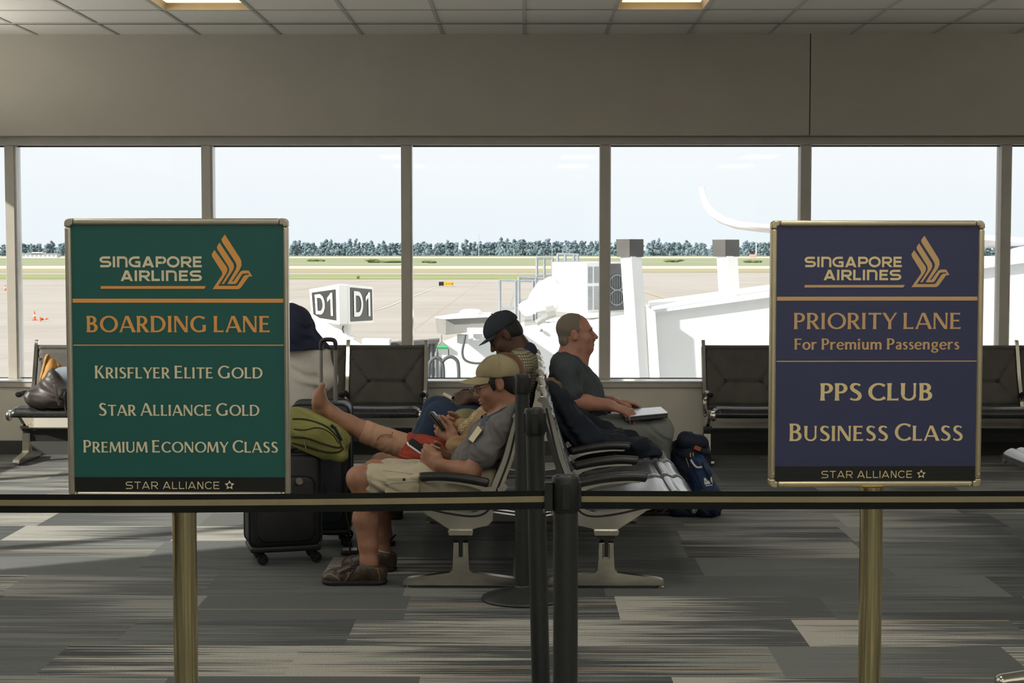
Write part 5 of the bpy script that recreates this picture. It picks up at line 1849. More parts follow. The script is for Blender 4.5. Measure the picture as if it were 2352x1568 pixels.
def head(S, o, R, sc=1.0, nose=1.0, jaw=1.0, chin=1.0, ears=True, lips=1.0):
    """Skull and face; R columns are forward, side, up; the eyes sit on the origin's level."""
    g = lambda x, y, z: np.array(o) + R @ (np.array([x, y, z]) * sc)
    E = lambda c, r, k=0.015, op='+': S.ell(g(*c), np.array(r) * sc, R, k * sc, op)
    E((-0.012, 0, 0.030), (0.098, 0.076, 0.088))
    E((0.035, 0, -0.035), (0.056, 0.061, 0.076), 0.03)
    E((0.030, 0, -0.072), (0.054, 0.052 * jaw, 0.044 * jaw), 0.03)
    E((0.074, 0, -0.096), (0.021 * chin, 0.023, 0.018 * chin), 0.02)
    E((0.076, 0, 0.024), (0.018, 0.050, 0.012), 0.02)
    for s in (-1, 1):
        E((0.094, s * 0.031, 0.002), (0.016, 0.017, 0.011), 0.010, '-')
        E((0.058, s * 0.044, -0.030), (0.028, 0.020, 0.024), 0.025)
    S.cap(g(0.088, 0, 0.012), g(0.088 + 0.030 * nose, 0, -0.028), 0.009 * sc, 0.0125 * sc, 0.012 * sc)
    for s in (-1, 1):
        E((0.098, s * 0.011, -0.033), (0.013, 0.009, 0.008), 0.008)
    E((0.080, 0, -0.062), (0.022, 0.029, 0.022), 0.015)
    E((0.0985, 0, -0.0575), (0.008 * lips, 0.023, 0.0058), 0.003)
    E((0.0970, 0, -0.0715), (0.008 * lips, 0.020, 0.0070), 0.003)
    E((0.112, 0, -0.0645), (0.020, 0.026, 0.0016), 0.003, '-')
    if ears:
        Re = R @ np.array(Matrix.Rotation(math.radians(-12), 3, 'Y'))
        for s in (-1, 1):
            S.ell(g(-0.008, s * 0.077, -0.006), np.array([0.019, 0.009, 0.033]) * sc, Re, 0.006)
            S.ell(g(-0.003, s * 0.087, -0.004), np.array([0.010, 0.006, 0.019]) * sc, Re, 0.004, '-')
    return g

def eyes(parent, g, R, sc=1.0, brow='brow'):
    for s in (-1, 1):
        e = MB()
        Rm = Matrix([list(r) for r in R])
        e.ell(g(0.0740, s * 0.031, 0.001), (0.0105 * sc,) * 3, Rm, 16, 0)
        e.ell(g(0.0805, s * 0.0315, 0.000), (0.0048 * sc, 0.0066 * sc, 0.0062 * sc), Rm, 12, 1)
        sub('eye', e, [M['eyewhite'], M['iris']], parent)
        b = MB().tube([g(0.0935, s * 0.014, 0.022), g(0.0945, s * 0.030, 0.027), g(0.084, s * 0.046, 0.022)], [0.003 * sc, 0.0045 * sc, 0.0025 * sc], 8)
        sub('eyebrow', b, M[brow], parent)

def hand(S, w, d, t, sc=1.0, curls=None, thumb=(0.55, 0.75, 0.25), palm=None, spread=0.05, k=0.003):
    """Palm, four fingers of different lengths and a thumb.  w wrist, d towards the fingers, t towards the thumb side."""
    d = unit(d); t = np.array(t, float); t = unit(t - d * (t @ d))
    p = np.cross(d, t)
    if palm is not None and p @ np.array(palm) < 0:
        p = -p
    w = np.array(w, float)
    curls = curls or [(25, 35, 25)] * 4
    base = [(0.094, 0.031), (0.097, 0.010), (0.092, -0.011), (0.085, -0.030)]
    lens = [(0.040, 0.025, 0.019), (0.044, 0.028, 0.020), (0.041, 0.026, 0.020), (0.032, 0.020, 0.017)]
    rads = [0.0090, 0.0093, 0.0088, 0.0078]
    S.cap(w, w + (d * 0.030) * sc, 0.023 * sc, 0.024 * sc, 0.02)
    for i in range(4):
        kx, ky = base[i]
        kn = w + (d * kx + t * ky) * sc
        S.cap(w + (d * 0.022 + t * ky * 0.5) * sc, kn, 0.0155 * sc, 0.0118 * sc, 0.012)
        ang, a, q = 0.0, kn, None
        dd = unit(d + t * (ky / 0.031) * spread)
        for j in range(3):
            ang += math.radians(curls[i][j])
            dirn = dd * math.cos(ang) + p * math.sin(ang)
            b = a + dirn * lens[i][j] * sc
            r0 = rads[i] * (1 - 0.10 * j) * sc
            S.cap(a, b, r0, r0 * 0.90, k if j else 0.008)
            a = b
    td, tt, tp = thumb
    a = w + (d * 0.022 + t * 0.026) * sc
    v1 = unit(d * td + t * tt + p * tp)
    b = a + v1 * 0.044 * sc
    S.cap(w + d * 0.012 * sc, a, 0.019 * sc, 0.017 * sc, 0.015)
    S.cap(a, b, 0.0165 * sc, 0.0120 * sc, 0.012)
    v2 = unit(d * (td + 0.5) + t * tt * 0.35 + p * tp)
    c = b + v2 * 0.031 * sc
    S.cap(b, c, 0.0112 * sc, 0.0104 * sc, 0.006)
    v3 = unit(d * (td + 0.7) + t * tt * 0.1 + p * (tp + 0.1))
    S.cap(c, c + v3 * 0.024 * sc, 0.0104 * sc, 0.0078 * sc, 0.006)
    return p

def skin(name, c1, c2):
    m = mat(name, c1, 0.48, 0.0, 0.4)
    n = N(m)
    v = n.coord('Object')
    f = n.noise(v, 22.0, 4.0)
    n.to(n.ramp(f, [(0.3, c1), (0.7, c2)]), n.b.inputs['Base Color'])
    n.b.inputs['Subsurface Weight'].default_value = 0.12
    n.b.inputs['Subsurface Radius'].default_value = (0.012, 0.005, 0.003)
    n.bump(n.noise(v, 420.0, 2.0), 0.12, 0.001)
    return m
def hairmat(name, c1, c2, st=(30, 30, 4)):
    m = mat(name, c1, 0.55, 0.0, 0.4)
    n = N(m)
    f = n.noise(n.coord('Object', st), 26.0, 3.0)
    n.to(n.ramp(f, [(0.3, c1), (0.7, c2)]), n.b.inputs['Base Color'])
    n.bump(f, 0.5, 0.004)
    return m
def plaid(name, base, a, b, sc=60.0):
    m = mat(name, base, 0.85, 0.0, 0.2)
    n = N(m)
    s = n.new('ShaderNodeSeparateXYZ')
    n.to(n.coord('Object', (1, 1, 1)), s.inputs[0])
    def st(sock, ph=0.0, wd=0.5):
        return n.math('GREATER_THAN', n.math('SINE', n.math('MULTIPLY_ADD', sock, sc * 6.283, ph)), wd)
    hx = n.math('MAXIMUM', st(n.math('ADD', s.outputs[0], n.math('MULTIPLY', s.outputs[1], 0.6)), 0.0, 0.1), 0.0)
    hz = st(s.outputs[2], 0.7, 0.1)
    c = n.mix(n.math('MULTIPLY', hx, 0.62), base, a)
    c = n.mix(n.math('MULTIPLY', hz, 0.62), c, b)
    n.to(c, n.b.inputs['Base Color'])
    return m
def denim(name, c1, c2):
    m = fabric(name, c1, c2, 1100, 0.85, 0.35)
    return m

M['eyewhite'] = mat('eye_white', srgb(150, 138, 128), 0.3)
M['iris'] = mat('dark_iris', srgb(40, 28, 22), 0.2)
M['brow'] = mat('dark_brow_hair', srgb(52, 44, 38), 0.8)
M['skin_tan'] = skin('tanned_skin', srgb(162, 120, 96), srgb(144, 102, 80))
M['skin_warm'] = skin('warm_brown_skin', srgb(168, 126, 102), srgb(150, 108, 86))
M['skin_dark'] = skin('dark_brown_skin', srgb(92, 66, 54), srgb(78, 55, 45))
M['skin_ruddy'] = skin('ruddy_skin', srgb(184, 136, 116), srgb(168, 118, 100))
M['hair_black'] = hairmat('black_hair', srgb(34, 33, 32), srgb(22, 22, 22))
M['hair_brown'] = hairmat('brown_hair', srgb(122, 84, 54), srgb(84, 56, 38))
M['hair_grey'] = hairmat('short_greying_hair', srgb(142, 130, 114), srgb(104, 94, 82), (40, 40, 8))
M['khakicap'] = fabric('khaki_cotton', srgb(156, 145, 112), srgb(140, 128, 98), 900, 0.85)
M['undercap'] = fabric('dark_brim_lining', srgb(70, 64, 54), srgb(58, 53, 45), 900, 0.85)
M['navycap'] = fabric('navy_cotton', srgb(58, 63, 73), srgb(46, 51, 60), 900, 0.8)
M['shirt_grey'] = fabric('grey_cotton_shirt', srgb(116, 114, 112), srgb(98, 97, 97), 800, 0.85)
M['collar_blue'] = fabric('slate_collar', srgb(92, 98, 106), srgb(80, 86, 94), 800, 0.85)
M['shorts'] = fabric('beige_cargo_cotton', srgb(186, 177, 154), srgb(166, 157, 134), 700, 0.88)
M['red'] = fabric('coral_red_cotton', srgb(166, 74, 58), srgb(148, 60, 46), 700, 0.85)
M['bandage'] = fabric('beige_elastic_bandage', srgb(190, 152, 128), srgb(174, 136, 112), 500, 0.9)
M['blouse'] = fabric('tan_blouse', srgb(170, 143, 108), srgb(152, 126, 93), 800, 0.85)
M['olive_cloth'] = fabric('olive_sleeve', srgb(142, 138, 106), srgb(122, 120, 90), 800, 0.85)
M['plaid'] = plaid('cream_and_black_check', srgb(190, 180, 148), srgb(50, 50, 54), srgb(58, 58, 60))
M['navycloth'] = fabric('navy_cloth', srgb(52, 57, 80), srgb(40, 45, 64), 700, 0.85)
M['jeans'] = denim('blue_denim', srgb(60, 76, 98), srgb(45, 58, 80))
M['tee'] = fabric('charcoal_tee', srgb(78, 84, 88), srgb(62, 68, 72), 800, 0.85)
M['greypants'] = denim('faded_grey_trousers', srgb(128, 130, 126), srgb(106, 110, 108))
M['greyshirt'] = fabric('pale_grey_fleece', srgb(210, 206, 197), srgb(192, 188, 179), 500, 0.9)
M['jacket'] = fabric('dark_navy_jacket', srgb(36, 43, 54), srgb(25, 31, 40), 700, 0.8)
M['tanlining'] = fabric('brown_collar_lining', srgb(120, 98, 70), srgb(102, 82, 58), 700, 0.85)
M['shoe'] = noisy('brown_leather_shoe', srgb(78, 62, 50), srgb(54, 43, 36), 30, 0.42, bump=0.15)
M['sole'] = noisy('dark_rubber_sole', srgb(34, 32, 30), srgb(24, 22, 21), 60, 0.7)
M['sock'] = fabric('beige_sock', srgb(182, 170, 146), srgb(166, 154, 130), 600, 0.9)
M['lace'] = mat('dark_lace', srgb(40, 36, 32), 0.8)
M['stitch'] = mat('tan_stitching', srgb(170, 136, 92), 0.7)
M['boot'] = fabric('tan_suede', srgb(196, 146, 84), srgb(176, 126, 70), 300, 0.85)
M['gum'] = noisy('honey_gum_sole', srgb(186, 142, 88), srgb(166, 124, 76), 40, 0.6)
M['leather'] = noisy('dark_brown_leather', srgb(56, 48, 44), srgb(40, 35, 33), 14, 0.46, bump=0.25, bdist=0.004)
M['phone'] = mat('black_phone', srgb(22, 24, 26), 0.2)
M['phonewhite'] = mat('white_phone_edge', srgb(220, 222, 224), 0.25)
M['gold'] = mat('gold_metal', srgb(210, 170, 90), 0.3, 1.0)
M['paper'] = noisy('cream_paper', srgb(214, 204, 168), srgb(204, 194, 158), 8, 0.8)
M['lens_clear'] = mat('spectacle_rim', srgb(120, 104, 78), 0.3, 0.8)
# ------------------------------------------------------------------ people
HB = 0.0036                                     # cell size of bodies

def mpx(Y):
    return Y / FPX

def shoe(parent, heel, toe, floor, sc=1.0, upper=None, sole=None, laces=True, high=0.085, name='shoe'):
    """A lace-up shoe from heel to toe (points at floor level)."""
    heel, toe = np.array(heel, float), np.array(toe, float)
    heel[2] = toe[2] = floor
    f = unit(toe - heel)
    s = np.cross((0, 0, 1), f)
    L = np.linalg.norm(toe - heel)
    R = np.stack([f, s, np.array((0, 0, 1.0))], 1)
    g = lambda x, y, z: heel + R @ np.array([x * L, y, z])
    S = Sdf()
    S.ell(g(0.14, 0, 0.048), (0.14 * L, 0.038 * sc, 0.056), R)
    S.cap(g(0.17, 0, 0.062), g(0.20, 0, high), 0.040 * sc, 0.042 * sc, 0.02)
    S.cap(g(0.20, 0, high), g(0.34, 0, high * 0.93), 0.042 * sc, 0.043 * sc, 0.02)
    S.cap(g(0.26, 0, 0.066), g(0.54, 0, 0.050), 0.046 * sc, 0.040 * sc, 0.03)
    S.cap(g(0.50, 0, 0.046), g(0.80, 0.004, 0.036), 0.040 * sc, 0.036 * sc, 0.03)
    S.ell(g(0.84, 0, 0.032), (0.16 * L, 0.043 * sc, 0.031), R, 0.02)
    S.cut(g(0, 0, 0.016), (0, 0, -1))
    S.cut(g(0.0, 0, high - 0.002), unit(np.array((0, 0, 1.0)) - f * 0.22))
    S.wrinkle(0.0008, f, 150, 2.0, 0.5)
    o = solid(name, S, 0.004, upper or M['shoe'], parent)
    S2 = Sdf()
    S2.ell(g(0.15, 0, 0.014), (0.16 * L, 0.040 * sc, 0.016), R)
    S2.cap(g(0.18, 0, 0.013), g(0.80, 0, 0.013), 0.036 * sc, 0.044 * sc, 0.02)
    S2.ell(g(0.83, 0, 0.014), (0.18 * L, 0.047 * sc, 0.016), R, 0.02)
    S2.cut(g(0, 0, 0.024), (0, 0, 1))
    S2.cut(g(0, 0, 0.0), (0, 0, -1))
    so = solid('sole', S2, 0.004, sole or M['sole'], o)
    if laces:
        mb = MB()
        for k in range(4):
            u = 0.44 + 0.07 * k
            z = 0.103 - 0.036 * (k / 3.0)
            mb.tube([g(u, -0.026, z - 0.012), g(u + 0.015, 0, z + 0.003), g(u + 0.03, 0.026, z - 0.012)], 0.0026, 6)
        mb.tube(catmull([g(0.44, 0, 0.112), g(0.54, -0.046, 0.104), g(0.72, -0.056, 0.082), g(0.60, -0.052, 0.078), g(0.46, -0.02, 0.108)], 5), 0.0028, 6)
        mb.tube(catmull([g(0.44, 0, 0.112), g(0.48, -0.05, 0.096), g(0.55, -0.057, 0.050)], 5), 0.0026, 6)
        sub('lace', mb, M['lace'], o)
        mb = MB()
        mb.tube(catmull([g(0.60, -0.043, 0.020), g(0.68, -0.040, 0.040), g(0.78, -0.020, 0.061), g(0.80, 0.0, 0.064)], 5), 0.0014, 5)
        mb.tube(catmull([g(0.45, -0.043, 0.022), g(0.48, -0.042, 0.048), g(0.46, -0.03, 0.072)], 5), 0.0014, 5)
        sub('stitching', mb, M['stitch'], o)
    return o

def cap_hat(parent, o, R, sc, crown_mat, brim_mat, under_mat, brim_len=0.078, droop=0.022, tilt=0.18, name='cap', zc=0.052, rx=0.112):
    """Baseball cap on a head frame: panelled crown, button, curved two-sided brim."""
    g = lambda x, y, z: np.array(o) + R @ (np.array([x, y, z]) * sc)
    S = Sdf()
    S.ell(g(-0.008, 0, zc + 0.006), np.array([rx, 0.089, 0.084]) * sc, R)
    S.ell(g(0.042, 0, zc + 0.004), np.array([rx - 0.052, 0.066, 0.046]) * sc, R, 0.02)
    S.cut(g(0, 0, zc - 0.012), -R[:, 2])
    S.wrinkle(0.0018, R[:, 0] * 0.6 + R[:, 2], 60, 2.0, 0.3)
    c = solid(name, S, 0.004, crown_mat, parent)
    mb = MB()
    nu, nv = 10, 20
    def top(u, v, lift):
        a = (v - 0.5) * math.radians(132)
        rb_, ry = rx - 0.011, 0.078
        bx, by = rb_ * math.cos(a), ry * math.sin(a)
        ln = brim_len * max(0.0, 1 - (a / math.radians(66.5)) ** 2) ** 0.5
        x = bx + ln * u
        y = by * (1 + 0.04 * u)
        z = zc - 0.010 - tilt * ln * u - droop * (abs(y) / 0.078) ** 2 * u + lift
        return tuple(g(x, y, z))
    mb.grid(lambda u, v: top(u, v, 0.0028), nu, nv, 0)
    mb.grid(lambda u, v: top(u, v, 0.0), nu, nv, 1)
    W = nv + 1
    A = (nu + 1) * W
    for j in range(nv):
        mb.f.append((nu * W + j, nu * W + j + 1, A + nu * W + j + 1, A + nu * W + j)); mb.mi.append(0)
    sub('brim', mb, [brim_mat, under_mat], c, fix=False)
    sub('button', MB().ell(g(-0.008, 0, zc + 0.091), (0.007 * sc, 0.007 * sc, 0.004 * sc), n=10), crown_mat, c)
    sm = MB()
    for k in range(6):
        a = math.radians(30 + 60 * k)
        pts = []
        for q in range(9):
            t = math.radians(8 + 72 * q / 8)
            pts.append(g(-0.008 + (rx + 0.0015) * math.sin(t) * math.cos(a), 0.0905 * math.sin(t) * math.sin(a), zc + 0.006 + 0.0855 * math.cos(t)))
        sm.tube(pts, 0.0012, 5)
    sub('seam', sm, crown_mat, c)
    return c, g

# ===== the man in the khaki cap, nearest
Y1_ = 7.62
s1 = mpx(Y1_)
hR = frame3((-math.cos(math.radians(15)), -0.12, -math.sin(math.radians(15))), (-math.sin(math.radians(15)), 0.02, math.cos(math.radians(15))))
ho = J(1141, 880, Y1_)
S = Sdf()
g1 = head(S, ho, hR, 1.0, nose=0.72, jaw=1.06, lips=1.15)
S.cap(g1(-0.02, 0, -0.05), J(1166, 952, Y1_), 0.056, 0.062, 0.03)
def torso(S, pts, k=0.05, sy=1.5):
    S.chain(pts, k, sy)
tor1 = [(J(1110, 1102, Y1_), 0.092), (J(1102, 1066, Y1_), 0.104), (J(1130, 1010, Y1_), 0.106), (J(1154, 966, Y1_), 0.076)]
torso(S, [(p, r * 0.84) for p, r in tor1])
shN, shF = J(1152, 984, 7.44), J(1150, 980, 7.80)
elN, wrN = J(1081, 1083, 7.405), J(1010, 1066, 7.43)
elF, wrF = J(1066, 1066, 7.84), J(1013, 1044, 7.70)
S.cap(J(1156, 972, Y1_), shN, 0.055, 0.052, 0.04).cap(J(1156, 972, Y1_), shF, 0.055, 0.052, 0.04)
S.chain([(shN, 0.052), (elN, 0.041)], 0.02).ell(J(1073, 1096, 7.405), (0.024, 0.03, 0.022), None, 0.03)
S.chain([(elN, 0.043), (elN * 0.62 + wrN * 0.38 + np.array((0, 0, -0.004)), 0.040), (wrN, 0.026)], 0.02)
S.chain([(shF, 0.052), (elF, 0.040), (elF * 0.6 + wrF * 0.4, 0.037), (wrF, 0.026)], 0.02)
dN = unit(J(975, 1047, 7.46) - wrN)
pN = hand(S, wrN, dN, (0.30, -0.10, 0.90), 0.98, [(52, 62, 40), (56, 66, 42), (60, 68, 44), (62, 68, 44)], (0.95, 0.36, 0.30), palm=(0, 1, 0))
dF = unit(J(985, 1036, 7.62) - wrF)
hand(S, wrF, dF, (0.35, 0.15, 0.9), 0.95, [(40, 45, 30), (48, 50, 35), (55, 55, 35), (58, 55, 35)], (0.8, 0.5, 0.25), palm=(0, -1, 0))
hipN, knN, anN = J(1104, 1112, 7.50), J(829, 1101, 7.44), J(847, 1292, 7.42)
hipF, knF, anF = J(1104, 1106, 7.76), J(860, 1084, 7.72), J(878, 1262, 7.735)
S.chain([(hipN, 0.082), (knN, 0.060)], 0.04).ell(J(822, 1097, 7.44), (0.050, 0.052, 0.052), None, 0.03)
S.chain([(knN, 0.057), (J(843, 1150, 7.44), 0.056), (J(840, 1190, 7.44), 0.059), (J(846, 1250, 7.43), 0.045), (anN, 0.039)], 0.02)
S.cap(anN, J(846, 1322, 7.42), 0.036, 0.030, 0.03).cap(J(846, 1328, 7.42), J(775, 1336, 7.42), 0.026, 0.018, 0.03)
S.chain([(hipF, 0.082), (knF, 0.060)], 0.04)
S.chain([(knF, 0.056), (J(869, 1130, 7.73), 0.054), (J(867, 1180, 7.73), 0.056), (J(874, 1230, 7.735), 0.041), (anF, 0.034)], 0.02)
S.cap(anF, J(876, 1294, 7.73), 0.034, 0.030, 0.03).cap(J(876, 1299, 7.73), J(815, 1306, 7.73), 0.026, 0.018, 0.03)
MAN1 = tag(solid('person', S, HB, M['skin_tan']), 'seated man in khaki cap, grey short-sleeved shirt and beige shorts, looking at a phone', 'person')
eyes(MAN1, g1, hR)
C1, gc = cap_hat(MAN1, ho, frame3((-1, -0.12, -0.04), (-0.04, 0, 1)), 1.0, M['khakicap'], M['khakicap'], M['undercap'], 0.088, 0.028, 0.26, zc=0.046, rx=0.102)
S = Sdf()                                        # black hair under the cap
S.ell(g1(-0.022, 0, 0.020), (0.093, 0.0795, 0.082), hR)
S.ell(g1(-0.058, 0, -0.030), (0.052, 0.066, 0.050), hR, 0.02)
for s_ in (-1, 1):
    S.cap(g1(0.030, s_ * 0.070, 0.02), g1(0.026, s_ * 0.067, -0.022), 0.012, 0.007, 0.012)
S.cut(g1(0.060, 0, 0.0), hR[:, 0])
S.ell(g1(-0.004, -0.085, -0.006), (0.022, 0.024, 0.036), hR, 0.006, '-')
S.ell(g1(-0.004, 0.085, -0.006), (0.022, 0.024, 0.036), hR, 0.006, '-')
S.cut(g1(0.0, 0, 0.062), hR[:, 2])
solid('hair', S, 0.004, M['hair_black'], MAN1)
gl = MB()
for s_ in (-1, 1):
    ring = [g1(0.112 - 0.012 * abs(math.sin(t)) , s_ * (0.033 + 0.022 * math.cos(t)), 0.000 + 0.017 * math.sin(t)) for t in np.linspace(0, 2 * math.pi, 21)[:-1]]
    gl.tube(ring, 0.0014, 6, closed=True)
    gl.tube([g1(0.104, s_ * 0.056, 0.006), g1(0.060, s_ * 0.077, 0.008), g1(0.0, s_ * 0.082, 0.010), g1(-0.016, s_ * 0.082, -0.004)], 0.0013, 6)
gl.tube([g1(0.113, -0.011, 0.004), g1(0.1165, 0, 0.007), g1(0.113, 0.011, 0.004)], 0.0016, 6)
sub('glasses', gl, M['lens_clear'], MAN1)
S = Sdf()                                        # shirt
torso(S, [(p, r) for p, r in tor1])
S.ell(J(1070, 1062, Y1_), (0.07, 0.13, 0.075), None, 0.05)
S.cap(J(1156, 972, Y1_), shN, 0.066, 0.064, 0.05).cap(J(1156, 972, Y1_), shF, 0.066, 0.064, 0.05)
hemN = shN * 0.40 + elN * 0.60
S.chain([(shN, 0.064), (shN * 0.5 + elN * 0.5, 0.064), (hemN, 0.066)], 0.03)
hemF = shF * 0.1 + elF * 0.9
S.chain([(shF, 0.064), (hemF, 0.062)], 0.03)
S.cap(J(1148, 948, Y1_), J(1170, 944, Y1_), 0.062, 0.066, 0.03)
S.cut(g1(-0.01, 0, -0.108), unit(np.array(hR[:, 2]) * 0.9 + np.array((-0.45, 0, 0.2))))
axN = unit(elN - shN)
S.wrinkle(0.0048, (0.55, 0.2, 0.8), 62, 2.5, 0.4).wrinkle(0.003, (0.9, 0.1, -0.4), 110, 2.2, 2.0)
solid('shirt', S, HB, M['shirt_grey'], MAN1)
co = MB()
cn = [J(1111, 955, 7.52), J(1124, 957, 7.48), J(1150, 944, 7.51), J(1176, 930, 7.60), J(1176, 930, 7.68), J(1150, 943, 7.74), J(1118, 952, 7.73), J(1106, 958, 7.66)]
cn = catmull(cn, 6)
vs, fs = [], []
for i, p in enumerate(cn):
    v = np.array(p)
    out = unit(v - J(1150, 945, Y1_)) 
    vs += [v + np.array((0, 0, 0.008)), v + out * 0.010 + np.array((-0.012, 0, -0.038)), v + out * 0.004 + np.array((-0.010, 0, -0.039)), v - out * 0.004 + np.array((0, 0, 0.006))]
for i in range(len(cn) - 1):
    for k in range(4):
        fs.append((4 * i + k, 4 * i + (k + 1) % 4, 4 * i + 4 + (k + 1) % 4, 4 * i + 4 + k))
co.add(vs, fs)
sub('collar', co, M['collar_blue'], MAN1)
S = Sdf()                                        # shorts
S.chain([(J(1112, 1108, Y1_), 0.108), (J(1090, 1106, Y1_), 0.104)], 0.03, 1.5)
tN, tF = hipN * 0.10 + knN * 0.90, hipF * 0.14 + knF * 0.86
S.chain([(hipN, 0.098), (hipN * 0.5 + knN * 0.5 , 0.081), (tN, 0.074)], 0.04)
S.chain([(hipF, 0.098), (hipF * 0.5 + knF * 0.5, 0.080), (tF, 0.072)], 0.04)
S.box(J(925, 1118, 7.375), (0.075, 0.012, 0.05), 0.010, None, 0.012)
dn = unit(knN - hipN)
S.cut(J(843, 1100, 7.44), dn)
S.wrinkle(0.0065, (0.85, 0.1, 0.5), 48, 2.6, 0.9).wrinkle(0.0035, (0.4, 0.5, 0.8), 95, 2.4, 0.1)
solid('shorts', S, HB, M['shorts'], MAN1)
sh1 = shoe(MAN1, J(890, 1347, 7.42), J(740, 1347, 7.42), 0.0, 1.05, laces=False, high=0.080)
sh2 = shoe(MAN1, J(911, 1318, 7.72), J(785, 1318, 7.76), 0.0, 0.98)
for (an, Yk) in ((anN, 7.42), (anF, 7.735)):
    S = Sdf()
    S.cap(an + np.array((0.002, 0, 0.004)), an + np.array((0.0, 0, -0.05)), 0.0435, 0.042, 0.01)
    S.cut(an + np.array((0, 0, 0.006)), (0.35, 0, 0.9))
    solid('sock', S, 0.004, M['sock'], MAN1)
wt = MB()
wt.box(J(928, 1101, 7.36), (0.012, 0.004, 0.012))
sub('pocket_button', wt, M['sole'], MAN1, bevel=0.003)
for nm, (px, py), Yb in (('shirt_button', (1120, 963), 7.53), ('shirt_button', (1103, 974), 7.56)):
    sub(nm, MB().ell(J(px, py, Yb - 0.03), (0.005, 0.005, 0.005), n=8), M['paper'], MAN1)
# badge and pen in the shirt pocket
sub('pen', MB().tube([J(1075, 1012, 7.44), J(1086, 1024, 7.43)], 0.004, 8), M['collar_blue'], MAN1)
M['laptopdark2'] = mat('dark_phone_body', srgb(40, 42, 44), 0.35)
# the phone he holds
pc = J(963, 1035, 7.52)
ph = thing('smartphone', 'phone with a white edge held by the man in the khaki cap', 'phone', tuple(pc))
ax1, ax2 = unit(J(940, 1018, 7.52) - J(963, 1034, 7.52)), unit((0.62, 0.80, 0.02))
ax2 = unit(ax2 - ax1 * (ax2 @ ax1))
Rp = Matrix([list(r) for r in np.stack([ax1, ax2, np.cross(ax1, ax2)], 1)])
cc = Vector(tuple(J(966, 1030, 7.55)))
sub('body', MB().rbox(cc, (0.135, 0.008, 0.068), 0.012, Rp @ Matrix.Rotation(math.radians(90), 3, 'X')), M['laptopdark2'], ph)
sub('edge', MB().tube([cc + Rp @ Vector((-0.058, -0.034, 0)), cc + Rp @ Vector((0.058, -0.034, 0)), cc + Rp @ Vector((0.067, -0.022, 0))], 0.0046, 8), M['phonewhite'], ph)
sn = Rp @ Vector((0, 0, 1))
sgn = 1 if sn.z > 0 else -1
sub('screen', MB().box(cc + sn * sgn * 0.0044, (0.118, 0.060, 0.0012), Rp), M['phone'], ph, smooth=False)

# ===== the passenger with the bandaged leg propped up
Y2_ = 8.22
hR2 = frame3((-0.93, 0.05, -0.36), (-0.36, 0, 0.93))
h2 = J(1156, 868, Y2_ + 0.02)
S = Sdf()
g2 = head(S, h2, hR2, 0.96, nose=0.8, jaw=0.95)
S.cap(g2(-0.02, 0, -0.05), J(1166, 930, Y2_), 0.05, 0.055, 0.03)
tor2 = [(J(1118, 1082, Y2_), 0.100), (J(1112, 1035, Y2_), 0.112), (J(1124, 985, Y2_), 0.110), (J(1148, 942, Y2_), 0.076)]
torso(S, [(p, r * 0.84) for p, r in tor2], sy=1.42)
shN2, elN2, wrN2 = J(1150, 952, 8.06), J(1094, 1036, 8.00), J(1043, 1010, 8.03)
shF2, elF2, wrF2 = J(1140, 950, 8.38), J(1080, 992, 8.44), J(1056, 976, 8.30)
S.cap(J(1150, 945, Y2_), shN2, 0.05, 0.048, 0.04).cap(J(1150, 945, Y2_), shF2, 0.05, 0.048, 0.04)
S.chain([(shN2, 0.048), (elN2, 0.040), (elN2 * 0.6 + wrN2 * 0.4, 0.038), (wrN2, 0.029)], 0.02)
S.chain([(shF2, 0.048), (elF2, 0.038), (wrF2, 0.028)], 0.02)
d2 = unit(J(1004, 978, 8.07) - wrN2)
hand(S, wrN2, d2, (0.62, -0.15, 0.75), 1.05, [(20, 38, 25), (26, 44, 28), (32, 50, 30), (38, 52, 32)], (0.85, 0.55, -0.1), palm=(-0.4, 0.5, -0.2))
d2f = unit(J(1020, 968, 8.22) - wrF2)
hand(S, wrF2, d2f, (0.2, -0.1, 0.95), 0.98, [(35, 50, 30), (42, 55, 32), (48, 58, 32), (52, 58, 32)], (0.8, 0.5, 0.1), palm=(0, -1, 0))
hipN2, kn2, an2 = J(1112, 1084, 8.14), J(945, 1030, 8.12), J(762, 949, 8.08)
S.chain([(hipN2, 0.080), (kn2, 0.062)], 0.04)
S.chain([(kn2, 0.060), (J(890, 1011, 8.11), 0.057), (J(845, 994, 8.10), 0.053), (J(800, 972, 8.09), 0.043), (an2, 0.034)], 0.02)
# the bare foot, heel on the bag, toes up
heel = J(731, 941, 8.075)
ball = J(734, 904, 8.045)
S.ell(heel, (0.028, 0.030, 0.032), None, 0.02)
S.cap(an2, J(741, 928, 8.07), 0.034, 0.030, 0.03)
S.cap(J(741, 930, 8.07), J(738, 905, 8.05), 0.030, 0.024, 0.02)
S.cap(J(728, 928, 8.07), J(729, 908, 8.06), 0.022, 0.024, 0.02, 1.5)
fy = 0.0
for i, (ty, ln, rr) in enumerate(((-0.030, 15, 0.0152), (-0.008, 14, 0.0122), (0.010, 12, 0.0112), (0.026, 9, 0.0102), (0.040, 6, 0.0092))):
    b0_ = J(734.5, 899 + i * 1.6, 8.055 + ty)
    m_ = J(737.5 - 1.2 * min(i, 2), 899 - ln * 0.55 + i * 1.6, 8.055 + ty * 1.1)
    t_ = J(740.5 - 2.2 * min(i, 2), 899 - ln + i * 1.8, 8.055 + ty * 1.15)
    S.cap(J(732, 922, 8.06 + ty * 0.8), b0_, 0.026, 0.0195, 0.02)
    S.cap(b0_, m_, rr * 1.05, rr * 0.9, 0.006).cap(m_, t_, rr * 0.95, rr, 0.005)
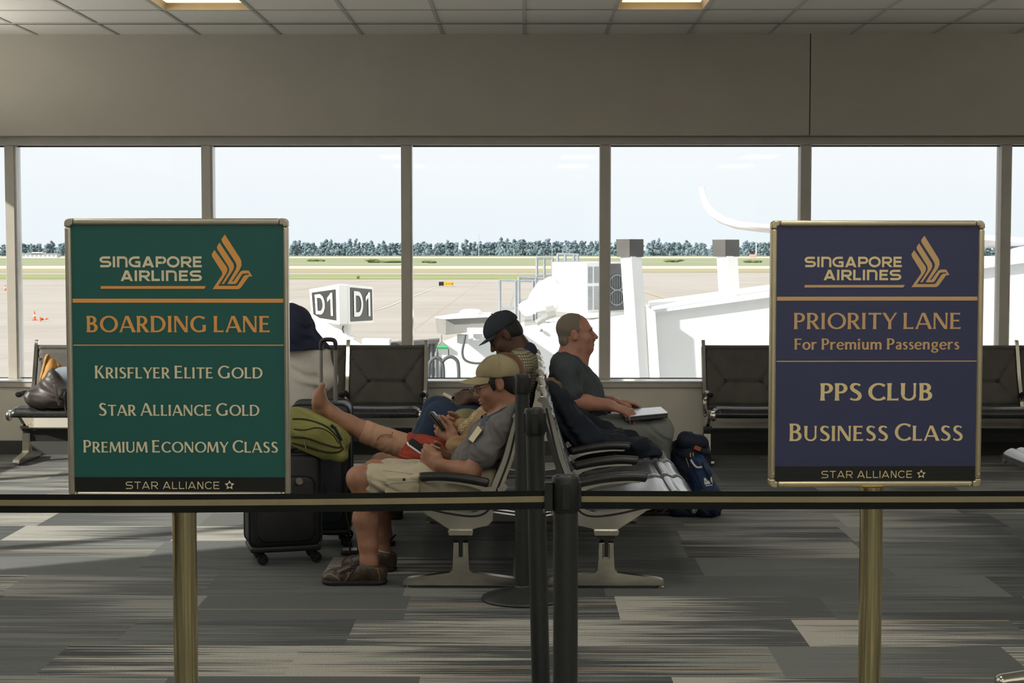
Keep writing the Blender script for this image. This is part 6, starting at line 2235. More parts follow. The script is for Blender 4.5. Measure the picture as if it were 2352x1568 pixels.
# the other leg, down to the floor
hipF2, knF2, anF2 = J(1108, 1076, 8.32), J(876, 1066, 8.37), J(884, 1228, 8.40)
S.chain([(hipF2, 0.080), (knF2, 0.058)], 0.04)
S.chain([(knF2, 0.056), (J(874, 1140, 8.39), 0.054), (anF2, 0.035)], 0.02)
S.chain([(anF2, 0.035), (J(886, 1246, 8.40), 0.033), (J(850, 1250, 8.40), 0.026), (J(830, 1252, 8.40), 0.020)], 0.02)
WOM = tag(solid('person', S, HB, M['skin_warm']), 'seated passenger in tan blouse and red shorts, bare bandaged leg propped on bags', 'person')
eyes(WOM, g2, hR2, 0.96)
S = Sdf()
S.ell(g2(-0.020, 0, 0.028), (0.104, 0.088, 0.100), hR2)
S.ell(g2(-0.055, 0, -0.05), (0.058, 0.074, 0.075), hR2, 0.03)
S.cut(g2(0.052, 0, 0.02), unit(hR2[:, 0] - 0.55 * hR2[:, 2]))
S.wrinkle(0.003, hR2[:, 1], 110, 1.5, 0.2)
solid('hair', S, 0.0045, M['hair_brown'], WOM)
S = Sdf()
torso(S, tor2, sy=1.42)
S.cap(J(1150, 945, Y2_), shN2, 0.060, 0.058, 0.05).cap(J(1150, 945, Y2_), shF2, 0.060, 0.058, 0.05)
S.chain([(shN2, 0.058), (elN2 * 0.86 + shN2 * 0.14, 0.060)], 0.03)
S.ell(J(1078, 990, 8.10), (0.05, 0.08, 0.085), frame3((0.6, 0, 0.8), (-0.8, 0, 0.6)), 0.04)
S.ell(J(1052, 1022, 8.0), (0.062, 0.05, 0.048), None, 0.03)
S.cap(J(1044, 1004, 7.95), J(1075, 1010, 7.95), 0.030, 0.03, 0.01, op='-')
S.wrinkle(0.0035, (0.7, 0.2, 0.6), 75, 2.0, 1.1)
solid('blouse', S, HB, M['blouse'], WOM)
S = Sdf()
S.chain([(shF2, 0.060), (elF2 * 0.5 + shF2 * 0.5, 0.062), (J(1066, 968, 8.42), 0.060)], 0.03)
S.ell(J(1070, 958, 8.42), (0.07, 0.05, 0.04), None, 0.03)
S.wrinkle(0.003, (0.8, 0.1, 0.5), 80, 2.0, 0.2)
solid('sleeve', S, HB, M['olive_cloth'], WOM)
bdm = MB()
rb = random.Random(3)
for k in range(95):
    t = rb.random()
    px, py = 1103 - 50 * t, 940 + 50 * t
    w = rb.uniform(-5, 5) * (0.5 + 0.9 * t)
    q = J(px + w * 0.7, py + w * 0.7, 7.93 if t > 0.35 else 7.96)
    bdm.ell(q, (0.0033,) * 3, n=6)
BEADS_ = bdm
S = Sdf()                                        # red shorts
S.chain([(J(1118, 1080, Y2_), 0.112), (J(1090, 1076, Y2_), 0.106)], 0.03, 1.45)
t2 = kn2 * 0.98 + hipN2 * 0.02
S.chain([(hipN2, 0.094), (t2 * 0.6 + hipN2 * 0.4, 0.084), (t2, 0.080)], 0.04)
S.chain([(hipF2, 0.094), (hipF2 * 0.3 + knF2 * 0.7, 0.074)], 0.04)
S.ell(J(975, 1018, 8.02), (0.075, 0.05, 0.028), None, 0.03)
S.ell(J(950, 1048, 8.03), (0.075, 0.05, 0.04), None, 0.03)
S.ell(J(995, 1052, 8.03), (0.075, 0.05, 0.04), None, 0.03)
S.cut(J(906, 1022, 8.12), unit(np.array(J(900, 1026, 8.12)) - np.array(J(960, 1030, 8.12))))
S.wrinkle(0.0095, (0.75, 0.1, 0.65), 70, 2.6, 0.7).wrinkle(0.003, (0.2, 0.3, 0.9), 150, 2.0, 0.2)
solid('shorts', S, HB, M['red'], WOM)
S = Sdf()                                        # bandage round the shin
b0_, b1_ = J(833, 988, 8.10), J(935, 1026, 8.12)
S.chain([(J(825, 986, 8.10), 0.0560), (J(845, 994, 8.10), 0.0580), (J(890, 1011, 8.11), 0.0625), (b1_, 0.066)], 0.01)
dd_ = unit(b1_ - b0_)
S.cut(b0_ + dd_ * 0.0, -dd_).cut(b1_, dd_)
S.wrinkle(0.0016, dd_, 170, 1.0, 0.2)
bo = solid('bandage', S, 0.0045, M['bandage'], WOM)
for (px, py) in ((863, 1018), (898, 1001)):
    cl = MB()
    c = J(px, py, 8.045)
    cl.tube([c, c + np.array((0.010, 0, 0.022))], 0.003, 6)
    cl.tube([c + np.array((-0.008, 0, 0.002)), c + np.array((0.010, 0, -0.002))], 0.003, 6)
    sub('bandage_clip', cl, M['gold'], bo)
sub('bandage_edge', MB().tube(catmull([J(864, 1014, 8.045), J(872, 1002, 8.042), J(884, 998, 8.044), J(896, 998, 8.046)], 5), 0.002, 6), M['tanlining'], bo)
# her phone in a dark folding case
pc2 = J(1008, 968, 8.08)
ph2 = thing('smartphone', 'phone in dark folding case held up by the passenger in the tan blouse', 'phone', tuple(pc2))
a1 = unit(J(1022, 986, 8.06) - J(991, 948, 8.08)); a2 = unit((0.35, 0.9, -0.2)); a2 = unit(a2 - a1 * (a2 @ a1))
Rq = Matrix([list(r) for r in np.stack([a1, a2, np.cross(a1, a2)], 1)])
c2 = Vector(tuple(J(1007.5, 966, 8.06)))
sub('case', MB().rbox(c2, (0.115, 0.012, 0.070), 0.010, Rq @ Matrix.Rotation(math.radians(90), 3, 'X')), M['phone'], ph2)
nn2 = Rq @ Vector((0, 0, 1))
nn2 = nn2 if nn2.x < 0 else -nn2
sub('flap', MB().rbox(c2 + nn2 * 0.012, (0.110, 0.004, 0.068), 0.008, Rq @ Matrix.Rotation(math.radians(90), 3, 'X')), M['leather'], ph2)
sub('inner_edge', MB().rbox(c2 + nn2 * 0.0082, (0.112, 0.003, 0.066), 0.008, Rq @ Matrix.Rotation(math.radians(90), 3, 'X')), M['tanlining'], ph2)
# sandals: one worn, one standing empty on the carpet
def sandal(label, heel, toe, parent=None, group=None):
    heel, toe = np.array(heel, float), np.array(toe, float)
    heel[2] = toe[2] = 0.0
    f = unit(toe - heel); s = np.cross((0, 0, 1), f); L = np.linalg.norm(toe - heel)
    R = np.stack([f, s, np.array((0, 0, 1.0))], 1)
    g = lambda x, y, z: heel + R @ np.array([x * L, y, z])
    o = thing('sandal', label, 'sandal', tuple(heel)) if parent is None else parent
    S = Sdf()
    S.ell(g(0.17, 0, 0.014), (0.19 * L, 0.034, 0.020), R)
    S.cap(g(0.2, 0, 0.014), g(0.8, 0, 0.012), 0.032, 0.040, 0.02)
    S.ell(g(0.80, 0, 0.012), (0.20 * L, 0.043, 0.018), R, 0.02)
    S.cut(g(0, 0, 0.026), (0, 0, 1)).cut(g(0, 0, 0), (0, 0, -1))
    so = solid('sandal_sole', S, 0.004, M['sole'], o)
    S = Sdf()
    S.ell(g(0.17, 0, 0.022), (0.17 * L, 0.030, 0.016), R)
    S.cap(g(0.2, 0, 0.022), g(0.8, 0, 0.022), 0.028, 0.036, 0.02)
    S.cut(g(0, 0, 0.030), (0, 0, 1)).cut(g(0, 0, 0.022), (0, 0, -1))
    solid('insole', S, 0.004, M['insole'], so)
    mb = MB()
    for u in (0.52, 0.74):
        mb.tube(catmull([g(u, -0.042, 0.02), g(u + 0.02, -0.030, 0.052), g(u + 0.03, 0, 0.066), g(u + 0.02, 0.030, 0.052), g(u, 0.042, 0.02)], 5), 0.0045, 7)
    mb.tube(catmull([g(0.10, -0.036, 0.03), g(0.0, -0.02, 0.052), g(-0.02, 0, 0.056), g(0.0, 0.02, 0.052), g(0.10, 0.036, 0.03)], 5), 0.0045, 7)
    sub('strap', mb, M['rubber'], so)
    return o
M['insole'] = noisy('silver_grey_insole', srgb(164, 164, 168), srgb(140, 140, 146), 20, 0.35)
sandal('empty grey sandal with dark straps on the carpet behind the brown shoes', J(868, 1276, 8.15), J(785, 1276, 8.15))
sandal('', J(906, 1258, 8.40), J(826, 1258, 8.42), WOM)

# ===== the man in the navy cap and checked shirt
Y3_ = 9.5
hR3 = frame3((-0.80, -0.06, -0.60), (-0.60, 0, 0.80))
h3 = J(1160, 769, Y3_)
S = Sdf()
g3 = head(S, h3, hR3, 1.0, nose=0.85, lips=1.35)
S.cap(g3(-0.030, 0, -0.045), J(1204, 812, Y3_), 0.060, 0.066, 0.03)
tor3 = [(J(1172, 950, Y3_), 0.12), (J(1174, 905, Y3_), 0.128), (J(1187, 860, Y3_), 0.118), (J(1200, 826, Y3_), 0.078)]
torso(S, [(p, r * 0.84) for p, r in tor3])
shN3, elN3, wrN3 = J(1196, 838, 9.28), J(1146, 922, 9.25), J(1088, 913, 9.34)
shF3, elF3, wrF3 = J(1190, 836, 9.70), J(1140, 910, 9.74), J(1085, 908, 9.62)
S.cap(J(1198, 830, Y3_), shN3, 0.055, 0.055, 0.04).cap(J(1198, 830, Y3_), shF3, 0.055, 0.055, 0.04)
S.chain([(shN3, 0.055), (elN3, 0.044), (wrN3, 0.029)], 0.02).chain([(shF3, 0.055), (elF3, 0.044), (wrF3, 0.029)], 0.02)
hand(S, wrN3, unit(J(1050, 918, 9.36) - wrN3), (0.1, 0.5, 0.8), 1.05, [(35, 45, 30), (42, 50, 32), (48, 52, 32), (50, 52, 32)], (0.9, 0.4, 0.2), palm=(0, 0.4, -0.8))
hand(S, wrF3, unit(J(1055, 910, 9.55) - wrF3), (0.1, -0.5, 0.8), 1.05, [(30, 40, 30), (38, 46, 32), (44, 50, 32), (48, 50, 32)], (0.9, 0.4, 0.2), palm=(0, -0.4, -0.8))
hipN3, kn3, an3 = J(1150, 958, 9.40), J(1006, 951, 9.36), J(898, 1128, 9.25)
hipF3, knF3, anF3 = J(1150, 950, 9.62), J(1000, 938, 9.70), J(905, 1122, 9.66)
S.chain([(hipN3, 0.08), (kn3, 0.058), (J(955, 1045, 9.30), 0.052), (an3, 0.04)], 0.03)
S.chain([(hipF3, 0.08), (knF3, 0.058), (J(955, 1035, 9.68), 0.052), (anF3, 0.04)], 0.03)
MAN3 = tag(solid('person', S, 0.005, M['skin_dark']), 'seated man with bowed head in navy cap, checked shirt and blue jeans', 'person')
eyes(MAN3, g3, hR3)
cap_hat(MAN3, h3, hR3 @ np.array(Matrix.Rotation(math.radians(-2), 3, 'Y')), 1.0, M['navycap'], M['navycap'], M['undercap'], 0.062, 0.02, 0.10)
S = Sdf()
S.ell(g3(-0.020, 0, 0.012), (0.094, 0.0785, 0.082), hR3)
S.ell(g3(-0.056, 0, -0.028), (0.048, 0.062, 0.040), hR3, 0.02)
S.cut(g3(0.03, 0, 0.0), hR3[:, 0]).cut(g3(0, 0, 0.06), hR3[:, 2])
S.ell(g3(-0.004, -0.085, -0.006), (0.022, 0.024, 0.036), hR3, 0.006, '-').ell(g3(-0.004, 0.085, -0.006), (0.022, 0.024, 0.036), hR3, 0.006, '-')
solid('hair', S, 0.0045, M['hair_black'], MAN3)
S = Sdf()
torso(S, tor3)
S.cap(J(1198, 830, Y3_), shN3, 0.070, 0.070, 0.05).cap(J(1198, 830, Y3_), shF3, 0.070, 0.070, 0.05)
S.chain([(shN3, 0.068), (shN3 * 0.3 + elN3 * 0.7, 0.064)], 0.03).chain([(shF3, 0.068), (shF3 * 0.3 + elF3 * 0.7, 0.064)], 0.03)
S.wrinkle(0.004, (0.6, 0.2, 0.75), 60, 2.0, 0.4)
solid('shirt', S, 0.005, M['plaid'], MAN3)
S = Sdf()
S.cap(J(1191, 800, Y3_), J(1202, 812, Y3_), 0.070, 0.086, 0.03, 1.1)
S.cap(J(1180, 786, Y3_), J(1206, 816, Y3_), 0.060, 0.072, 0.004, op='-')
S.cut(J(1192, 806, Y3_), unit((0.65, 0, -0.75)) * -1)
S.cut(J(1206, 826, Y3_), unit((0.5, 0, -0.85)))
solid('collar', S, 0.0045, M['navycloth'], MAN3)
S = Sdf()
S.chain([(J(1172, 955, Y3_), 0.128), (J(1150, 952, Y3_), 0.118)], 0.03, 1.45)
S.chain([(hipN3, 0.092), (kn3, 0.068), (J(955, 1045, 9.30), 0.064), (an3, 0.058)], 0.04)
S.chain([(hipF3, 0.092), (knF3, 0.068), (J(955, 1035, 9.68), 0.064), (anF3, 0.058)], 0.04)
S.wrinkle(0.003, (0.8, 0.1, 0.5), 70, 2.0, 0.3)
solid('jeans', S, 0.005, M['jeans'], MAN3)
for (an, Yy) in ((an3, 9.25), (anF3, 9.66)):
    hx = np.array(an); shoe(MAN3, hx + np.array((0.07, 0, 0)), hx + np.array((-0.21, 0, 0)), 0.0, 1.0)
sub('wristwatch', MB().tube([wrN3 + np.array((0.012 + 0.0 * math.cos(a), 0.034 * math.cos(a), 0.033 * math.sin(a))) for a in np.linspace(0, 2 * math.pi, 17)[:-1]], 0.007, 6, closed=True), M['lace'], MAN3)
ph3 = thing('smartphone', 'gold-edged phone held by the man in the navy cap', 'phone', tuple(J(1035, 914, 9.4)))
a1 = unit(J(1023, 908, 9.4) - J(1046, 920, 9.4)); a2 = unit((0.1, 1, 0.1)); a2 = unit(a2 - a1 * (a2 @ a1))
Rr = Matrix([list(r) for r in np.stack([a1, a2, np.cross(a1, a2)], 1)])
cph = Vector(tuple(J(1040, 916.5, 9.42)))
sub('body', MB().rbox(cph, (0.13, 0.009, 0.068), 0.010, Rr @ Matrix.Rotation(math.radians(90), 3, 'X')), M['gold'], ph3)
sub('screen', MB().box(cph + (Rr @ Vector((0, 0, 1))) * (0.0048 if (Rr @ Vector((0, 0, 1))).z > 0 else -0.0048), (0.115, 0.06, 0.001), Rr), M['phone'], ph3, smooth=False)

# ===== the man in the charcoal tee, facing the other way
Y4_ = 9.5
hR4 = frame3((0.995, -0.04, 0.06), (-0.06, 0, 1.0))
h4 = J(1323, 766, Y4_)
S = Sdf()
g4 = head(S, h4, hR4, 1.0, nose=0.98, jaw=1.2, chin=1.1)
S.cap(g4(0.035, 0, -0.088), J(1327, 826, Y4_), 0.050, 0.068, 0.03)
S.cap(g4(-0.03, 0, -0.04), J(1306, 832, Y4_), 0.060, 0.072, 0.03)
tor4 = [(J(1326, 985, Y4_), 0.135), (J(1325, 935, Y4_), 0.146), (J(1314, 884, Y4_), 0.138), (J(1302, 842, Y4_), 0.094)]
torso(S, [(p, r * 0.84) for p, r in tor4], sy=1.35)
shN4, elN4, wrN4 = J(1304, 850, 9.28), J(1312, 922, 9.24), J(1397, 930, 9.30)
shF4, elF4, wrF4 = J(1304, 850, 9.74), J(1322, 915, 9.78), J(1405, 922, 9.62)
S.cap(J(1302, 842, Y4_), shN4, 0.06, 0.058, 0.04).cap(J(1302, 842, Y4_), shF4, 0.06, 0.058, 0.04)
S.chain([(shN4, 0.058), (elN4, 0.050), (elN4 * 0.6 + wrN4 * 0.4, 0.047), (wrN4, 0.034)], 0.02)
S.chain([(shF4, 0.058), (elF4, 0.050), (elF4 * 0.6 + wrF4 * 0.4, 0.046), (wrF4, 0.033)], 0.02)
hand(S, wrN4, unit(J(1440, 944, 9.30) - wrN4), (0.15, 0.85, 0.25), 1.12, [(8, 22, 18), (12, 26, 20), (16, 28, 20), (20, 30, 20)], (0.8, 0.5, 0.25), palm=(0, 0, -1))
hand(S, wrF4, unit(J(1445, 927, 9.60) - wrF4), (0.15, -0.85, 0.2), 1.1, [(5, 18, 15), (8, 22, 16), (10, 24, 16), (14, 26, 18)], (0.8, 0.5, 0.25), palm=(0, 0, -1))
hip4, kn4, an4 = J(1345, 990, 9.38), J(1516, 991, 9.36), J(1482, 1140, 9.40)
hipF4, knF4, anF4 = J(1345, 985, 9.64), J(1514, 982, 9.68), J(1480, 1130, 9.68)
S.chain([(hip4, 0.09), (kn4, 0.062), (J(1508, 1060, 9.38), 0.056), (an4, 0.042)], 0.03)
S.chain([(hipF4, 0.09), (knF4, 0.062), (J(1506, 1050, 9.68), 0.056), (anF4, 0.042)], 0.03)
MAN4 = tag(solid('person', S, 0.005, M['skin_ruddy']), 'seated man with grey hair and moustache in charcoal tee, hands on a closed laptop', 'person')
eyes(MAN4, g4, hR4, 1.0, 'hair_grey')
S = Sdf()
S.ell(g4(-0.022, 0, 0.036), (0.0955, 0.0795, 0.0875), hR4)
S.ell(g4(-0.062, 0, -0.035), (0.042, 0.066, 0.052), hR4, 0.02)
for s_ in (-1, 1):
    S.cap(g4(0.016, s_ * 0.068, 0.02), g4(0.016, s_ * 0.066, -0.018), 0.014, 0.007, 0.012)
    S.ell(g4(-0.006, s_ * 0.085, -0.006), (0.020, 0.024, 0.034), hR4, 0.006, '-')
S.cut(g4(0.040, 0, 0.04), unit(hR4[:, 0] * 1.0 - hR4[:, 2] * 0.75), 0.012)
S.wrinkle(0.0009, hR4[:, 0], 170, 1.5, 0.2)
solid('hair', S, 0.004, M['hair_grey'], MAN4)
mo = Sdf()
for s_ in (-1, 1):
    mo.cap(g4(0.103, 0, -0.044), g4(0.090, s_ * 0.026, -0.056), 0.0085, 0.006, 0.006)
solid('moustache', mo, 0.003, M['hair_grey'], MAN4)
S = Sdf()
torso(S, tor4, sy=1.35)
S.ell(J(1362, 905, Y4_), (0.055, 0.15, 0.10), None, 0.05)
S.ell(J(1350, 945, Y4_), (0.11, 0.16, 0.09), None, 0.05)
S.cap(J(1302, 842, Y4_), shN4, 0.074, 0.074, 0.05).cap(J(1302, 842, Y4_), shF4, 0.074, 0.074, 0.05)
h4N, h4F = shN4 * 0.28 + elN4 * 0.72, shF4 * 0.28 + elF4 * 0.72
S.chain([(shN4, 0.074), (h4N, 0.074)], 0.03).chain([(shF4, 0.074), (h4F, 0.074)], 0.03)
a4 = unit(elN4 - shN4)
S.cap(J(1322, 800, Y4_), J(1312, 826, Y4_), 0.082, 0.070, 0.006, op='-')
S.wrinkle(0.004, (0.5, 0.2, 0.85), 60, 2.2, 0.9).wrinkle(0.002, (0.9, 0.1, 0.3), 110, 2.0, 0.2)
solid('shirt', S, 0.005, M['tee'], MAN4)
S = Sdf()
S.chain([(J(1326, 990, Y4_), 0.142), (J(1345, 990, Y4_), 0.128)], 0.03, 1.3)
S.chain([(hip4, 0.100), (kn4, 0.073), (J(1508, 1060, 9.38), 0.070), (an4, 0.066)], 0.04)
S.chain([(hipF4, 0.100), (knF4, 0.073), (J(1506, 1050, 9.68), 0.070), (anF4, 0.066)], 0.04)
S.wrinkle(0.0035, (0.8, 0.1, 0.5), 70, 2.0, 0.3)
solid('trousers', S, 0.005, M['greypants'], MAN4)
for (an, Yy) in ((an4, 9.40), (anF4, 9.68)):
    hx = np.array(an); shoe(MAN4, hx + np.array((-0.07, 0, 0)), hx + np.array((0.21, 0, 0)), 0.0, 1.0, M['sole'])
lp = thing('laptop', 'closed silver laptop on the lap of the man in the charcoal tee', 'laptop', tuple(J(1490, 952, 9.42)))
A_, B_, C_, D_ = J(1436, 956, 9.27), J(1534, 947, 9.27), J(1518, 933.5, 9.52), J(1422, 941, 9.52)
lm = MB()
q = [Vector(tuple(v)) for v in (A_, B_, C_, D_)]
lm.add(q + [v + Vector((0, 0, -0.016)) for v in q], [(0, 1, 2, 3), (7, 6, 5, 4), (0, 4, 5, 1), (1, 5, 6, 2), (2, 6, 7, 3), (3, 7, 4, 0)])
M['laptop'] = noisy('silver_laptop_lid', srgb(206, 208, 212), srgb(198, 200, 205), 8, 0.30, metal=0.6)
M['laptopdark'] = mat('dark_laptop_body', srgb(52, 54, 54), 0.45)
lm2 = MB()
lm2.add([v + Vector((0, 0, -0.0165)) for v in q] + [v + Vector((0, 0, -0.031)) for v in q], [(0, 1, 2, 3), (7, 6, 5, 4), (0, 4, 5, 1), (1, 5, 6, 2), (2, 6, 7, 3), (3, 7, 4, 0)])
sub('base', lm2, M['laptopdark'], lp, smooth=False, bevel=0.004)
lm3 = MB()
lm3.add([v + Vector((0, 0, 0.0)) for v in q] + [v + Vector((0, 0, -0.006)) for v in q], [(0, 1, 2, 3), (7, 6, 5, 4), (0, 4, 5, 1), (1, 5, 6, 2), (2, 6, 7, 3), (3, 7, 4, 0)])
sub('lid', lm3, M['laptop'], lp, smooth=False, bevel=0.002)
lm4 = MB()
lm4.add([v + Vector((0, 0, -0.006)) for v in q] + [v + Vector((0, 0, -0.0165)) for v in q], [(0, 1, 2, 3), (7, 6, 5, 4), (0, 4, 5, 1), (1, 5, 6, 2), (2, 6, 7, 3), (3, 7, 4, 0)])
sub('lid_rim', lm4, M['laptopdark'], lp, smooth=False)

# ===== hooded passenger beyond the suitcases, back to us
Y5_ = 8.95
S = Sdf()
hR5 = frame3((-0.1, 1, -0.12), (0, 0.12, 1))
h5 = J(664, 748, Y5_)
g5 = head(S, h5, hR5, 0.98)
S.cap(g5(-0.02, 0, -0.05), J(664, 800, Y5_), 0.055, 0.06, 0.03)
tor5 = [(J(664, 985, Y5_), 0.125), (J(664, 930, Y5_), 0.128), (J(664, 870, Y5_), 0.122), (J(664, 815, Y5_), 0.085)]
def torsoX(S, pts, f=1.0, w=0.062):
    for (p, r), (q_, r2) in zip(pts[:-1], pts[1:]):
        for dx in (-w, 0, w):
            o_ = np.array((dx, 0, 0))
            S.cap(p + o_, q_ + o_, r * f, r2 * f, 0.05)
torsoX(S, tor5, 0.84)
for sx in (-1, 1):
    sh, el, wr = J(664 + sx * 62, 812, Y5_), J(664 + sx * 84, 872, Y5_ - 0.02), J(664 + sx * 40, 905, Y5_ + 0.26)
    S.cap(J(664, 806, Y5_), sh, 0.06, 0.055, 0.04)
    S.chain([(sh, 0.055), (el, 0.045), (wr, 0.03)], 0.02)
    hand(S, wr, (-sx * 0.4, 0.9, 0.0), (0, 0.1, 1), 1.0, [(25, 35, 25)] * 4, palm=(-sx, 0, 0))
    S.chain([(J(664 + sx * 40, 995, Y5_ + 0.05), 0.085), (J(664 + sx * 48, 1000, Y5_ + 0.46), 0.06), (J(664 + sx * 48, 1112, Y5_ + 0.50), 0.045)], 0.03)
HOOD = tag(solid('person', S, 0.006, M['skin_warm']), 'person seen from behind in navy hood and pale grey top, beside the green sign', 'person')
eyes(HOOD, g5, hR5, 0.98)
S = Sdf()
S.ell(J(664, 750, Y5_ - 0.015), (0.132, 0.150, 0.132), None)
S.cap(J(664, 775, Y5_ - 0.03), J(664, 800, Y5_ - 0.02), 0.128, 0.13, 0.05)
S.cap(J(630, 806, Y5_), J(700, 806, Y5_), 0.105, 0.105, 0.06)
for sx in (-1, 1):
    S.cap(J(664, 800, Y5_), J(664 + sx * 66, 812, Y5_), 0.10, 0.076, 0.05)
S.cap(J(664, 752, Y5_ + 0.10), J(664, 760, Y5_ + 0.3), 0.095, 0.10, 0.02, op='-')
S.cut(J(664, 803, Y5_ - 0.1), (0, 0, -1))
S.wrinkle(0.006, (0.8, 0.3, 0.55), 55, 2.4, 0.6).wrinkle(0.003, (0.2, 0.2, 0.9), 100, 2.0, 0.2)
solid('hood', S, 0.006, M['navycloth'], HOOD)
S = Sdf()
torsoX(S, tor5)
for sx in (-1, 1):
    sh, el, wr = J(664 + sx * 62, 812, Y5_), J(664 + sx * 84, 870, Y5_ - 0.02), J(664 + sx * 40, 905, Y5_ + 0.26)
    S.cap(J(664, 806, Y5_), sh, 0.075, 0.070, 0.05)
    S.chain([(sh, 0.070), (el, 0.062), (wr * 0.8 + el * 0.2, 0.05)], 0.03)
S.cut(J(664, 801, Y5_ - 0.1), (0, 0, 1))
S.wrinkle(0.006, (0.5, 0.3, 0.8), 45, 2.4, 0.6)
solid('fleece', S, 0.006, M['greyshirt'], HOOD)
S = Sdf()
S.chain([(J(640, 1000, Y5_ + 0.02), 0.13), (J(690, 1000, Y5_ + 0.02), 0.13)], 0.04)
for sx in (-1, 1):
    S.chain([(J(664 + sx * 40, 995, Y5_ + 0.05), 0.10), (J(664 + sx * 48, 1000, Y5_ + 0.46), 0.075), (J(664 + sx * 48, 1112, Y5_ + 0.50), 0.062)], 0.03)
solid('jeans', S, 0.007, M['jeans'], HOOD)
for sx in (-1, 1):
    b_ = J(664 + sx * 48, 1150, Y5_ + 0.46)
    shoe(HOOD, b_, b_ + np.array((0, 0.27, 0)), 0.0, 1.0, M['sole'], laces=False)
bh = thing('bench', 'low dark bench beneath the hooded person, hidden behind the suitcases', 'bench', tuple(Vector((J(664, 900, Y5_)[0], Y5_ + 0.0, 0))))
MB().bx(-0.20, 0.20, -0.18, 0.22, 0.30, 0.365).build('seat', M['sling'], bh, smooth=True, bevel=0.015)
for (x_, y_) in ((-0.08, -0.10), (0.15, -0.10), (-0.08, 0.16), (0.15, 0.16)):
    MB().cyl((x_, y_, 0), (x_, y_, 0.31), 0.016, n=12).build('leg', M['alu'], bh)

# ===== the traveller lying along the window seats, tan boots up
Y6_ = 11.62
S = Sdf()
seatz = 0.44
def W(x, y, z):
    return np.array((x, y, z))
bx0 = J(108, 850, Y6_)[0]
hip6, knee6, ank6 = W(bx0 + 0.98, Y6_ + 0.02, seatz + 0.11), W(bx0 + 0.55, Y6_, seatz + 0.22), W(bx0 + 0.10, Y6_, J(135, 862, Y6_)[2])
S.chain([(hip6, 0.085), (knee6, 0.062), (ank6, 0.045)], 0.03)
hip6b, knee6b, ank6b = hip6 + W(0, 0.17, 0), knee6 + W(0.03, 0.16, 0.04), ank6 + W(0.06, 0.14, -0.05)
S.chain([(hip6b, 0.085), (knee6b, 0.062), (ank6b, 0.045)], 0.03)
ch6, nk6 = W(bx0 + 1.22, Y6_ + 0.08, seatz + 0.42), W(bx0 + 1.27, Y6_ + 0.08, seatz + 0.55)
S.chain([(W(bx0 + 1.05, Y6_ + 0.08, seatz + 0.12), 0.105), (W(bx0 + 1.14, Y6_ + 0.08, seatz + 0.27), 0.11), (ch6, 0.105), (nk6, 0.06)], 0.05, 1.3)
hR6 = frame3((-0.95, 0, -0.2), (-0.2, 0, 0.97))
g6 = head(S, nk6 + W(0.0, 0, 0.15), hR6, 0.98)
S.cap(g6(-0.02, 0, -0.05), nk6, 0.055, 0.06, 0.03)
for sy_ in (-0.2, 0.2):
    sh_, el_, wr_ = ch6 + W(0, sy_, 0.05), ch6 + W(-0.08, sy_ * 1.15, -0.20), ch6 + W(-0.30, sy_ * 0.5, -0.20)
    S.cap(ch6 + W(0, 0, 0.06), sh_, 0.06, 0.055, 0.04).chain([(sh_, 0.055), (el_, 0.042), (wr_, 0.028)], 0.02)
    hand(S, wr_, (-0.9, -sy_, 0), (0, -sy_, 0.9), 1.0, palm=(0, 0, -1))
REST = tag(solid('person', S, 0.006, M['skin_warm']), 'traveller resting along the window seats in tan boots, mostly behind the green sign', 'person')
eyes(REST, g6, hR6, 0.98)
S = Sdf(); S.ell(g6(-0.022, 0, 0.032), (0.098, 0.082, 0.09), hR6); S.cut(g6(0.04, 0, 0.03), unit(hR6[:, 0] - 0.5 * hR6[:, 2]))
solid('hair', S, 0.006, M['hair_brown'], REST)
S = Sdf()
S.chain([(W(bx0 + 1.06, Y6_ + 0.08, seatz + 0.14), 0.12), (W(bx0 + 1.14, Y6_ + 0.08, seatz + 0.27), 0.125), (ch6, 0.12), (nk6 - W(0, 0, 0.02), 0.075)], 0.05, 1.35)
for sy_ in (-0.2, 0.2):
    sh_, el_, wr_ = ch6 + W(0, sy_, 0.05), ch6 + W(-0.08, sy_ * 1.15, -0.20), ch6 + W(-0.30, sy_ * 0.5, -0.20)
    S.cap(ch6 + W(0, 0, 0.05), sh_, 0.075, 0.07, 0.04).chain([(sh_, 0.07), (el_, 0.056), (wr_ * 0.85 + el_ * 0.15, 0.045)], 0.02)
S.wrinkle(0.004, (0.5, 0.3, 0.8), 55, 2.2, 0.3)
solid('sweater', S, 0.006, M['navycloth'], REST)
S = Sdf()
S.chain([(hip6, 0.10), (knee6, 0.076), (ank6, 0.062)], 0.03).chain([(hip6b, 0.10), (knee6b, 0.076), (ank6b, 0.062)], 0.03)
S.wrinkle(0.004, (0.8, 0.2, 0.5), 60, 2.2, 0.3)
solid('jeans', S, 0.006, denim('pale_denim', srgb(132, 140, 148), srgb(112, 121, 130)), REST)
